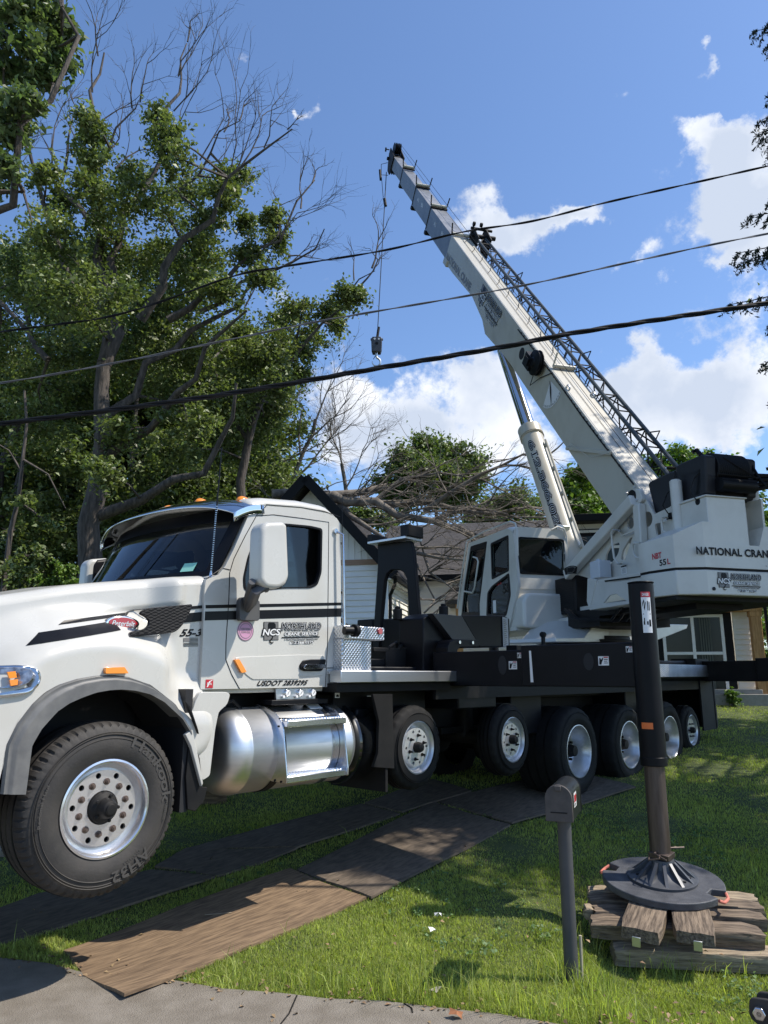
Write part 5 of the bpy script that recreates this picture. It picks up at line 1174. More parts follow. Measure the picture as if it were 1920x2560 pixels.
# ---- operator cab
XC = -1.15
co = rnd(TX2([zc(545, 1150), zc(60, 1000), zc(60, 900), zc(150, 350), zc(160, 300), zc(540, 155), zc(590, 200), zc(640, 700)], XC), [.02, .02, .05, .04, .06, .05, .12, .1], 4)
yb0 = min(p[0] for p in co); yf0 = max(p[0] for p in co); zt_c = max(p[1] for p in co); zb_c = min(p[1] for p in co)
win1 = rnd(TX2([zc(380, 310), zc(540, 235), zc(545, 560), zc(390, 640)], XC), .04, 4)
win2 = rnd(TX2([zc(390, 720), zc(545, 600), zc(560, 800), zc(520, 990), zc(340, 995), zc(350, 780)], XC), .05, 4)
win3 = rnd(TX2([zc(185, 355), zc(330, 310), zc(262, 870), zc(265, 985), zc(100, 985), zc(130, 700)], XC), .03, 4)
b = B_(); b.plate(co, [win1, win2, win3], xfn, XC, XC + .05); coi = [(lerp(sum(q[0] for q in co) / len(co), x, .88), lerp(sum(q[1] for q in co) / len(co), y, .88)) for x, y in co]; b.plate(co, [coi], xfn, -.20, -.15)
ocab = b.build('operator_cab', CRANE, truck, bevel=.02, seg=3)
b = B_()
cw_in = lambda f, s: [(lerp(sum(q[0] for q in f) / len(f), x, s), lerp(sum(q[1] for q in f) / len(f), y, s)) for x, y in f]
for f in (win1, win2, win3): b.plate(cw_in(f, 1.07), [cw_in(f, .93)], xfn, XC - .008, XC + .02)
b.build('door_seal', BLACK, ocab, bevel=.004)
b = B_(); [b.plate(f, [], xfn, XC + .022, XC + .026) for f in (win1, win2, win3)]; cg = b.build('cab_glass', GLC, ocab, smooth=0)
# rear wall with window, roof skin, front glass, belly
rw_out = rnd(TY2([zc(600, 160), zc(1000, 185), zc(1085, 250), zc(1090, 600), zc(1110, 1000), zc(720, 1130), zc(560, 1140), zc(640, 700), zc(628, 300)], yb0 + .3 * 0 + .30), .04, 3)
rwin = rnd(TY2([zc(640, 262), zc(1060, 305), zc(1080, 605), zc(665, 580)], .28), .07, 5)
zr0, zr1 = min(p[1] for p in rwin), max(p[1] for p in rwin); YB = .27
zkn = TX(*zc(640, 700), XC)[2]
b = B_()
rwo = rnd([(XC + .01, zkn - .05), (-.155, zkn - .05), (-.155, zt_c - .04), (XC + .01, zt_c - .04)], [.0, .0, .16, .14], 6)
rwh = rnd([(XC + .10, zr0), (-.21, zr0), (-.21, zr1), (XC + .10, zr1)], .07, 5)
b.plate(rwo, [rwh], yfn, YB - .06, YB)
roofp = [(YB - .06, zt_c - .06), (YB + .06, zt_c), (yf0 * .5 + .1, zt_c + .02)]
re = TX2([zc(545, 152), zc(350, 225), zc(160, 300)], XC); rp = [(YB - .05, re[0][1] - .06), (YB + .03, re[0][1] - .01), (re[0][0] + .12, re[0][1] + .01), re[1], re[2]]
def croof(u, v):
    y, z = path_at(rp, u); q = min(v, 1 - v) * 2; a = min(1, q / .22) * math.pi / 2; r = .10
    x = XC + r * (1 - math.cos(a)) + max(0, (q - .22) / .78) * ((XC - .15) / -2 * -1 - XC - r) if False else None
    xm = (XC - .15) / 2; x = XC + r * (1 - math.cos(a)) + max(0, (q - .22) / .78) * (xm - XC - r)
    return (x if v <= .5 else 2 * xm - x, y, z - .05 + .075 * math.sin(a))
b.grid(croof, 14, 24)
be = TX2([zc(640, 700), zc(605, 950), zc(545, 1150)], XC)
b.grid(lambda u, v: (lerp(XC + .01, -.16, v), *path_at([(YB - .05, zkn - .02)] + be[1:], u)), 6, 2)
b.box(XC + .02, -.16, YB, yf0 - .2, zb_c, zb_c + .06)
ob = b.build('cab_shell', CRANE, ocab, smooth=45)
b = B_(); b.plate(rnd([(XC + .07, zr0 - .03), (-.18, zr0 - .03), (-.18, zr1 + .03), (XC + .07, zr1 + .03)], .08, 5), [rwh], yfn, YB - .075, YB - .055); b.build('rear_window_frame', BLACK, ob, bevel=.006)
b = B_(); b.plate(rwh, [], yfn, YB - .045, YB - .04); b.build('rear_window', GLT, ob, smooth=0)
fe = TX2([zc(150, 335), zc(60, 900)], XC); b = B_(); b.grid(lambda u, v: (lerp(XC + .03, -.18, v), lerp(fe[0][0], fe[1][0], u), lerp(fe[0][1], fe[1][1], u)), 4, 4); b.build('front_window', GLC, ob, smooth=0)
b = B_(); belly = rnd(TY2([zc(660, 790), zc(700, 780), zc(1000, 790), zc(1110, 1000), zc(1090, 1060), zc(1050, 1140), zc(700, 1125), zc(580, 1110)], YB - .25), .07, 5)
bz1 = max(p[1] for p in belly); bz0 = min(p[1] for p in belly); b.plate(rnd([(XC + .02, bz0 + .03), (-.16, bz0), (-.14, bz0 + .2), (-.22, bz1), (XC + .10, bz1), (XC + .02, bz1 - .12)], .06, 4), [], yfn, YB - .30, YB + .3); b.build('belly_panel', CRANE, ocab, bevel=.05, seg=4)
for pts, xx, out in (([zc(148, 280), zc(300, 195), zc(560, 92), zc(610, 110), zc(628, 180), zc(632, 300), zc(635, 420)], XC, .03), ([zc(142, 290), zc(95, 600), zc(50, 930)], XC, .03), ([zc(205, 435), zc(240, 445), zc(253, 480), zc(215, 740), zc(195, 780), zc(120, 765)], XC, .06)):
    p = [TX(a, c, xx - out) for a, c in pts]; b = B_(); b.tube(p, .016, 8); b.build('cab_rail', CRANE, ocab, smooth=60)
p = [TY(a, c, YB - .08) for a, c in (zc(960, 172), zc(1020, 140), zc(1080, 165), zc(1105, 230), zc(1115, 340), zc(1085, 405))]; b = B_(); b.tube(p, .016, 8); b.build('cab_rail', CRANE, ocab, smooth=60)
f_ = lambda x, y, l: None
a, c = TX(*zc(478, 715), XC), TX(*zc(545, 775), XC)
b = B_(); lettering(b, '55', lambda x, y, l: (XC + .018 , a[1] - x, c[2] + y), abs(a[1] - c[1]) * 1.1, .17, offset=.03); b.build('door_lettering', DECAL, ocab, smooth=0, fixn=False)
a2, c2 = TX(*zc(395, 705), XC), TX(*zc(475, 700), XC)
b = B_(); lettering(b, 'NBT', lambda x, y, l: (XC + .018, a2[1] - x, a2[2] - .02 + y), abs(a2[1] - c2[1]), .12, offset=.05); b.build('door_lettering', DECALR, ocab, smooth=0, fixn=False)
a, c = TX(*zc(385, 855), XC), TX(*zc(418, 970), XC); b = B_(); b.add([(XC + .017, a[1], c[2]), (XC + .017, c[1], c[2]), (XC + .017, c[1], a[2]), (XC + .017, a[1], a[2])], [(0,1,2,3)]); b.build('door_label', DECALW, ocab, smooth=0, fixn=False)
b = B_(); b.box(-.98, -.46, 1.15, 1.65, 3.05, 3.22); b.box(-.96, -.48, 1.0, 1.12, 3.2, 3.72); b.box(-.84, -.6, 1.02, 1.1, 3.76, 3.92); b.build('operator_seat', SEATM, ocab, bevel=.04)
b = B_(); b.box(-1.0, -.3, 1.9, 2.25, 2.75, 3.15); b.box(-1.06, -1.0, 1.2, 1.5, 2.95, 3.2); b.box(-.3, -.2, 1.2, 1.4, 3.2, 3.6); b.build('operator_controls', INTER, ocab, bevel=.03)
# ---- lift cylinder (in the plane of the boom)
def TC(px, py): return Vector(TX(px, py, 0))
c_bot, c_col = TC(1432, 1400), TC(1325, 1078); c_top = TC(1262, 868); ax = (c_col - c_bot).normalized()
b = B_(); b.cyl(c_bot - ax * .6, c_col, .215, n=36); b.cyl(c_col - ax * .16, c_col + ax * .05, .235, n=36); b.cyl(c_col - ax * .20, c_col - ax * .19, .238, n=36); lc = b.build('lift_cylinder', BOOMW, truck, bevel=.01)
b = B_(); b.cyl(c_col, c_col + ax * (c_top - c_col).length, .135, n=32); b.build('cylinder_rod', CHROME, lc)
b = B_(); sdx = Vector((0, 1, 0)); pp = ax.cross(Vector((1, 0, 0))).normalized(); pp = pp if pp.y < 0 else -pp
e = c_col - ax * .45 + pp * .25 + Vector((.0, 0, 0)); b.tube([e + Vector((.1, 0, 0)), e - ax * 1.5 + Vector((.1, 0, 0)), c_bot - ax * .1 + pp * .27 + Vector((.1, 0, 0))], .022, 8)
for k in range(5): q = e - ax * (.1 + .6 * k) + Vector((.1, 0, 0)); b.beam(q, q - pp * .1, .05, .05)
b.build('cylinder_pipe', BOOMW, lc)
dph = R_(142)
b = B_()
def cyls(a, along, l=.0):   # point on the barrel skin
    u = Vector((1, 0, 0)); return c_col - ax * along + u * ((.217 + l) * math.cos(a)) + pp * ((.217 + l) * math.sin(a))
lettering(b, '612.366.0275', lambda x, y, l: cyls(R_(140) - (y - .06) / .217, .42 + x, .003), 2.45, .12, offset=.08, ref=.02); b.build('phone_lettering', DECAL, lc, smooth=0, fixn=False)
b = B_(); lettering(b, '612.366.0275', lambda x, y, l: cyls(R_(140) - (y - .06) / .217, .42 + x, .005), 2.45, .12, offset=.015, ref=.02); b.build('phone_lettering', DECALW, lc, smooth=0, fixn=False)
b = B_(); lettering(b, '612.366.0275', lambda x, y, l: cyls(R_(140) - (y - .06) / .217, .42 + x, .007), 2.45, .12, offset=-.01, ref=.02); b.build('phone_lettering', DECAL, lc, smooth=0, fixn=False)
# holding valve block
b = B_(); q = TC(*z4(330, 610)); b.beam(q + Vector((-.1, 0, .1)), q + Vector((-.12, .1, -.2)), .16, .16); b.cyl(q + Vector((-.2, 0, .02)), q + Vector((-.05, 0, .02)), .05, n=10); b.tube([q, q + Vector((0, -.12, -.4)), q + Vector((0, -.1, -.7))], .04, 8); b.build('valve_block', ALUB, lc, bevel=.01)

# ---- boom
BM = inv @ Matrix(((BR.x, BV.x, BD.x, A0.x + BR.x * .255), (BR.y, BV.y, BD.y, A0.y + BR.y * .255), (BR.z, BV.z, BD.z, A0.z + BR.z * .255), (0, 0, 0, 1)))
def M_(): return MB(BM)                                    # axes: x right, y up-normal (top face at 0), z along the boom
def BX(px, py, x): p = hit(px, py, A0 + BR * (.255 + x), BR); q = p - (A0 + BR * .255); return (x, q.dot(BV), q.dot(BD))
def BTp(px, py, v): p = hit(px, py, A0 + BV * v, BV); q = p - (A0 + BR * .255); return (q.dot(BR), v, q.dot(BD))
def bsec(w, hh, s0, s1, name, m, par, hh1=None, ch=.10, top=0.0):
    b = M_(); hh1 = hh1 or hh; vs = []
    for s, H in ((s0, hh), (s1, hh1)):
        vs += [(-w / 2, top, s), (w / 2, top, s), (w / 2, top - H + ch, s), (w / 2 - ch, top - H, s), (-w / 2 + ch, top - H, s), (-w / 2, top - H + ch, s)]
    b.add(vs, [(0,1,2,3,4,5), (11,10,9,8,7,6)] + [(i, (i + 1) % 6, 6 + (i + 1) % 6, 6 + i) for i in range(6)]); return b.build(name, m, par, bevel=.008)
L0 = 10.96
lowpx = [(1528, 1284), (1430, 1140), (1305, 955), (1272, 905), (1245, 872), (1232, 858), (1212, 835), (1205, 800), (1180, 742), (1130, 682), (1098, 641)]
low = [BX(x, y, -.255) for x, y in lowpx]
lowp = [(s, v) for _, v, s in low]; lowp = sorted(p_ for p_ in lowp if p_[0] < L0 - .25)
prof = [(-.95, 0.0), (L0, 0.0), (L0, lowp[-1][1])] + lowp[::-1] + [(-.95, lowp[0][1] - .05)]
b = M_(); b.plate(prof, [], lambda s, v, t: (t, v, s), -.255, .255); boom = b.build('boom', BOOMW, truck, bevel=.012)
b = M_(); b.box(-.285, .285, lowp[-1][1] - .06, .035, L0 - .22, L0 - .02); b.build('boom_collar', BOOMW, boom, bevel=.02) if False else None
b = M_(); b.box(-.295, .27, lowp[-1][1] - .05, lowp[-1][1] + .12, L0 - .30, L0 + .02); b.build('wear_pad_housing', BOOMW, boom, bevel=.025, seg=3)
ends = [L0, 13.44, 15.54, 17.68, 19.66]; ws_ = [.455, .41, .365, .32]; hs_ = [.66, .585, .51, .44]
par = boom
for k in range(4):
    sec = bsec(ws_[k], hs_[k], ends[k] - .4, ends[k + 1], 'boom_section', BOOMG, boom, ch=.05, top=-.02 - .012 * k)
    e = ends[k + 1]; wq, hq_ = ws_[k], hs_[k]
    if k < 3:
        b = M_(); b.box(-wq / 2 - .02, wq / 2 + .02, -.02, .03, e - .12, e - .02); b.box(-wq / 2 - .015, -wq / 2, -hq_ - .04, -.02, e - .05, e - .01); b.box(-wq / 2 - .03, wq / 2 + .01, -hq_ - .10, -hq_ - .0, e - .18, e - .02); b.build('section_collar', BLACKD, sec, bevel=.01)
    b = M_(); b.cyl((-wq / 2 - .02, .055, ends[k] - .02), (wq / 2 + .02, .055, ends[k] - .02), .045, n=14); b.build('rope_roller', BOOMW, sec if k else boom)
    for sx in (-1, 1): b = M_(); b.cyl((sx * (wq / 2 + .03), .04, ends[k] - .02), (sx * (wq / 2 + .07), .30, ends[k] + .04), .018, n=8); b.build('rope_guide', BLACKD, sec if k else boom)
for k, (s_, t_) in enumerate(((15.05, 'A'), (14.5, 'B'), (12.75, 'A'), (11.9, 'B'))):
    b = M_(); i_ = 1 if s_ > 14 else 0; wq = ws_[i_]; lettering(b, t_ + 'I' if t_ == 'A' else 'BI', lambda x, y, l: (-wq / 2 - .003, -.30 + y, s_ + .0 - x), .20, .11, offset=.01); b.build('section_mark', DECALW, boom, smooth=0, fixn=False)
# boom head
b = M_(); e = ends[4]
b.plate([(-.45, .0), (.28, .10), (.34, -.12), (.18, -.45), (.05, -.62), (-.30, -.66), (-.35, -.46)], [], lambda s, v, t: (t, v, e + s), -.20, -.17); b.plate([(-.45, .0), (.28, .10), (.34, -.12), (.18, -.45), (.05, -.62), (-.30, -.66), (-.35, -.46)], [], lambda s, v, t: (t, v, e + s), .17, .20)
b.box(-.17, .17, -.5, -.05, e - .3, e + .1); b.cyl((-.26, -.25, e + .22), (-.20, -.25, e + .22), .06, n=10); b.cyl((-.32, .02, e + .3), (-.22, .02, e + .3), .02, n=8); b.cyl((-.34, .06, e + .36), (-.34, -.06, e + .3), .03, n=8)
b.tube([(-.25, -.35, e + .05), (-.45, -.45, e + .1), (-.42, -.75, e - .1), (-.2, -.7, e - .2)], .012, 6)
bh = b.build('boom_head', BLACKD, boom, bevel=.01)
for vv, ss, rr in ((.12, .12, .20), (-.50, .02, .20)):
    for x in (-.08, .0, .08):
        b = M_(); b.lathe([(x - .03, rr), (x - .012, rr - .035), (x + .012, rr - .035), (x + .03, rr), (x + .03, .03), (x - .03, .03), (x - .03, rr)], lambda a, p, q_: (a, vv + p, e + ss + q_), 28); b.build('sheave', BLACK, bh)
b = M_()
b.tube([(-.10, .14, -0.5), (-.10, .16, 6), (-.08, .20, 13), (-.05, .32, e + .1)], .005, 5); b.tube([(.14, .12, .4), (.14, .12, 6), (.12, .2, 13), (.06, .32, e + .1)], .006, 5); b.build('hoist_rope', BLACKD, boom)
# trim on the base section
b = M_(); b.tube([(-.265, -.03, .1), (-.27, -.05, 2), (-.265, -.03, 3.5), (-.275, -.05, 5.4)], .012, 5); b.tube([(-.05, .01, 1.0), (-.06, .012, 6), (-.02, .012, L0 - .3)], .004, 5)
for k in range(10): b.tube([(-.02, .012, 4.2 + .7 * k), (.10, .018, 4.4 + .7 * k), (.18, .012, 4.62 + .7 * k)], .006, 5)
for k in range(36): b.box(-.275, -.26, -.05, -.02, .3 + .14 * k, .32 + .14 * k)
b.build('boom_wiring', BLACKD, boom)
b = M_(); s_ = BTp(1420, 925, 0)[2]; b.cyl((-.20, .05, s_), (.24, .05, s_), .04, n=16); b.cyl((-.20, .05, s_), (-.20, .30, s_ + .03), .016, n=8); b.build('rope_roller', BOOMW, boom)
b = M_()
for p_, xx in ((z4(330, 60), -.29),): 
    q = BX(*z4(325, 55), -.29); q2 = BX(*z4(602, 88), -.29); b.beam((-.29, q[1], q[2]), (-.29, q2[1], q2[2]), .03, .06); b.cyl((-.33, q[1], q[2]), (-.25, q[1], q[2]), .04, n=10); b.tube([(-.31, q[1] + .1, q[2] + .02), (-.31, (q[1] + q2[1]) / 2 - .05, (q[2] + q2[2]) / 2 - .12), (-.31, q2[1], q2[2])], .006, 5)
b.build('boom_side_arm', BOOMW, boom, bevel=.005)
for p_ in ((1397, 975), (1422, 975)):
    pass
b = M_()
for px_, xx in (((1421, 972), -.2), ((1486, 990), .22)):
    s_ = BTp(*px_, 0)[2]; b = M_(); b.tube([(xx, .01 + .05 * math.sin(t), s_ + .06 * math.cos(t)) for t in np.linspace(0, 2 * math.pi, 13)[:-1]], .018, 6, closed=True)
    b.build('lifting_eye', ALUB, boom)
# cable reel on the side, with its opening
q = BX(1345, 905, -.30); b = M_()
b.lathe([(-.26, .03), (-.26, .06), (-.285, .10), (-.31, .235), (-.33, .24), (-.335, .20), (-.36, .19), (-.39, .20), (-.395, .24), (-.41, .235), (-.43, .10), (-.45, .08), (-.45, .001)], lambda a, x, y: (a, q[1] + x, q[2] - .05 + y), 36)
b.box(-.46, -.26, q[1] - .20, q[1] + .06, q[2] - .02, q[2] + .30); b.box(-.50, -.44, q[1] - .12, q[1] + .02, q[2] + .02, q[2] + .2); b.tube([(-.3, q[1] - .2, q[2]), (-.34, q[1] - .45, q[2] - .1), (-.28, q[1] - .2, q[2] - .25), (-.27, q[1] + .1, q[2] - .6)], .009, 6); b.build('cable_reel', BLACK, boom, bevel=.012)
q = BX(1304, 884, -.26); b = M_(); b.plate(circ(q[2], q[1], .12, 28), [], lambda s, v, t: (t, v, s), -.2585, -.2565); b.build('boom_access_hole', INTER, boom, smooth=0)
# angle indicator: a white sector with a hanging needle
q = BX(1376, 952, -.262); gdir = Vector((0, -math.cos(EL) * 0 - BV.z, -BD.z)).normalized()   # down, in boom axes
dn = Vector((0, BV.z * -1, BD.z * -1)).normalized(); sd_ = Vector((0, -dn.z, dn.y))
if (BM.to_3x3() @ sd_).dot(inv.to_3x3() @ Vector((1, 0, 0))) < 0: sd_ = -sd_
ctr = Vector((-.262, q[1], q[2])); RS = .50
sect = [ctr] + [ctr + (dn * math.cos(a) + sd_ * math.sin(a)) * RS for a in np.linspace(R_(-42), R_(42), 20)]
sect = [ctr] + [ctr + (dn * math.cos(a) + sd_ * math.sin(a)) * RS for a in np.linspace(R_(-40), R_(44), 20)]
b = M_(); b.add(sect, [tuple(range(len(sect)))]); ai = b.build('angle_indicator', DECALW, boom, smooth=0, fixn=False)
b = M_(); tpt = Vector((-.275, q[1], q[2])); b.add([tpt + dn * .0 - sd_ * .006, tpt + dn * .18 - sd_ * .022, tpt + dn * .46 - sd_ * .004, tpt + dn * .46 + sd_ * .004, tpt + dn * .18 + sd_ * .022, tpt + sd_ * .006], [(0,1,2,3,4,5)]); b.build('indicator_needle', DECAL, ai, smooth=0, fixn=False)
b = M_()
for k, t_ in enumerate(('-10', '0', '10', '20', '30', '40', '50', '60', '70', '80')):
    a = R_(-37 + 8.6 * k); c_ = ctr + (dn * math.cos(a) + sd_ * math.sin(a)) * (RS - .035) + Vector((-.002, 0, 0)); tx_ = (sd_ * math.cos(a) - dn * math.sin(a)); ty_ = -(dn * math.cos(a) + sd_ * math.sin(a))
    lettering(b, t_, lambda x, y, l: c_ + tx_ * (x - .021) + ty_ * (y - .018), .042, .038, offset=.0)
b.build('indicator_figures', DECAL, ai, smooth=0, fixn=False)
# lettering along the boom side
def along(px0, px1, hgt, xx=-.2575):
    a, c = Vector(BX(*px0, xx)), Vector(BX(*px1, xx)); d = (c - a); W = d.length; d.normalize(); up = Vector((0, 1, 0)) - d * d.y; up.normalize(); return (lambda x, y, l: a + d * x + up * y + Vector((-l, 0, 0))), W
fa, W = along((1110, 655), (1172, 730), .2)
p_top = BX(1115, 632, -.2575); p_lo = BX(1105, 650, -.2575)
fa, W = along((1107, 650), (1172, 740), .2)
b = M_(); lettering(b, 'NATIONAL CRANE', lambda x, y, l: fa(x + .22, y + .10, l), W * .90, .19, offset=.03, spacing=1.05); b.build('maker_lettering', DECALG, boom, smooth=0, fixn=False)
a, c = Vector(BX(1196, 735, -.2575)), Vector(BX(1235, 805, -.2575))
def flog(): 
    a = Vector(BX(1206, 707, -.2575)); c = Vector(BX(1257, 778, -.2575)); d = (c - a); W = d.length; d.normalize(); up = Vector((0, 1, 0)) - d * d.y; up.normalize(); H = .50; o_ = a - up * H
    return (lambda x, y, l: tuple(BM @ (o_ + d * x * 1.0 + up * y + Vector((-l * 2 - .002, 0, 0))))), W, H
ff_, W, H = flog(); b = MB(); b.add([ff_(.001, .001, .002), ff_(.002, .001, .002), ff_(.001, .002, .002)], [(0, 1, 2)]); lgo3 = b.build('company_logo', DECAL, boom, smooth=0, fixn=False)
company_logo(lgo3, ff_, W, H)
# stowed lattice jib along the right side of the boom
JX0, JX1, JV0, JV1 = .33, .62, .10, -.34
def jp(x, v, s): return (x, v, s)
SJ0, SJ1 = -.1, 10.9
b = M_()
def taper(s): return 1.0 if s > 1 else 1.0
ch = [(JX0, JV0), (JX1, JV0), (JX0, JV1), (JX1, JV1)]
for (x, v) in ch: b.cyl((x, v, SJ0), (x, v, SJ1), .034, n=8)
jib = b.build('lattice_jib', mat('dark_green_grey_steel', (.035,.045,.045), .4, c2=(.05,.06,.06), scale=4), boom)
b = M_(); ns = 20; ds = (SJ1 - SJ0) / ns
for i in range(ns):
    s0_, s1_ = SJ0 + i * ds, SJ0 + (i + 1) * ds
    for (p0_, p1_) in ((ch[0], ch[1]), (ch[0], ch[2]), (ch[1], ch[3]), (ch[2], ch[3])):
        a_, c_ = (p0_, p1_) if i % 2 else (p1_, p0_); b.cyl((*a_, s0_), (*c_, s1_), .014, n=6)
        b.cyl((*p0_, s1_), (*p1_, s1_), .013, n=6)
b.build('jib_lacing', BLACKD, jib)
b = M_(); b.plate([(-.5, .2), (.15, .3), (.2, .1), (-.05, -.45), (-.5, -.42)], [], lambda s, v, t: (t, v, L0 + s), JX0 - .04, JX0 - .01); b.plate([(-.5, .2), (.15, .3), (.2, .1), (-.05, -.45), (-.5, -.42)], [], lambda s, v, t: (t, v, L0 + s), JX1 + .01, JX1 + .05); b.box(JX0 - .1, JX1 + .2, .22, .28, L0 + .02, L0 + .10); b.cyl((.2, .1, L0 - .1), (.9, .12, L0 - .1), .06, n=12)
for x in (.30, .5): b.cyl((x - .03, .35, L0 + .1), (x + .03, .35, L0 + .1), .06, n=12)
b.build('jib_head', BLACKD, jib, bevel=.01)
b = M_()
for s_ in (1.2, 4.0, 8.0): b.beam((.25, -.1, s_), (JX0, -.05, s_), .05, .08); b.tube([(JX1, JV0, s_), (JX1 + .03, JV0 + .16, s_ + .05), (JX1, JV0, s_ + .25)], .012, 6)
b.build('jib_brackets', BLACKD, jib)

# ---- hook block hanging from the boom head
inv_w = inv.inverted()
tipw = inv_w @ (BM @ Vector((-.05, -.62, ends[4] + .15)))
dist_y = tipw.y
rope_top = atY(966, 430, tipw.y); rope_mid = atY(962, 500, tipw.y); rope_bot = atY(944, 828, tipw.y)
hb = empty('hook_block', atY(942, 915, tipw.y), 0, 'dark grey hook block with steel hook hanging from the boom tip', 'hook block')
hl = hb.location
b = MB(); P = lambda x, y, z: (x, y, z)
def loc(p): return Vector(p) - hl
sc = tipw.y / FPX
c_ = loc(atY(942, 862, tipw.y))
out = [(-15, 12), (-14, -14), (-11, -24), (10, -24), (13, -14), (14, 12), (10, 18), (-11, 18)]
out = [(x * sc * 1.02, z * sc) for x, z in out]
b.plate(out, [], lambda x, y, t: (c_.x + x, c_.y + t, c_.z + y), -.16, -.10); b.plate(out, [], lambda x, y, t: (c_.x + x, c_.y + t, c_.z + y), .10, .16)
b.box(c_.x - .13, c_.x + .13, c_.y - .1, c_.y + .1, c_.z - .26, c_.z + .2); b.box(c_.x - .21, c_.x + .21, c_.y - .05, c_.y + .05, c_.z + .16, c_.z + .22)
body = b.build('block_body', mat('grey_block_paint', (.05,.052,.06), .5), hb, bevel=.012)
b = MB()
for dx in (-.07, .07): b.cyl((c_.x + dx, c_.y - .17, c_.z + .14), (c_.x + dx, c_.y - .155, c_.z + .14), .035, n=12)
b.build('block_bolts', DECALW, body)
b = MB(); b.cyl((c_.x, c_.y - .17, c_.z - .02), (c_.x, c_.y - .155, c_.z - .02), .05, n=16); b.build('sheave_pin', BLACK, body)
b = MB(); hk = loc(atY(941, 905, tipw.y)); b.cyl((hk.x, hk.y, hk.z + .22), (hk.x, hk.y, c_.z - .25), .045, n=12); rr0 = .15
b.tube([(hk.x + .0, hk.y, hk.z + .22)] + [(hk.x + .0 + rr0 * math.sin(t) * .9, hk.y, hk.z + rr0 * math.cos(t) * .95) for t in np.linspace(.2, 4.9, 16)], .03, 8, rs=[.035] + list(np.linspace(.04, .018, 16))); b.build('hook', ALUB, hb)
b = MB(); b.tube([(hk.x - .1, hk.y, hk.z + .1), (hk.x - .05, hk.y, hk.z + .2), (hk.x + .05, hk.y, hk.z + .18)], .012, 6); b.build('safety_latch', BLACK, hb)
b = MB(); b.tube([loc(rope_top), loc(atY(961, 520, tipw.y)), loc(atY(952, 680, tipw.y)), loc(rope_bot)], .016, 6); b.tube([loc(atY(953, 432, tipw.y)), loc(atY(958, 495, tipw.y))], .010, 5); b.tube([loc(atY(947, 818, tipw.y)), loc(atY(943, 845, tipw.y))], .05, 6); b.build('rope', BLACKD, hb)
b = MB(); q0_, q1_ = loc(atY(961, 497, tipw.y)), loc(atY(964, 515, tipw.y)); b.cyl(q0_, q1_, .055, n=12); b.build('limit_switch_weight', BLACKD, hb)
b = MB(); b.tube([loc(atY(950, 425, tipw.y)), loc(atY(952, 450, tipw.y))], .05, 6); b.build('wedge_socket', BLACKD, hb)

# ------------------------------------------------------------------ ground, pavement, mats
def inpoly(x, y, poly):
    c = np.zeros(len(x), bool); n = len(poly)
    for i in range(n):
        x0, y0 = poly[i]; x1, y1 = poly[i - 1]
        k = ((y0 > y) != (y1 > y)) & (x < (x1 - x0) * (y - y0) / ((y1 - y0) or 1e-9) + x0); c ^= k
    return c
xs = sorted(set([round(v, 3) for v in np.arange(-9, 11, .25)] + [-260, -120, -60, -40, -28, -20, -14, -11, 13, 16, 20, 28, 40, 60, 120, 260])); ys = sorted(set([-60, -20, -8, -3, 0, 2, 3.5] + [round(v, 3) for v in np.arange(4.4, 20, .2)] + [21, 23, 26, 30, 36, 45, 60, 90, 150, 300]))
b = MB(); vs = [(x, y, gz(x, y) + (.012 * math.sin(3.1 * x + 1.7 * y) * math.sin(2.3 * y - x) if 5.6 < y < 19 else 0)) for y in ys for x in xs]; n = len(xs)
b.add(vs, [(j * n + i, j * n + i + 1, (j + 1) * n + i + 1, (j + 1) * n + i) for j in range(len(ys) - 1) for i in range(n - 1)])
struct(b.build('lawn_ground', SOIL, smooth=180))
edge_px = [(-900, 2330), (-300, 2372), (0, 2404), (120, 2418), (205, 2440), (437, 2462), (560, 2482), (700, 2492), (820, 2508), (960, 2514), (1100, 2530), (1250, 2546), (1333, 2562), (1450, 2582), (1650, 2612), (1900, 2650), (2400, 2720)]
edge = [tuple(G(x, y))[:2] for x, y in edge_px]; edge = [(-40, 7.2)] + edge + [(40, 2.2)]
b = MB(); b.plate([(60, -5), (-60, -5)] + [(-60, 7.8)] + edge + [(60, 1.6)], [], lambda x, y, t: (x, y, t + (gz(x, y) if abs(x) < 10 and y > 3 else 0)), -.06, .022); pv = struct(b.build('pavement', CONC, smooth=0))
b = MB()
for (a_, c_) in (((742, 2500), (690, 2600)), ((1500, 2552), (1490, 2600)), ((-120, 2395), (-260, 2480)), ((1010, 2520), (1040, 2545))):
    g0, g1 = G(*a_), G(*c_); b.tube([(g0.x, g0.y, .0215), ((g0.x + g1.x) / 2 + .01, (g0.y + g1.y) / 2, .0215), (g1.x - .02, g1.y, .0215)], .006, 5)
o = struct(b.build('pavement_joint', BLACKD)); o.parent = pv
b = MB(); b.box(-14, -3.65, 7.75, 9.6, .05, gz(0, 8.6)+.03); b2 = b.build('driveway', mat('asphalt', (.05,.05,.052), .9, c2=(.08,.08,.08), scale=40), None); struct(b2)
b = MB(); b.box(-14, -3.60, 7.60, 7.75, .05, gz(0, 7.7) + .07); struct(b.build('kerb', CONC, None, bevel=.02))
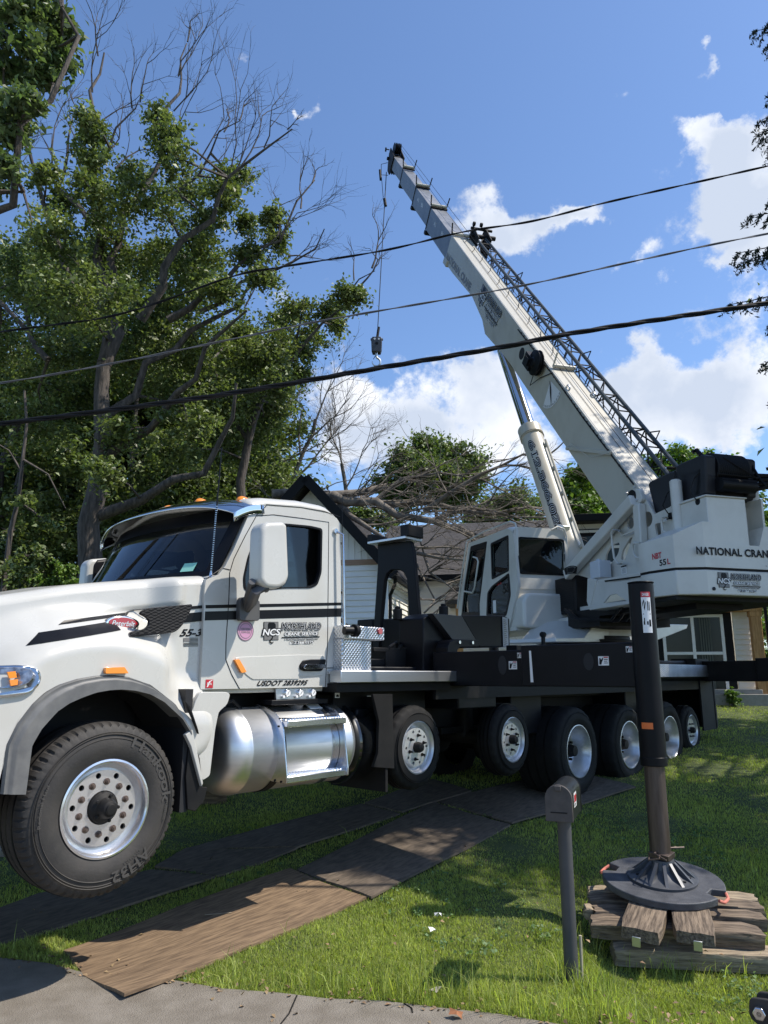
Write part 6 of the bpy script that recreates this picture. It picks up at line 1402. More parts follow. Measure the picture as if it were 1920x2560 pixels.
mats_px = [
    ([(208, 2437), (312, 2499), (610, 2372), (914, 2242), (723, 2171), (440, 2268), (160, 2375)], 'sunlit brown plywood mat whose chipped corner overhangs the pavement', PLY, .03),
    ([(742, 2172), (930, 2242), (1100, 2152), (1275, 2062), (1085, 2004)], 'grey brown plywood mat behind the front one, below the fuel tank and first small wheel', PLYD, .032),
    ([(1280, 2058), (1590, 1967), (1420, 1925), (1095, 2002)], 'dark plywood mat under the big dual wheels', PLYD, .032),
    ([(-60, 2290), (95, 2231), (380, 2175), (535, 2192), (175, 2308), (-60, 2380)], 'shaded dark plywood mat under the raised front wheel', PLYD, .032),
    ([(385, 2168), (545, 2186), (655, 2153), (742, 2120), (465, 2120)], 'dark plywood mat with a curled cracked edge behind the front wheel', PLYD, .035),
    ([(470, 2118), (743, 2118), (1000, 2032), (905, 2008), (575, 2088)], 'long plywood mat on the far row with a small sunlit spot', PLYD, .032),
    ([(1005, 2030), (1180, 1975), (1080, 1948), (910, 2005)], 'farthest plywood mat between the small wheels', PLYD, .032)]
mat_polys = []
for k, (pp, lab, mm, lift) in enumerate(mats_px):
    g = [G(x, y, lift) for x, y in pp]; poly = [(p.x, p.y) for p in g]; mat_polys.append(poly)
    cx = sum(p.x for p in g) / len(g); cy = sum(p.y for p in g) / len(g); cz = gz(cx, cy)
    # each mat follows the lawn in a few strips
    from mathutils.geometry import delaunay_2d_cdt
    dense = []
    for i in range(len(poly)):
        a_, c_ = poly[i], poly[(i + 1) % len(poly)]; m_ = max(2, int(math.dist(a_, c_) / .12))
        for j in range(m_): t = j / m_; jit = .006 * math.sin(37 * t + i * 5) + .004 * random.random(); dense.append((lerp(a_[0], c_[0], t) + jit, lerp(a_[1], c_[1], t) + jit))
    vz = lambda x, y: gz(x, y) + lift + .008 * math.sin(4 * x + k) + (.03 * max(0, 1 - math.dist((x, y), poly[1]) / .5) if k == 0 else 0)
    cz0 = vz(cx, cy)
    b = MB(); n = len(dense)
    # fan rings to allow bending
    rings = [1.0, .75, .5, .25]; vs = []
    for th in (0, -.019):
        for r in rings:
            for x, y in dense: xx, yy = lerp(cx, x, r), lerp(cy, y, r); vs.append((xx - cx, yy - cy, vz(xx, yy) + th - cz))
        vs.append((0, 0, cz0 + th - cz))
    fs = []; half = len(rings) * n + 1
    for s_ in (0, half):
        for r in range(len(rings) - 1):
            for i in range(n): fs.append((s_ + r * n + i, s_ + r * n + (i + 1) % n, s_ + (r + 1) * n + (i + 1) % n, s_ + (r + 1) * n + i))
        for i in range(n): fs.append((s_ + 3 * n + i, s_ + 3 * n + (i + 1) % n, s_ + half - 1))
    for i in range(n): fs.append((i, (i + 1) % n, half + (i + 1) % n, half + i))
    dirx = math.atan2(UU.y, UU.x)
    b.add(vs, fs); b.M = Matrix.Rotation(-dirx, 4, 'Z'); o = b.build('plywood_mat', mm, None, smooth=30); o.location = (cx, cy, cz); o.rotation_euler = (0, 0, dirx)
    tag(o, lab, 'plywood mat', 'plywood mats laid under the wheels')
# small things on the front mat
p = G(545, 2285, .04); b = MB(); b.beam((-.10, -.015, 0), (.10, .02, .004), .012, .004); o = b.build('wood_splinter', TIMB2); o.location = p; tag(o, 'small pale wood splinter lying on the sunlit plywood mat', 'splinter')
# ---- pad and cribbing
padc = TW(JD, JW, PADZ); PR = .455
SN = Vector((0, -.13, 1)).normalized(); SY = Vector((0, 1, .13)).normalized()
def ons(px, py, dz): return hit(px, py, padc + Vector((0, 0, dz)), SN)      # a plane lying parallel to the slope, dz above the pad's top
pad = empty('outrigger_pad', tuple(padc + SN * -.055), 0, 'large round black plastic outrigger pad with pink rope handles under the jack', 'outrigger pad')
pad.rotation_euler = (math.atan(.13), 0, 0)
b = MB(); n = 96; out = []
HC = (R_(-40), R_(146))
for i in range(n):
    t = 2 * math.pi * i / n; r = PR
    for c_ in HC:
        dlt = (t - c_ + math.pi) % (2 * math.pi) - math.pi
        if abs(dlt) < .16: r = PR - .10
    out.append((r * math.cos(t), r * math.sin(t)))
b.plate(out, [], lambda x, y, t: (x, y, t), 0, .054); b.build('pad_disc', PADM, pad, bevel=.008, seg=3)
for c_ in HC:
    b = MB(); b.tube([((PR - .0) * math.cos(c_ + a), (PR - .0) * math.sin(c_ + a), .03) if abs(a) > .1 else ((PR + .02) * math.cos(c_ + a), (PR + .02) * math.sin(c_ + a), .012) for a in (-.19, -.1, 0, .1, .19)], .012, 8); b.build('rope_handle', ROPE, pad)
def timber(a, c, w, h, name_label, m, up=Vector((0, 0, 1))):
    # a split, worn beam lying between two ends (bottom centre line)
    a, c = Vector(a), Vector(c); d = c - a; L = d.length; d.normalize(); rt = d.cross(up).normalized() * -1; up = rt.cross(d) * -1
    n = max(6, int(L / .1)); vs = []
    for i in range(n + 1):
        t = i / n; x = (t - .5) * L; ex = .012 if i in (0, n) else 0
        for (yy, zz) in ((-1, 0), (-1.0, .5), (-.99, .94), (-.94, 1), (-.3, 1), (.25, 1.0), (.94, 1), (.99, .95), (1, .5), (1, 0)):
            vs.append((x + random.uniform(-.006, .006) * (i in (0, n)) * 2, yy * (w / 2 - ex) + random.uniform(-.003, .003), max(0, zz * (h - ex) + random.uniform(-.003, .003)) if zz > 0 else .0))
    k = 10; fs = [(i * k + j, i * k + (j + 1) % k, (i + 1) * k + (j + 1) % k, (i + 1) * k + j) for i in range(n) for j in range(k)] + [tuple(range(k)), tuple(range(n * k, n * k + k))[::-1]]
    b = MB(); b.add(vs, fs); o = b.build('crib_timber', m, None, smooth=40)
    up = d.cross(rt); up = up if up.z > 0 else -up; yy_ = up.cross(d)
    mt = Matrix(((d.x, yy_.x, up.x, 0), (d.y, yy_.y, up.y, 0), (d.z, yy_.z, up.z, 0), (0, 0, 0, 1))); o.location = (a + c) / 2; o.rotation_euler = mt.to_euler(); tag(o, name_label, 'timber', 'timber cribbing under the outrigger pad')
    return o
def zb(x, y): return (1450 + x * .28330, 2150 + y * .28330)
def onz(px, py, z): r = ray(px, py); return CAM + r * ((z - CAMH) / r.z)
def tb2(pL, pR, dz, w, h, lab, m):                       # px of the front top edge's two ends, dz of its top below the pad's top
    a, c = ons(*pL, dz), ons(*pR, dz); d = (c - a).normalized(); back = SN.cross(d); a += back * w / 2 - SN * h; c += back * w / 2 - SN * h
    return timber(a, c, w, h, lab, m, SN)
def endblock(pL, pR, dz, length, h, lab):
    a, c = ons(*pL, dz), ons(*pR, dz); d = (c - a).normalized(); back = SN.cross(d); mid = (a + c) / 2 - SN * h; return timber(mid, mid + back * length, (c - a).length, h, lab, TIMB, SN)
e1 = endblock(zb(345, 565), zb(708, 640), -.057, 1.0, .085, 'cracked grey timber end-on under the left front of the pad, steel strap hanging below')
e2 = endblock(zb(832, 605), zb(1205, 655), -.057, 1.0, .085, 'cracked grey timber end-on under the right front of the pad, steel strap hanging below')
for e_, q0_ in ((e1, zb(515, 650)), (e2, zb(1033, 700))):
    pc = ons(*q0_, -.13); iv = Matrix.LocRotScale(e_.location, e_.rotation_euler, None).inverted(); pl_ = iv @ pc; L_ = min(v.co.x for v in e_.data.vertices)
    b = MB(); b.box(L_ - .012, L_ - .003, pl_.y - .028, pl_.y + .028, -.035, .03); b.build('steel_strap', ALUB, e_, bevel=.002)
tb2(zb(110, 560), zb(1640, 665), -.15, .19, .105, 'thick dark cracked timber at the front of the upper layer, below the end-on blocks', TIMB)
tb2(zb(140, 455), zb(1659, 520), -.15, .15, .10, 'grey brown timber second from the front, mostly under the pad', TIMB)
tb2(zb(92, 350), zb(1640, 425), -.15, .15, .10, 'smooth grey timber third from the front, under the pad', TIMB)
tb2(zb(88, 278), zb(1582, 350), -.15, .15, .10, 'pale sunlit timber at the back of the crib', TIMB2)
tb2(zb(318, 790), zb(1790, 860), -.26, .20, .115, 'long pale split timber lowest in the crib, lying in the grass', TIMB2)
tb2(zb(48, 432), zb(125, 434), -.16, .10, .08, 'small pale offcut sticking out at the left of the crib', TIMB2)
# far cribbing seen under the fender
p = G(500, 2010)
b = MB(); b.box(-.35, .3, -.12, .1, 0, .13); b.box(-.30, .28, -.10, .06, .135, .24); b.box(-.1, .05, -.5, .4, .245, .35); o = b.build('crib_block_pile', TIMB, None, bevel=.01); 
bpy.data.objects.remove(o)
for (dx, dy, dz, ln, w_, rot_, lab) in ((0, 0, 0, .8, .16, 10, 'lower brown timber of the small stack behind the front wheel'), (.05, .15, .15, .7, .15, -60, 'upper brown timber of the small stack behind the front wheel')):
    a_ = R_(rot_); d_ = Vector((math.cos(a_), math.sin(a_), 0)) * ln / 2; q = Vector((p.x + dx - .1, p.y + dy, gz(p.x, p.y) + dz)); o = timber(q - d_, q + d_, w_, .14, lab, TIMB); o['group'] = 'timber stack behind the front wheel'

# ---- mailbox
mb0 = onz(1430, 2456, .0); mbx = empty('mailbox', (mb0.x, mb0.y, 0), R_(-21), 'dark grey rural mailbox with faded door and small red sticker on a round post', 'mailbox')
def mpt(px, py): p = hit(px, py, mb0, Vector((0, 1, 0))); return p.z
hz0, hz1, hz2 = mpt(1400, 2040), mpt(1400, 1952), mpt(1400, 2030)
b = MB(); b.cyl((0, 0, -.1), (0, 0, hz2), .0445, n=28); b.build('post', mat('grey_post_paint', (.05,.052,.056), .5, c2=(.07,.07,.072), scale=5), mbx)
mw, ml, mh = .165, .46, hz1 - hz0
arc = [(-mw / 2, 0), (mw / 2, 0)] + [(mw / 2 * math.cos(t), mh - mw / 2 + mw / 2 * math.sin(t)) for t in np.linspace(0, math.pi, 18)]
b = MB(); b.plate(arc, [], lambda x, y, t: (x, t, hz0 + y), -ml * .42, ml * .58); mbody = b.build('mailbox_body', mat('black_mailbox_steel', (.02,.021,.023), .28, .3, c2=(.035,.035,.035), scale=6), mbx, bevel=.002, smooth=30)
arc2 = [(x * 1.04, y * 1.01 - .002) for x, y in arc]
b = MB(); b.plate(arc2, [], lambda x, y, t: (x, t, hz0 + y), -ml * .42 - .016, -ml * .42 + .01); b.box(-.02, .02, -ml * .42 - .03, -ml * .42 - .01, hz0 + mh - .035, hz0 + mh - .005); md = b.build('mailbox_door', mat('faded_mailbox_door', (.055,.048,.044), .6, c2=(.08,.068,.06), scale=14), mbx, bevel=.003)
b = MB(); b.box(-mw * .32, mw * .32, -ml * .42 - .0185, -ml * .42 - .014, hz0 + .05, hz0 + .057); b.build('door_crease', BLACKD, md)
b = MB(); b.plate(arc2, [], lambda x, y, t: (x, t, hz0 + y), ml * .58 - .01, ml * .58 + .004); b.build('mailbox_back', BLACKD, mbx)
b = MB(); X = mw / 2 + .0015; b.add([(X, -.10, hz0 + .07), (X, .02, hz0 + .07), (X, .02, hz0 + .16), (X, -.10, hz0 + .16)], [(0,1,2,3)]); st_ = b.build('sticker', DECALW, mbx, smooth=0, fixn=False)
b = MB(); b.add([(X + .0012, y, hz0 + z) for y, z in ((-.09,.10),(0,.10),(.012,.135),(-.02,.15),(-.06,.14),(-.085,.15))], [(0,1,2,3,4,5)]); b.build('sticker_mark', DECALR, st_, smooth=0, fixn=False)
b = MB(); lettering(b, '521', lambda x, y, l: (X + .0012, -.09 + x, hz0 + .078 + y), .07, .016); b.build('sticker_lettering', DECAL, st_, smooth=0, fixn=False)
b = MB(); b.cyl((.065, .0, 0), (.068, .0, .27), .010, n=8); o = b.build('stake', mat('bleached_stake', (.4,.35,.25), .8)); o.location = mb0; tag(o, 'thin pale wooden stake stuck in the grass beside the mailbox post', 'stake')
# metal clevis at the lower right corner
cl = onz(1905, 2520, .10); cl0 = empty('tow_clevis', (cl.x, cl.y, 0), R_(-35), 'dark steel forked clevis with shiny bolt head lying in the grass at the corner', 'clevis')
b = MB()
for yy, xo in ((-.05, 0), (.06, .02)): b.plate(rnd([(-.06 + xo, .05), (.02 + xo, -.0), (.6, -.0), (.6, .10), (.05 + xo, .16), (-.05 + xo, .15)], .03, 4), [], lambda x, y, t: (x, t, y + .01), yy - .012, yy + .012)
b.box(.35, .8, -.06, .07, 0, .10); c1_ = b.build('fork', mat('dark_forged_steel', (.05,.046,.042), .6, .4), cl0, bevel=.005)
b = MB(); b.cyl((-.0, -.10, .10), (-.0, -.06, .10), .035, n=6); b.cyl((-.0, -.1, .10), (0, .1, .10), .018, n=12); b.build('bolt', ALU, c1_, bevel=.004)
# dry leaves and litter
for k, (px_, py_, lab, m_) in enumerate(((1140, 2548, 'curled brown dry leaf at the edge of the pavement', mat('dry_leaf', (.30,.12,.05), .8)), (1080, 2335, 'crumpled white scrap lying on the shaded grass', DECALW), (1095, 2297, 'small white scrap standing in the shaded grass', DECALW), (1092, 2488, 'grey dry leaf in the mailbox shadow', mat('grey_dry_leaf', (.4,.36,.28), .8)))):
    p = G(px_, py_, .02); b = MB(); vs = [(.035 * math.cos(t) * (1 + .35 * (i % 2)), .022 * math.sin(t) * (1 + .35 * (i % 2)), .012 * math.sin(3 * t)) for i, t in enumerate(np.linspace(0, 2 * math.pi, 13)[:-1])]; b.add(vs + [(0, 0, .016)], [(i, (i + 1) % 12, 12) for i in range(12)]); o = b.build('dry_leaf' if 'leaf' in lab else 'paper_scrap', m_, None, smooth=0); o.location = (p.x, p.y, p.z + .03); o.rotation_euler = (.2, .3, k); tag(o, lab, 'leaf' if 'leaf' in lab else 'litter')

# ------------------------------------------------------------------ house
HA = R_(11.5); E1 = Vector((math.cos(HA), -math.sin(HA), 0)); E2 = Vector((math.sin(HA), math.cos(HA), 0)); HO = Vector((7.8, 17.8, 0))
def HX(px, py, bb): p = hit(px, py, HO + E2 * bb, E2); q = p - HO; return (q.dot(E1), p.z)
def HS(px, py, aa): p = hit(px, py, HO + E1 * aa, E1); q = p - HO; return (q.dot(E2), p.z)
house = empty('house', (HO.x, HO.y, 1.3), -HA, 'cream house with a black-trimmed gable, dark shingle roof and cedar porch posts behind the crane', 'house')
HMt = Matrix.Translation((0, 0, -1.3))
def H_b(): return MB(HMt)
hfn = lambda a, z, t: (a, t, z)
def lap(mb_, a0, a1, z0, z1, bb, step=.16, lip=.034, axis='a'):
    n = max(1, int(round((z1 - z0) / step))); s = (z1 - z0) / n; vs = []; fs = []
    for i in range(n):
        z_, y0_ = z0 + i * s, bb - lip
        k = len(vs)
        if axis == 'a': vs += [(a0, bb, z_), (a1, bb, z_), (a1, y0_, z_), (a0, y0_, z_), (a1, bb - .003, z_ + s), (a0, bb - .003, z_ + s)]
        else: vs += [(bb, a0, z_), (bb, a1, z_), (bb + lip, a1, z_), (bb + lip, a0, z_), (bb + .003, a1, z_ + s), (bb + .003, a0, z_ + s)]
        fs += [(k, k + 1, k + 2, k + 3), (k + 3, k + 2, k + 4, k + 5)]
    mb_.add(vs, fs)
GB = -3.0
pk = HX(765, 1190, GB - .35); ev = HX(988, 1425, GB - .35); hw = ev[0] - pk[0]; za0, za1 = pk[0] - hw + .25, ev[0] - .25
zt_g = HX(900, 1407, GB)[1]
b = H_b(); b.box(za0, za1, GB, GB + 6, .9, ev[1]); b.plate([(za0 + .02, ev[1]), (za1 - .02, ev[1]), (pk[0], pk[1] - .25)], [], hfn, GB + .01, GB + 6); gw = b.build('gable_wing', SIDW, house, smooth=0)
b = H_b(); lap(b, za0 + .1, za1 - .1, .9, zt_g - .05, GB, .13); b.build('lap_siding', SIDW, gw, smooth=0)
b = H_b(); lap(b, GB + .1, 0, .9, ev[1], za1, .13, axis='b'); b.build('lap_siding', SIDE, gw, smooth=0)
b = H_b(); b.box(za1 - .1, za1 + .03, GB - .03, GB + .1, .9, ev[1]); b.box(za0 - .03, za0 + .1, GB - .03, GB + .1, .9, ev[1]); b.build('corner_board', TRIMW, gw)
b = H_b(); b.box(za0, za1 - .1, GB - .035, GB - .0, zt_g - .05, zt_g + .07); b.build('timber_strip', mat('raw_board', (.30,.19,.13), .8, c2=(.38,.25,.18), scale=8, stretch=(.3,4,4)), gw)
for k in range(24):
    a_ = za0 + .15 + k * (za1 - za0) / 24; zz = ev[1] + max(0, (pk[1] - .3 - ev[1]) * (1 - abs(a_ - pk[0]) / hw)); b = H_b(); b.box(a_ - .012, a_ + .012, GB - .004, GB + .01, zt_g + .07, max(zt_g + .08, zz)); b.build('batten', SIDW, gw)
def slope(mb_, p0_, p1_, p2_, p3_, rows, th=.06, lift=.008):       # eave a, eave b, ridge b, ridge a
    p0_, p1_, p2_, p3_ = map(Vector, (p0_, p1_, p2_, p3_)); nrm = (p1_ - p0_).cross(p3_ - p0_).normalized(); nrm = nrm if nrm.z > 0 else -nrm
    vs = []; fs = []
    for i in range(rows):
        t0, t1 = i / rows, (i + 1) / rows; k = len(vs); a_, c_ = p0_.lerp(p3_, t0), p1_.lerp(p2_, t0); a2_, c2_ = p0_.lerp(p3_, t1), p1_.lerp(p2_, t1)
        vs += [a_, c_, c_ + nrm * lift, a_ + nrm * lift, c2_ + nrm * .001, a2_ + nrm * .001]; fs += [(k, k + 1, k + 2, k + 3), (k + 3, k + 2, k + 4, k + 5)]
    mb_.add(vs, fs); mb_.add([p0_, p1_, p2_, p3_] + [p - nrm * th for p in (p0_, p1_, p2_, p3_)], [(0,1,2,3), (7,6,5,4), (0,4,5,1), (1,5,6,2), (2,6,7,3), (3,7,4,0)])
b = H_b(); slope(b, (ev[0], GB - .4, ev[1] - .05), (ev[0], 3, ev[1] - .05), (pk[0], 3, pk[1]), (pk[0], GB - .4, pk[1]), 30); slope(b, (2 * pk[0] - ev[0], GB - .4, ev[1] - .05), (2 * pk[0] - ev[0], 3, ev[1] - .05), (pk[0], 3, pk[1]), (pk[0], GB - .4, pk[1]), 30); gr = b.build('gable_roof', SHING, house, smooth=0)
b = H_b()
for s_ in (1, -1): b.beam((pk[0] + s_ * hw, GB - .42, ev[1] - .12), (pk[0], GB - .42, pk[1] - .06), .06, .22, up=(0, 0, 1))
b.box(ev[0] - .12, ev[0] + .02, GB - .3, 0, ev[1] - .16, ev[1] - .07); b.build('barge_board', TRIMB, gr)
b = H_b(); b.box(za1 + .02, ev[0] - .1, GB - .35, 0, ev[1] - .20, ev[1] - .17); b.build('soffit', TRIMW, gr)
b = H_b(); b.tube([(ev[0] - .02, GB - .2, ev[1] - .15), (ev[0] - .05, GB - .15, ev[1] - .3), (za1 + .06, GB + .05, ev[1] - .5), (za1 + .06, GB + .05, 1.3)], .04, 8); b.build('downspout', TRIMB, gr)
# main range
r0, r1 = HX(922, 1318, 3.6), HX(1372, 1300, 3.6); e0_, e1_ = HX(1020, 1436, -.35), HX(1390, 1432, -.35)
zr, ze = (r0[1] + r1[1]) / 2, (e0_[1] + e1_[1]) / 2
b = H_b(); slope(b, (za1 - 1.2, -.35, ze), (e1_[0] + 1.2, -.35, ze), (e1_[0] + 1.2, 3.6, zr), (za1 - 1.2, 3.6, zr), 44); mr_ = b.build('main_roof', SHING, house, smooth=0)
b = H_b(); b.box(za1, e1_[0] + 1.2, -.38, -.33, ze - .16, ze + .0); b.build('fascia', TRIMB, mr_)
b = H_b(); b.box(za1, e1_[0] + 1.2, 0, 4, .9, ze - .05); mw_ = b.build('front_wall', SIDW, house, smooth=0); b = H_b(); lap(b, za1, e1_[0] + 1.2, .9, ze - .1, 0, .16); b.build('lap_siding', SIDW, mw_, smooth=0)
pe = HX(1112, 1492, -1.2); pe2 = HX(1150, 1530, -1.2)
b = H_b(); b.box(pe[0], pe[0] + 1.8, -1.2, 0, pe[1] - .18, pe[1] - .08); slope(b, (pe[0], -1.2, pe[1] - .08), (pe[0] + 1.8, -1.2, pe[1] - .08), (pe[0] + 1.8, 0, pe[1] + .35), (pe[0], 0, pe[1] + .35), 8); po_ = b.build('entry_canopy', SHING, house, smooth=0); b = H_b(); b.box(pe[0] + .25, pe[0] + .4, -1.15, -1.0, 1.2, pe[1] - .18); b.build('canopy_post', CEDAR, po_)
# two storey block
ba0, bt = HX(1400, 1290, -.4); bw1 = HX(1700, 1290, -.4)[0]
b = H_b(); b.box(ba0 + .25, bw1, -.02, 4, .9, bt - .1); bl = b.build('tall_block', SIDE, house, smooth=0)
b = H_b(); b.box(ba0 - .1, bw1 + .3, -.45, 4.2, bt - .16, bt + .02); b.build('block_roof', TRIMB, bl, bevel=.01)
b = H_b(); zb1 = HX(1500, 1322, -.02)[1]; zb2 = HX(1500, 1340, -.02)[1]; b.box(ba0 + .3, bw1 - .05, -.06, -.03, zb2, zb1); b.build('block_trim', TRIMB, bl)
def window(a0, a1, z0, z1, bb, nx, ny, surround=.0, par=house):
    b = H_b(); f = .07
    xs_ = [lerp(a0, a1, i / nx) for i in range(nx + 1)]; zs_ = [lerp(z0, z1, i / ny) for i in range(ny + 1)]
    for x in xs_: b.box(x - f / 2, x + f / 2, bb - .06, bb - .002, z0 - f / 2, z1 + f / 2)
    for i in range(nx):
        for z in zs_: b.box(xs_[i] + f / 2, xs_[i + 1] - f / 2, bb - .058, bb - .002, z - f / 2 + .001, z + f / 2 - .001)
    w_ = b.build('window', TRIMW, par, bevel=.004)
    if surround:
        b = H_b(); s = surround; b.box(a0 - s, a0 - f / 2, bb - .045, bb - .0, z0 - s, z1 + s); b.box(a1 + f / 2, a1 + s, bb - .045, bb - .0, z0 - s, z1 + s); b.box(a0 - f / 2, a1 + f / 2, bb - .044, bb, z1 + f / 2, z1 + s); b.box(a0 - f / 2, a1 + f / 2, bb - .044, bb, z0 - s, z0 - f / 2); b.build('window_surround', TRIMB, w_)
    b = H_b(); b.box(a0, a1, bb - .03, bb - .02, z0, z1); b.build('pane', mat('dark_window_glass', (.018,.026,.026), .12, spec=.3), w_, smooth=0)
    return w_
wa0, wz1 = HX(1436, 1331, 0); wa1, wz0 = HX(1562, 1408, 0); uw = window(wa0, wa1, wz0, wz1, -.02, 2, 2)
lw0, lz1 = HX(*z4(950, 1182), 0); lw1 = HX(*z4(1340, 1182), 0)[0]; lz0 = lz1 - 1.75
lower = window(lw0, lw1, lz0, lz1, -.02, 2, 2, .22)
b = H_b(); cw0 = lerp(lw0, lw1, .62)
for k in range(5): b.cyl((cw0 + .05 * k, -.055, lz0 + .05), (cw0 + .05 * k, -.055, lz1 - .05), .02, n=6) if False else b.box(cw0 + .055 * k, cw0 + .03 + .055 * k, -.0515, -.0505, lz0 + .06, lz1 - .06)
b.build('curtain', CURT, lower, smooth=0)
s0_ = lw1 + .25; pc0 = HX(*z4(1530, 1200), -.3)[0]; zbm1, zbm0 = HX(*z4(1400, 1103), -.3)[1], HX(*z4(1400, 1150), -.3)[1]
b = H_b(); lap(b, s0_, pc0 + .1, .9, zbm0 + .1, -.03, .12); b.box(s0_, pc0 + .1, -.018, 1.5, .9, zbm0 + .1); b.build('lap_siding', SIDE, bl, smooth=0)
b = H_b(); b.box(pc0 + .02, pc0 + .24, -.42, -.20, 1.38, zbm0); b.box(lw0 + .4, pc0 + .28, -.44, -.18, zbm0, zbm1 - .02); b.box(pc0 + .0, pc0 + .26, -.43, -.19, zbm0 - .12, zbm0 - .0015); b.build('porch_frame', CEDAR, house, bevel=.008)
b = H_b(); b.box(lw0 - .5, pc0 + .45, -.6, .3, zbm1 - .02, zbm1 + .05); b.build('porch_soffit', TRIMW, house); b = H_b(); b.box(lw0 - .5, pc0 + .5, -.65, .3, zbm1 + .05, zbm1 + .3); b.build('porch_roof', SHING, house)
b = H_b(); b.box(pc0 + .30, pc0 + .36, -.5, -.44, 1.3, zbm1); b.build('porch_downspout', TRIMB, house)
fz = HX(1800, 1735, -.5)[1]; b = H_b(); b.box(lw0 - 1.2, pc0 + 1.4, -.62, .2, fz - .35, fz); b.box(lw0 - 1.2, pc0 + .1, -.45, .1, fz, fz + .1); b.build('porch_foundation', FOUND, house, bevel=.01)

# ------------------------------------------------------------------ vegetation
def leaf_mesh(name, pts, size, m, parent=None, up=.35, aspect=.55, fold=0.18, seed=1, var=.35, droop=0.0):
    rg = np.random.default_rng(seed); pts = np.asarray(pts, float); N = len(pts)
    nrm = rg.normal(size=(N, 3)); nrm[:, 2] = np.abs(nrm[:, 2]) + up; nrm /= np.linalg.norm(nrm, axis=1)[:, None]
    t = rg.normal(size=(N, 3)); t[:, 2] -= droop; t -= nrm * (t * nrm).sum(1)[:, None]; t /= np.linalg.norm(t, axis=1)[:, None]; s = np.cross(nrm, t)
    L = (size * (1 - var + 2 * var * rg.random(N)))[:, None]; W = L * aspect
    v = np.stack([pts - t * L * .5, pts - t * L * .08 + s * W * .5 + nrm * L * fold, pts + t * L * .5, pts - t * L * .08 - s * W * .5 + nrm * L * fold], 1).reshape(-1, 3)
    me = bpy.data.meshes.new(name); me.vertices.add(4 * N); me.vertices.foreach_set('co', v.astype(np.float32).ravel()); me.loops.add(4 * N); me.loops.foreach_set('vertex_index', np.arange(4 * N, dtype=np.int32))
    me.polygons.add(N); me.polygons.foreach_set('loop_start', np.arange(0, 4 * N, 4, dtype=np.int32)); me.polygons.foreach_set('loop_total', np.full(N, 4, np.int32)); me.update(calc_edges=True); me.materials.append(m)
    o = bpy.data.objects.new(name, me); col.objects.link(o)
    if parent is not None: o.parent = parent
    return o
def clumps(blobs, rg, per=16, leaves=46, sig=.24, flat=.75):
    out = []
    for (c, r, dens) in blobs:
        n = max(3, int(per * dens * max(.4, r) ** 1.3))
        for _ in range(n):
            d = rg.normal(size=3); d /= np.linalg.norm(d); q = np.array(c) + d * r * (rg.random() ** .45) * np.array([1, 1, flat])
            s = sig * (.6 + .8 * rg.random()) * min(1.0, .5 + r * .5); k = int(leaves * (.6 + .8 * rg.random()))
            ax = rg.normal(size=3); ax[2] = ax[2] * .5 - .25; ax /= np.linalg.norm(ax); g = rg.normal(size=(k, 1))
            out.append(q + ax * g * s * 1.15 + rg.normal(size=(k, 3)) * s * .42 - np.array([0, 0, 1]) * np.abs(g) * s * .35)
    return np.concatenate(out)
def branch(mb_, pts, r0, r1, n=7, wob=.0):
    pts = [Vector(p) for p in pts]; out = [pts[0]]
    for i in range(1, len(pts)):
        a, c = pts[i - 1], pts[i]; L = (c - a).length; k = max(1, int(L / .5))
        for j in range(1, k + 1):
            p = a.lerp(c, j / k); 
            if j < k or True: p += Vector((random.gauss(0, 1), random.gauss(0, 1), random.gauss(0, .6))) * wob * L / k
            out.append(p)
    m_ = len(out); rs = [lerp(r0, r1, (i / (m_ - 1)) ** .8) for i in range(m_)]; mb_.tube(out, 0, n, rs=rs); return out
def twigs(mb_, p, d, L, r, depth, spread=.6, n=4, kids=3, up=.15):
    d = d.normalized(); seg = 3; pts = [p]; q = p.copy(); dd = d.copy()
    for i in range(seg):
        dd = (dd + Vector((random.gauss(0, 1), random.gauss(0, 1), random.gauss(0, 1))) * .16 + Vector((0, 0, up * .3))).normalized(); q = q + dd * L / seg; pts.append(q.copy())
    mb_.tube(pts, 0, n if depth > 1 else 3, rs=[lerp(r, r * .45, i / seg) for i in range(seg + 1)])
    if depth <= 0: return
    for k in range(kids):
        t = random.uniform(.25, 1.0) if k else 1.0; i = min(seg - 1, int(t * seg)); base = pts[i].lerp(pts[i + 1], t * seg - i)
        nd = (d + Vector((random.gauss(0, 1), random.gauss(0, 1), random.gauss(0, 1))) * spread).normalized()
        twigs(mb_, base, nd, L * random.uniform(.5, .8), r * .52, depth - 1, spread, n, kids, up)
def V3(px, py, Y): return atY(px, py, Y)
def to_local(mb_, root): mb_.M = Matrix.Translation(-root.location)
LIMBK = .8
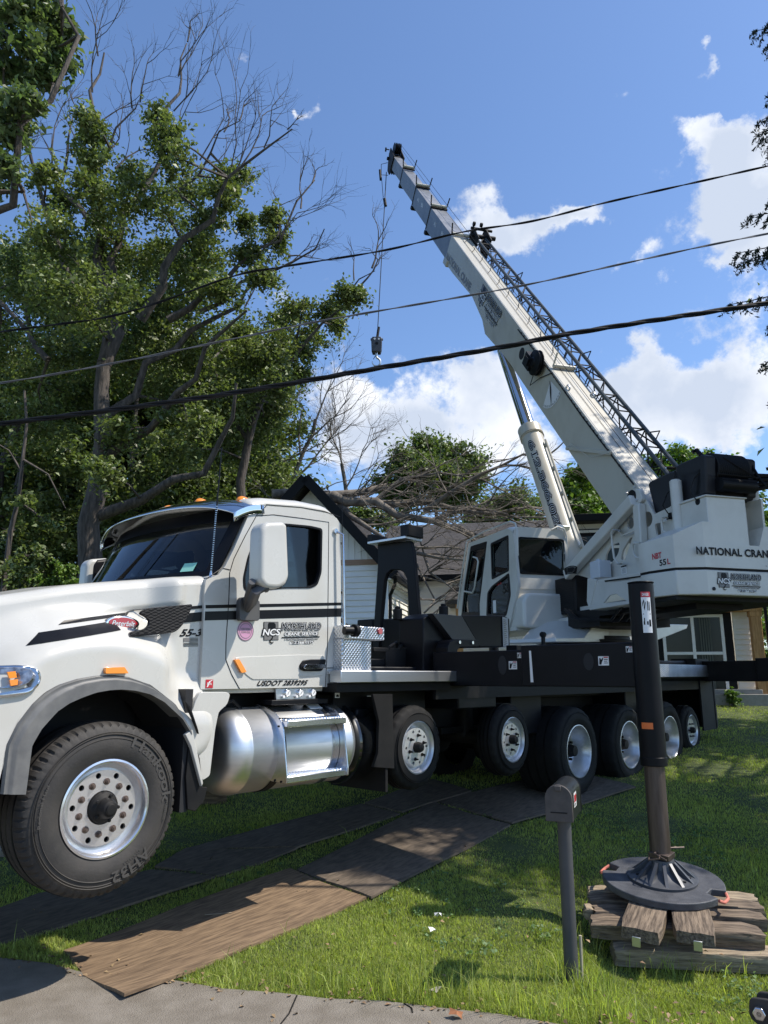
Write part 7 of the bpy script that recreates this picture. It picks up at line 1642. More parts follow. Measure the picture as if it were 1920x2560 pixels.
def make_tree(name, label, base, limbs, blobs, leafsize, lm, bm_, rg_seed, group=None, per=16, leaves=46, sig=.24, bare=(), cat='tree', aspect=.55, up=.35, twigs_to=True):
    rg = np.random.default_rng(rg_seed); random.seed(rg_seed)
    root = empty(name, base, 0, label, cat, group); tr = MB(); to_local(tr, root); nodes = []
    for i, (pts, r0, r1) in enumerate(limbs):
        nodes += branch(tr, pts, r0 * (1 if i == 0 else LIMBK), r1 * .7, 10 if r0 > .12 else 6, .045 if i == 0 else .12)
    if blobs and twigs_to:
        for (c, r, dn) in blobs:
            c = Vector(c); nn = min(nodes, key=lambda q: (q - c).length); 
            mid = nn.lerp(c, .5) + Vector((random.gauss(0, .1), random.gauss(0, .1), random.gauss(0, .15))) * (c - nn).length * .5
            branch(tr, [nn, mid, c], .03 + .012 * r, .012, 5, .12)
            for _ in range(3): twigs(tr, c, Vector((random.gauss(0, 1), random.gauss(0, 1), random.gauss(.2, .7))), r * .6, .012, 1, .6, 4, 2)
    for (p, d, L, r, dep) in bare: twigs(tr, Vector(p), Vector(d), L * 1.1, r, dep, .40, 4, 3, .25)
    tr.build('trunk', bm_, root, smooth=60, fixn=False)
    if blobs:
        pts = clumps(blobs, rg, per, leaves, sig) - np.array(root.location); leaf_mesh('crown', pts, leafsize, lm, root, up=up, aspect=aspect, seed=rg_seed)
    return root
def B2(lst, Y, jit=1.6, rg=random):
    out = []
    for it in lst:
        px_, py_, r = it[:3]; y = Y + (it[3] if len(it) > 3 else rg.uniform(-jit, jit)); out.append((tuple(V3(px_, py_, y)), r * y / FPX, it[4] if len(it) > 4 else 1.0))
    return out
def LM(px_list, Y, dy=0.0):
    n = len(px_list); return [V3(x, y, Y + dy * i / max(1, n - 1)) for i, (x, y) in enumerate(px_list)]
random.seed(3)
# the big half-dead oak
OY = 15.0
base = V3(222, 1470, OY); base.z = gz(base.x, OY)
trunk_px = [(222, 1470), (224, 1315), (243, 1225), (255, 1113), (260, 910), (268, 766), (250, 640), (228, 480), (228, 370), (231, 231), (250, 130)]
oak_limbs = [
    ([base, V3(222, 1440, OY)] + LM(trunk_px[1:5], OY), .36, .20), (LM(trunk_px[4:], OY, .6), .20, .03),
    (LM([(243, 1290), (347, 1262), (440, 1215), (505, 1186), (560, 1100), (579, 1043), (600, 960)], OY, -1), .16, .04),
    (LM([(270, 1136), (359, 1067), (428, 991), (480, 939), (521, 870), (570, 810), (613, 766)], OY, -1.5), .13, .03),
    (LM([(262, 1040), (324, 986), (376, 910), (463, 835), (550, 800), (625, 730), (665, 679)], OY, 1), .13, .04),
    (LM([(262, 900), (275, 700), (289, 608), (359, 492), (405, 376), (434, 278), (446, 191), (469, 104)], OY, 1), .17, .02),
    (LM([(350, 800), (385, 715), (417, 665), (521, 544), (579, 446), (660, 370), (718, 324)], OY, -1), .15, .02),
    (LM([(420, 800), (560, 700), (694, 590), (752, 521), (781, 457)], OY, .5), .11, .02),
    (LM([(500, 780), (665, 683), (793, 625), (800, 570)], OY, -1), .07, .015),
    (LM([(200, 800), (160, 640), (116, 492), (70, 380), (52, 336)], OY, -1), .13, .03),
    (LM([(228, 560), (160, 470), (150, 434), (170, 350), (191, 272)], OY, .8), .09, .015),
    (LM([(228, 450), (280, 370), (330, 270), (350, 255)], OY, -.5), .06, .012),
    (LM([(440, 480), (500, 430), (560, 330), (600, 300)], OY, -.5), .05, .012),
    (LM([(120, 900), (60, 830), (20, 760), (-60, 700)], OY, .5), .10, .04)]
ob_ = B2([(225, 300, 36), (238, 345, 40), (235, 400, 50), (225, 450, 45), (400, 290, 34), (410, 330, 42), (430, 390, 55), (330, 440, 55), (240, 500, 80), (370, 500, 80), (470, 470, 60), (560, 490, 50), (600, 440, 36), (565, 450, 28), (520, 560, 65), (120, 440, 34), (160, 500, 45), (620, 560, 30), (680, 540, 26), (690, 600, 34), (300, 620, 120), (130, 600, 90), (480, 650, 95), (620, 640, 50), (660, 690, 30), (200, 740, 130), (400, 780, 110), (560, 740, 60), (60, 680, 90), (340, 880, 110), (150, 880, 100), (500, 880, 85), (300, 1080, 60), (110, 1040, 90), (470, 1060, 70), (420, 1000, 80), (30, 880, 80), (250, 1180, 40)], OY, 1.8)
bare = []
for (x, y, dx, dz, L) in ((231, 231, .1, 1, 1.3), (245, 140, .1, 1, .9), (228, 330, .35, 1, 1.4), (446, 191, 0, 1, 1.1), (469, 104, .1, 1, .6), (434, 278, .5, 1, 1.2), (405, 376, .6, .9, 1.3), (579, 446, .3, 1, 1.3), (660, 370, .6, .8, .9), (718, 324, .7, .5, .3), (752, 521, .0, 1, .8), (781, 457, .2, 1, .4), (694, 590, .3, .9, .8), (191, 272, -.2, 1, .8), (150, 434, -.4, 1, 1.3), (116, 492, -.5, .9, 1.4), (52, 336, -.1, 1, .9), (350, 255, .4, 1, .9), (600, 300, .5, .8, .6), (521, 544, .5, .9, 1.2), (665, 679, .9, .3, 1.1), (130, 420, .1, 1, 1.6), (280, 370, .2, 1, 1.0), (330, 270, .2, 1, .8), (560, 330, .3, 1, .7), (613, 766, .3, .8, .6), (500, 400, .5, 1, 1.2), (640, 640, .8, .5, 1.4), (720, 640, .9, .4, .6), (600, 420, .4, 1, 1.5), (560, 470, .5, .9, 1.5), (480, 430, .6, .8, 1.4), (446, 191, .5, .8, 1.0), (100, 460, 0, 1, 1.5), (60, 340, .2, 1, 1.2), (200, 420, -.3, 1, 1.5), (290, 420, .3, 1, 1.4)):
    bare.append((V3(x, y, OY), (dx, random.uniform(-.4, .4), dz), L * .92, .022, 3))
make_tree('oak_tree', 'tall half-dead oak with thick ridged trunk and bare top behind the hood', base, oak_limbs, ob_, .105, LEAF_O, BARK, 11, per=44, leaves=66, sig=.25, bare=bare)
# the oak's right-hand neighbour, reaching towards the hook
OY2 = 17.5
base2 = V3(600, 1300, OY2); base2.z = gz(base2.x, OY2)
l2 = [([base2] + LM([(600, 1200), (620, 1100), (650, 1000), (700, 900)], OY2), .20, .10), (LM([(650, 1000), (720, 900), (800, 800), (870, 735), (900, 715)], OY2, -1), .10, .02), (LM([(620, 1100), (560, 1000), (520, 900)], OY2), .08, .03), (LM([(700, 900), (740, 830), (760, 760)], OY2), .07, .02), (LM([(870, 735), (890, 690), (935, 670)], OY2), .04, .012)]
bl2 = B2([(700, 800, 50), (740, 775, 40), (780, 840, 40), (820, 770, 32), (860, 740, 28), (890, 735, 20), (840, 810, 24), (690, 880, 70), (740, 880, 50), (620, 900, 70), (620, 980, 80), (700, 960, 60), (740, 930, 26), (560, 1000, 80), (640, 1050, 70), (520, 1090, 70), (430, 1120, 60), (560, 1120, 60), (600, 830, 50), (690, 1020, 30)], OY2, 1.4)
make_tree('leafy_tree', 'dense green tree with a branch reaching right towards the hanging hook', base2, l2, bl2, .105, LEAF_O, BARK, 12, per=44, leaves=66, sig=.26, bare=[(V3(930, 670, OY2), (.3, 0, 1), .9, .03, 3), (V3(900, 715, OY2), (.6, 0, .6), .8, .03, 3), (V3(885, 700, OY2), (-.1, 0, 1), .7, .02, 2)])
# trees of the wood behind
wood = [(-.5, 24, 1500, [(20, 1500), (30, 1300), (70, 1100), (130, 950), (200, 800)], .24, 'wood tree with a leaning pale trunk at the left edge'),
        (0, 22, 1500, [(0, 1170), (60, 1010), (80, 880), (60, 700)], .22, 'thick leaning trunk rising from the left edge behind the wire'),
        (0, 23, 1480, [(330, 1480), (340, 1300), (330, 1100), (350, 900)], .18, 'slender wood tree right behind the big oak trunk'),
        (0, 26, 1450, [(480, 1450), (470, 1250), (500, 1050), (480, 850)], .2, 'wood tree behind the cab roof lamps'),
        (0, 27, 1430, [(640, 1430), (640, 1250), (650, 1100), (690, 980)], .16, 'thin wood tree left of the gable')]
for k, (q, Y, yb_, tp, r, lab) in enumerate(wood):
    bs = V3(tp[0][0], tp[0][1], Y); bs.z = gz(bs.x, Y); random.seed(40 + k)
    limbs = [([bs] + LM(tp, Y)[1 if k != 1 else 0:], r, r * .4)]
    cxp = [p[0] for p in tp]; blobs = []
    for _ in range(24):
        x = random.uniform(min(cxp) - (180 if k < 4 else 90), max(cxp) + (190 if k < 4 else 50)); y = random.uniform(620 if k < 3 else 850, 1450); blobs.append((x, y, random.uniform(55, 105)))
    make_tree('wood_tree', lab, bs, limbs, B2(blobs, Y, 2.4), .16, LEAF_F, BARK, 50 + k, 'trees of the wood behind the truck', per=14, leaves=90, sig=.42)
# young thin tree at the far left and an arching trunk
random.seed(77); bs = V3(18, 1500, 13); bs.z = gz(bs.x, 13)
make_tree('sapling', 'thin dark sapling with few leaves at the left edge above the hood', bs, [([bs] + LM([(12, 1460), (28, 1330), (55, 1180), (68, 1060), (60, 980)], 13), .09, .03), (LM([(55, 1180), (20, 1130), (-20, 1100)], 13), .03, .01), (LM([(60, 1150), (110, 1190), (165, 1270)], 13), .03, .01)], B2([(30, 1330, 30), (70, 1390, 40), (10, 1420, 40), (110, 1300, 30), (60, 1250, 26)], 13, .6), .10, LEAF_F, BARK, 78, per=16, leaves=40, sig=.16)
for k, (x, y, r, w_) in enumerate(((150, 1440, 38, 'yellow-green bush just above the hood left of the oak trunk'), (262, 1455, 26, 'small yellow-green bush at the right foot of the oak trunk'), (60, 1460, 40, 'low bush at the left edge above the hood'))):
    Y = 13.5; c = V3(x, y, Y); random.seed(90 + k); root_ = (c.x, c.y, gz(c.x, Y))
    make_tree('bush', w_, root_, [([Vector(root_), c], .02, .01)], [(tuple(c + Vector((dx * r * Y / FPX, 0, dz * r * Y / FPX))), r * Y / FPX * .7, 1) for dx, dz in ((0, 0), (-.9, -.5), (.9, -.4), (.2, .5))] + [((c.x, c.y, (c.z + root_[2]) / 2), .5, 1)], .08, LEAF_B if k < 2 else LEAF_F, BARKD, 91 + k, 'bushes at the edge of the wood', per=22, leaves=50, sig=.15, cat='bush')
# thick far wood that reads as one mass
rg = np.random.default_rng(5); random.seed(5)
mass = []
for _ in range(170):
    x = rg.uniform(-24, -3.9); Y = rg.uniform(27, 38); hmax = (15.5 if x < -6 else 11.5) * Y / 32; z = rg.uniform(1.5, hmax); mass.append(((x * Y / 30, Y, z), rg.uniform(1.2, 2.1), 1))
stuff(leaf_mesh('far_wood', clumps(mass, rg, 9, 80, .7), .34, LEAF_F, None, seed=6))
# near oak whose boughs enter at the top left
NY = 8.5; random.seed(21); bs = Vector((-7.2, 9.5, 0)); bs.z = gz(bs.x, 9.5)
make_tree('near_oak', 'close oak boughs with large leaves entering at the top left corner', bs, [([bs, Vector((-6.9, 9.3, 3)), Vector((-6.3, 9, 5.5)), V3(-100, 560, NY)], .30, .12), (LM([(-100, 560), (0, 500), (62, 340), (120, 250), (180, 110), (170, 20), (150, -120)], NY, -.3), .08, .02), (LM([(-90, 540), (0, 402), (40, 405)], NY), .07, .055), (LM([(0, 480), (60, 480), (90, 560)], NY), .04, .015), (LM([(62, 340), (10, 230), (20, 100)], NY), .03, .012)],
    B2([(60, 30, 38), (130, 40, 40), (160, 80, 30), (130, 120, 36), (70, 110, 40), (150, 150, 26), (30, 180, 40), (100, 190, 34), (120, 190, 22), (40, 260, 36), (70, 250, 26), (20, 340, 36), (45, 310, 26), (15, 410, 30), (20, 30, 40), (90, -30, 60), (-40, 100, 80), (-60, 300, 90), (-40, 460, 60)], NY, .5), .125, LEAF_N, BARK, 22, per=60, leaves=24, sig=.17, aspect=.42)
# round tree behind the house and others beyond
def roundtree(name, lab, blobs, Y, lm, seed, tx, leafs=.21, group='trees beyond the house', per=20, leaves=95, sig=.42):
    random.seed(seed); bs = V3(tx, 1500, Y); bs.z = gz(bs.x, Y); top = V3(tx, blobs[0][1], Y)
    make_tree(name, lab, bs, [([bs, bs.lerp(top, .6), top], .25, .08)], B2(blobs, Y, 1.2), leafs, lm, BARK, seed, group, per=per, leaves=leaves, sig=sig)
roundtree('round_tree', 'round green tree standing behind the fallen branches and the roof', [(1090, 1190, 80), (1020, 1180, 60), (1150, 1170, 60), (1080, 1130, 50), (1180, 1200, 40), (1010, 1150, 36), (970, 1210, 36), (1120, 1240, 60), (1000, 1240, 50), (1190, 1160, 34), (1060, 1115, 30), (1140, 1130, 30)], 36, LEAF_R, 31, 1090)
roundtree('low_tree', 'lower pale green tree between the round tree and the lift cylinder', [(1240, 1260, 40), (1290, 1240, 36), (1210, 1290, 50), (1330, 1270, 40), (1270, 1300, 50)], 38, LEAF_R, 32, 1250)
roundtree('maple_tree', 'bright maple between the lift cylinder and the boom', [(1450, 1230, 36), (1430, 1200, 22), (1480, 1210, 26), (1440, 1260, 46), (1500, 1260, 44), (1410, 1280, 30), (1540, 1250, 40), (1450, 1180, 14)], 30, LEAF_B, 33, 1460, leafs=.22)
roundtree('lattice_back_tree', 'bright green tree behind the black winch and the lattice jib', [(1700, 1180, 50), (1690, 1130, 24), (1760, 1150, 34), (1640, 1160, 30), (1730, 1250, 60), (1800, 1200, 40)], 32, LEAF_B, 34, 1720)
roundtree('edge_tree', 'green tree between the right guide post and the winch', [(1870, 1270, 26), (1880, 1330, 30), (1860, 1380, 30), (1905, 1290, 14), (1850, 1300, 20), (1900, 1360, 20), (1860, 1240, 14), (1840, 1420, 40)], 30, LEAF_B, 35, 1870)
roundtree('side_shrub', 'sunlit yellow-green shrub right of the cedar porch post', [(1925, 1580, 34), (1930, 1640, 36), (1935, 1700, 34), (1960, 1540, 40)], 19, LEAF_B, 36, 1940, leafs=.12, per=30, sig=.2)
roundtree('side_hedge', 'dark tree at the right edge above the shrub', [(1950, 1500, 50), (1960, 1560, 60), (1940, 1530, 30)], 24, LEAF_F, 37, 1950, leafs=.15)
random.seed(38); c = V3(1829, 1755, 17); bs = Vector((c.x, 17, gz(c.x, 17)))
make_tree('porch_plant', 'small yellow-green plant in front of the porch foundation', bs, [([bs, bs + Vector((0, 0, .3))], .01, .006)], [((bs.x, 17, bs.z + .28), .12, 3), ((bs.x + .06, 17, bs.z + .12), .12, 3)], .07, LEAF_B, BARKD, 39, per=40, leaves=12, sig=.06, cat='plant')
# bare trees behind
def baretree(lab, limbs, Y, tips, seed, group='bare trees behind the gable'):
    random.seed(seed); bs = limbs[0][0][0]; root = empty('bare_tree', bs, 0, lab, 'bare tree', group); tr = MB(); to_local(tr, root)
    for pts, r0, r1 in limbs: branch(tr, pts, r0, r1, 7, .08)
    for (x, y, dx, dz, L, r, dep) in tips: twigs(tr, V3(x, y, Y + random.uniform(-.5, .5)), Vector((dx, random.uniform(-.4, .4), dz)), L, r, dep, .40, 4, 4, .3)
    tr.build('branches', BARKG, root, smooth=60, fixn=False)
for k, (bx, pts, tips, lab) in enumerate(((720, [(720, 1330), (735, 1200), (760, 1120), (795, 1050)], [(735, 1200, .6, .8, 2.3, .05, 4), (750, 1130, -.3, .8, 1.8, .04, 4), (790, 1050, .3, 1, 1.7, .04, 3), (770, 1100, .8, .6, 1.8, .04, 3)], 'bare grey tree with arching limbs just above the gable peak'),
        (860, [(860, 1330), (865, 1230), (855, 1160)], [(855, 1160, -.2, 1, 1.5, .035, 4), (865, 1220, .5, 1, 1.6, .035, 4), (862, 1190, -.5, .8, 1.5, .03, 3)], 'bare fine-twigged tree right of the gable peak against the cloud'),
        (640, [(640, 1330), (650, 1200), (630, 1100)], [(650, 1200, .4, 1, 2.4, .06, 4), (640, 1120, -.1, 1, 2.2, .05, 3), (645, 1180, .8, .4, 2.4, .05, 3)], 'bare grey tree left of the gable, above the cab roof'))):
    Y = 27; bs = V3(bx, 1330, Y); bs.z = gz(bs.x, Y); baretree(lab, [([bs] + LM(pts, Y), .14, .07)], Y, tips, 60 + k)
# the fallen tree lying over the house
FY = 17.2; random.seed(101)
fl = [([(680, 1236), (760, 1238), (830, 1240), (962, 1222)], .12, .09, FY, .6), ([(830, 1240), (865, 1257), (937, 1257), (995, 1286), (1082, 1305), (1174, 1334), (1185, 1352)], .14, .05, FY, -.8), ([(900, 1250), (986, 1257), (1072, 1254), (1130, 1274), (1240, 1285), (1323, 1270)], .11, .03, FY, .5), ([(1060, 1280), (1120, 1235), (1203, 1190), (1260, 1160), (1313, 1135), (1370, 1140)], .07, .015, FY, -.6), ([(850, 1262), (880, 1290), (913, 1315), (971, 1349), (1040, 1372)], .09, .03, FY, -1.2), ([(985, 1350), (1040, 1380), (1090, 1395), (1160, 1400)], .07, .02, FY, -1.2), ([(1060, 1385), (1075, 1430), (1110, 1462), (1145, 1489)], .04, .012, FY, -1.2), ([(1030, 1385), (1048, 1440), (1082, 1500), (1060, 1530)], .035, .01, FY, -1.2), ([(1080, 1300), (1180, 1270), (1290, 1290), (1380, 1300)], .05, .015, FY, -.3), ([(940, 1250), (1000, 1200), (1100, 1180), (1200, 1195)], .06, .015, FY, .3), ([(1174, 1334), (1240, 1345), (1300, 1330)], .04, .012, FY, -.5)]
pb = V3(680, 1236, FY); rt = empty('fallen_tree', (pb.x, pb.y, gz(pb.x, FY)), 0, 'large dead fallen tree, a tangle of grey branches lying over the roof', 'fallen tree')
tr = MB(); to_local(tr, rt); tr2 = MB(); to_local(tr2, rt); alln = []
for pts, r0, r1, Y, dy in fl: alln += [(p, r0) for p in branch(tr, LM(pts, Y, dy), r0, r1, 9, .06)]
for (p, r0) in alln:
    if p.x < -2.2: continue
    for _ in range(1 if random.random() < .5 else 2):
        right = random.random() < .85
        d = Vector((1.0 if right else -.4, random.uniform(-.6, .4), random.uniform(-.35, .75))); twigs(tr2, p, d, random.uniform(.5, 1.3), .022 + .05 * r0 * random.random(), 3 if random.random() < .6 else 2, .38, 4, 3, .0)
tr.build('trunk', BARKG, rt, smooth=60, fixn=False); tr2.build('branches', BARKG, rt, smooth=60, fixn=False)
# spruce on the right: its boughs enter the picture and its crown shades the crane and the lawn
def spruce(loc_, H, z0, Rm, seed, lab, dens=1.9):
    random.seed(seed); rg = np.random.default_rng(seed); root = empty('spruce_tree', loc_, 0, lab, 'spruce'); tr = MB(); tr.tube([(0, 0, 0), (0, 0, H * .5), (0, 0, H)], 0, 10, rs=[.22, .14, .02]); pts = []
    z = z0
    while z < H - .3:
        nb = 6
        for k in range(nb):
            a = random.uniform(0, 2 * math.pi); L = Rm * (1 - (z - z0) / (H - z0)) ** .5 * random.uniform(.75, 1.1) + .2; p = Vector((0, 0, z)); n = max(4, int(L / .13)); path = [p]
            for i in range(n): t = (i + 1) / n; path.append(Vector((math.cos(a) * L * t, math.sin(a) * L * t, z - .42 * L * t + .22 * L * t * t)))
            tr.tube(path, 0, 4, rs=[lerp(.03, .006, i / n) for i in range(n + 1)])
            for i in range(1, n + 1):
                for sd__ in (-1, 1, 0):
                    tl_ = random.uniform(.22, .45) * (1.15 - i / n * .6); dirv = Vector((math.cos(a + sd__ * .9), math.sin(a + sd__ * .9), -.9 - random.random() * .7)).normalized(); m_ = int(tl_ / .012 * dens * .7)
                    for j in range(m_): q = path[i] + dirv * tl_ * (j / m_); pts.append((q.x + random.gauss(0, .014), q.y + random.gauss(0, .014), q.z + random.gauss(0, .014)))
        z += random.uniform(.26, .40)
    tr.build('trunk', BARK, root, smooth=60, fixn=False); leaf_mesh('needles', pts, .07, NEED, root, up=0, aspect=.28, fold=.05, seed=seed, droop=.6)
spruce((7.58, 8.9, gz(7.3, 8.9)), 15.0, 5.2, 2.85, 201, 'dark spruce whose drooping boughs enter at the right edge')
# a broadleaf further right, only its shade falls in the picture
random.seed(301); bs = Vector((10.6, 6.6, gz(10, 6.6)))
make_tree('shade_tree', 'broad tree beyond the right edge whose dappled shade lies on the lawn', bs, [([bs, bs + Vector((0, 0, 5)), bs + Vector((-.5, 0, 11))], .28, .1)], [((bs.x + random.uniform(-3.4, 2.2), bs.y + random.uniform(-.1, 3.0), random.uniform(6.3, 13.2)), random.uniform(.4, .8), 1) for _ in range(46)], .17, LEAF_O, BARK, 302, per=13, leaves=46, sig=.26)
random.seed(311); bs = Vector((11.2, 13.4, gz(11, 13.4)))  # another tree out of view, added to keep the sun off the crane cab
make_tree('shade_tree', 'second broad tree, unseen beyond the right edge, added to shade the crane cab', bs, [([bs, bs + Vector((0, 0, 5)), bs + Vector((-.5, 0, 9))], .28, .1)], [((bs.x + random.uniform(-3.2, 2.2), bs.y + random.uniform(-2.2, 1.8), random.uniform(5.5, 12.5)), random.uniform(.6, 1.0), 1) for _ in range(34)], .17, LEAF_O, BARK, 312, per=14, leaves=46, sig=.28)
# ---- grass
rg = np.random.default_rng(9)
def grass(N, seed, ymin, ymax, h0, w0, name='grass', msel=None, region=None, hvar=.5, mat_=GRASSM):
    rg = np.random.default_rng(seed); u = rg.random(N); y = 1 / (1 / ymin + u * (1 / ymax - 1 / ymin)); hwid = .60 * y + 1.3; x = (rg.random(N) * 2 - 1) * hwid
    ed = np.array(edge); ex = np.interp(x, ed[:, 0], ed[:, 1]); keep = (y > ex - .01 + .03 * rg.random(N))
    for p in mat_polys: keep &= ~inpoly(x, y, p)
    keep &= ~((y > 7.5) & (y < 9.7) & (x < -3.6)); keep &= ~(y > 17.9 - .2 * x * 0 )
    if region is not None: keep &= region(x, y)
    if name == 'grass': keep &= rg.random(N) < .55 + .6 * (.5 + .5 * np.sin(x * 1.9 + 2 * np.sin(y * 1.3)) * np.sin(y * 2.3 - x * .7))
    x, y = x[keep], y[keep]; n = len(x); z = np.array([gz(a, c) for a, c in zip(x, y)])
    patch = .5 + .5 * np.sin(x * 2.3 + np.sin(y * 3.1)) * np.sin(y * 2.9 + np.sin(x * 1.7)); fine = .5 + .5 * np.sin(x * 11 + 3 * np.sin(y * 7)) * np.sin(y * 13)
    h = h0 * (.55 + .5 * patch + .3 * fine) * (1 - hvar / 2 + hvar * rg.random(n)); near = np.clip(1.2 - (y - np.interp(x, ed[:, 0], ed[:, 1])) * .8, 0, 1); h *= 1 + .35 * near
    w = w0 * (.7 + .6 * rg.random(n)) * (.7 + y / 11); a = rg.random(n) * 2 * np.pi; lean = (.15 + .75 * rg.random(n) ** 1.5) * h; la = rg.random(n) * 2 * np.pi
    dx, dy = np.cos(a) * w / 2, np.sin(a) * w / 2; lx, ly = np.cos(la) * lean, np.sin(la) * lean
    v = np.empty((n, 5, 3)); z = z - .01
    v[:, 0] = np.stack([x - dx, y - dy, z], 1); v[:, 1] = np.stack([x + dx, y + dy, z], 1)
    v[:, 2] = np.stack([x + dx * .8 + lx * .35, y + dy * .8 + ly * .35, z + h * .6], 1); v[:, 3] = np.stack([x - dx * .8 + lx * .35, y - dy * .8 + ly * .35, z + h * .6], 1)
    v[:, 4] = np.stack([x + lx, y + ly, z + h * (1 - .3 * (lean / h) ** 2)], 1)
    me = bpy.data.meshes.new(name); me.vertices.add(5 * n); me.vertices.foreach_set('co', v.astype(np.float32).ravel()); base = np.arange(n)[:, None] * 5
    li = np.concatenate([base + np.array([[0, 1, 2, 3]]), base + np.array([[3, 2, 4]])], 1).astype(np.int32).ravel(); me.loops.add(7 * n); me.loops.foreach_set('vertex_index', li)
    ls = (np.arange(n)[:, None] * 7 + np.array([[0, 4]])).astype(np.int32).ravel(); lt = np.tile(np.array([4, 3], np.int32), n); me.polygons.add(2 * n); me.polygons.foreach_set('loop_start', ls); me.polygons.foreach_set('loop_total', lt); me.update(calc_edges=True); me.materials.append(mat_)
    o = bpy.data.objects.new(name, me); col.objects.link(o); stuff(o); return o
roundtree('low_tree', 'low hazy green tree right of the gable under the bare twigs', [(840, 1300, 40), (900, 1290, 34), (790, 1270, 30), (950, 1300, 40)], 34, LEAF_R, 45, 860)
grass(760000, 1, 4.6, 18.5, .038, .0038)
grass(26000, 2, 4.6, 9, .13, .0045, 'long_grass', hvar=.9, region=lambda x, y: (np.hypot(x - mb0.x, y - mb0.y) < .28) | ((np.abs(y - np.interp(x, np.array(edge)[:, 0], np.array(edge)[:, 1]) - .12) < .14) & (x > -1)) | (np.hypot(x - padc.x, (y - padc.y) * 1.2) < .85) | (rg.random(len(x)) < .02))
rgw = np.random.default_rng(17); wx, wy = rgw.uniform(-2.5, 4.5, 900), rgw.uniform(4.8, 9, 900); wp = []
for x, y in zip(wx, wy):
    if math.sin(2.1 * x + y) * math.sin(1.3 * y - x) < .15 or y < np.interp(x, np.array(edge)[:, 0], np.array(edge)[:, 1]) + .05 or any(inpoly(np.array([x]), np.array([y]), p)[0] for p in mat_polys): continue
    for _ in range(rgw.integers(5, 14)): wp.append((x + rgw.normal() * .03, y + rgw.normal() * .03, gz(x, y) + .025 + rgw.random() * .025))
stuff(leaf_mesh('clover', wp, .026, mat('clover_leaves', (.09,.16,.05), .6, c2=(.15,.22,.08), scale=3, transl=.3, island=.3), None, up=1.2, aspect=.8, seed=18))
grass(9000, 3, 4.6, 6, .03, .004, 'dry_edge_grass', region=lambda x, y: np.abs(y - np.interp(x, np.array(edge)[:, 0], np.array(edge)[:, 1])) < .07, mat_=mat('straw', (.30,.25,.14), .8, c2=(.2,.17,.10), scale=20, island=.3))
rgl = np.random.default_rng(23); lp = []
for _ in range(420):
    x = rgl.uniform(-3.2, 3.2); ey = np.interp(x, np.array(edge)[:, 0], np.array(edge)[:, 1]); y = ey + (rgl.exponential(.10) - .07 if rgl.random() < .6 else rgl.uniform(-.5, 4)); lp.append((x, y, max(gz(x, y), .022 if y < ey else 0) + (.004 if y < ey else .03)))
stuff(leaf_mesh('leaf_litter', lp, .032, mat('brown_litter', (.16,.10,.05), .8, c2=(.28,.20,.11), scale=30, island=.4), None, up=2.5, aspect=.6, seed=24))
# ------------------------------------------------------------------ overhead cables
def cable(pxs, Y, r, lab, m=DECAL, strands=0, kx=(0, 0)):
    pts = [V3(x, y, Y) for x, y in pxs]; fine = []
    for i in range(len(pts) - 1):
        p0, p1, p2, p3 = pts[max(0, i - 1)], pts[i], pts[i + 1], pts[min(len(pts) - 1, i + 2)]
        for j in range(12):
            t = j / 12; fine.append(.5 * ((2 * p1) + (p2 - p0) * t + (2 * p0 - 5 * p1 + 4 * p2 - p3) * t * t + (3 * p1 - p0 - 3 * p2 + p3) * t ** 3))
    fine.append(pts[-1]); root = fine[0]; b = MB(Matrix.Translation(-root))
    if strands:
        L = 0; acc = [0]
        for i in range(1, len(fine)): acc.append(acc[-1] + (fine[i] - fine[i - 1]).length)
        seg = []; n = int(acc[-1] / .06)
        def at(s):
            for i in range(1, len(acc)):
                if s <= acc[i]: return fine[i - 1].lerp(fine[i], (s - acc[i - 1]) / max(1e-9, acc[i] - acc[i - 1]))
            return fine[-1]
        ctr = [at(acc[-1] * i / n) for i in range(n + 1)]
        for k in range(strands): b.tube([c + Vector((0, math.cos(2 * math.pi * (k / strands) + i * .06 / .55 * 2 * math.pi * .5), math.sin(2 * math.pi * (k / strands) + i * .06 / .55 * 2 * math.pi * .5))) * r * .55 for i, c in enumerate(ctr)], r * .55, 6)
    else: b.tube(fine, r, 8)
    o = b.build('overhead_cable', m, None, smooth=60, fixn=False); o.location = root; tag(o, lab, 'cable', 'overhead cables crossing the picture'); return o
CBK = mat('cable_jacket', (.007,.0075,.009), .6, spec=.2)
cable([(-900, 1165), (-400, 1110), (0, 1060), (300, 1022), (580, 983), (960, 918), (1270, 865), (1450, 830), (1920, 758), (2400, 690), (2900, 630)], 6.6, .0245, 'lowest and thickest overhead cable, a dark twisted bundle passing below the hook', CBK, 3)
cable([(-900, 1100), (-400, 1010), (0, 958), (300, 905), (580, 848), (810, 801), (1270, 721), (1600, 650), (1920, 584), (2900, 400)], 7.2, .011, 'middle thin grey overhead cable crossing the boom', mat('grey_cable', (.10,.10,.11), .5), 2)
cable([(-900, 960), (0, 830), (300, 785), (578, 692), (700, 668), (960, 626), (1157, 580), (1330, 553), (1504, 509), (1680, 469), (1920, 415), (2900, 190)], 7.8, .0125, 'highest thin black overhead cable crossing the upper boom', CBK, 2)
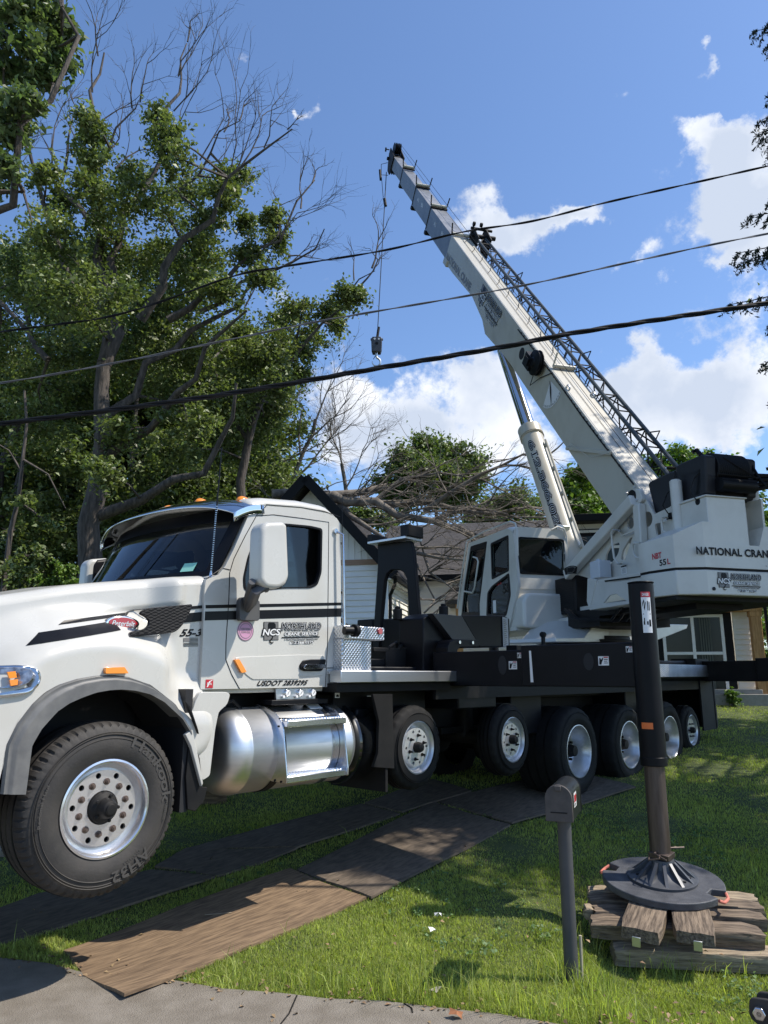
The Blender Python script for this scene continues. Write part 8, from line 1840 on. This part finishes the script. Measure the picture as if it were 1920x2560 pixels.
# ------------------------------------------------------------------ crane operator
pr = empty('person', tuple(inv_w @ (TM @ Vector((-.76, 1.58, 3.27)))), math.radians(16), 'person in a lime green vest sitting inside the crane cab', 'person')
def skin(name, joints, edges, m, parent, sub=2):
    me = bpy.data.meshes.new(name); me.from_pydata([j[:3] for j in joints], edges, []); me.materials.append(m); o = bpy.data.objects.new(name, me); col.objects.link(o); o.parent = parent
    md = o.modifiers.new('skin', 'SKIN'); md.use_smooth_shade = True
    for i, j in enumerate(joints): me.skin_vertices[0].data[i].radius = (j[3], j[4] if len(j) > 4 else j[3]) 
    me.skin_vertices[0].data[0].use_root = True
    s = o.modifiers.new('sub', 'SUBSURF'); s.levels = s.render_levels = sub; return o
J = [(0, 0, .08, .16, .12), (0, -.04, .28, .14, .11), (0, -.06, .48, .17, .11), (0, -.04, .58, .07), (0, -.01, .66, .06), (0, .02, .76, .085, .10), (0, .02, .84, .07),
     (-.19, -.04, .52, .065), (-.27, .10, .30, .045), (-.22, .34, .24, .032), (-.21, .42, .25, .03), (.19, -.04, .52, .065), (.27, .10, .30, .045), (.22, .34, .24, .032), (.21, .42, .25, .03),
     (-.10, .10, .08, .10), (-.12, .48, .12, .07), (-.12, .55, -.25, .05), (-.12, .68, -.30, .04), (.10, .10, .08, .10), (.12, .48, .12, .07), (.12, .55, -.25, .05), (.12, .68, -.30, .04)]
Ed = [(0,1),(1,2),(2,3),(3,4),(4,5),(5,6),(2,7),(7,8),(8,9),(9,10),(2,11),(11,12),(12,13),(13,14),(0,15),(15,16),(16,17),(17,18),(0,19),(19,20),(20,21),(21,22)]
skin('body', J, Ed, SKIN, pr)
skin('vest', [(0, 0, .10, .18, .15), (0, -.04, .28, .17, .14), (0, -.06, .47, .20, .14), (-.18, -.04, .51, .09), (.18, -.04, .51, .09), (-.24, .05, .38, .07), (.24, .05, .38, .07)], [(0,1),(1,2),(2,3),(2,4),(3,5),(4,6)], VEST, pr)
skin('trousers', [(0, .02, .07, .17, .13), (-.10, .12, .08, .115), (-.12, .48, .12, .085), (-.12, .55, -.22, .065), (.10, .12, .08, .115), (.12, .48, .12, .085), (.12, .55, -.22, .065)], [(0,1),(1,2),(2,3),(0,4),(4,5),(5,6)], mat('navy_cloth', (.015,.018,.03), .9), pr)
b = MB(); b.lathe([(.0, .001), (-.02, .07), (-.07, .115), (-.12, .13), (-.125, .16), (-.13, .13)], lambda a, x, y: (x, .02 + y * 1.1, .93 + a), 24); b.build('hard_hat', mat('white_hard_hat', (.7,.7,.68), .3), pr, smooth=60)
b = MB(); b.box(-.012, .012, .11, .135, .74, .79); b.box(-.03, .03, .10, .115, .705, .715); [b.cyl((s * .035, .105, .80), (s * .035, .118, .80), .011, n=8) for s in (-1, 1)]; [b.cyl((s * .085, .02, .77), (s * .10, .015, .77), .025, n=8) for s in (-1, 1)]; b.build('face_features', SKIN, pr, bevel=.004)
for s in (-1, 1):
    b = MB()
    for k in range(5): q = Vector((s * .21 + (k - 2) * .018, .43, .26)); b.tube([q, q + Vector((0, .04, .015 if k not in (0, 4) else .0)), q + Vector((0, .055, -.015))], .008, 5)
    b.build('hand', SKIN, pr)
for o in list(scene.objects):
    if o.type == 'MESH' and o.parent is None and o.get('kind') is None and o.get('label') is None: print('UNTAGGED', o.name)
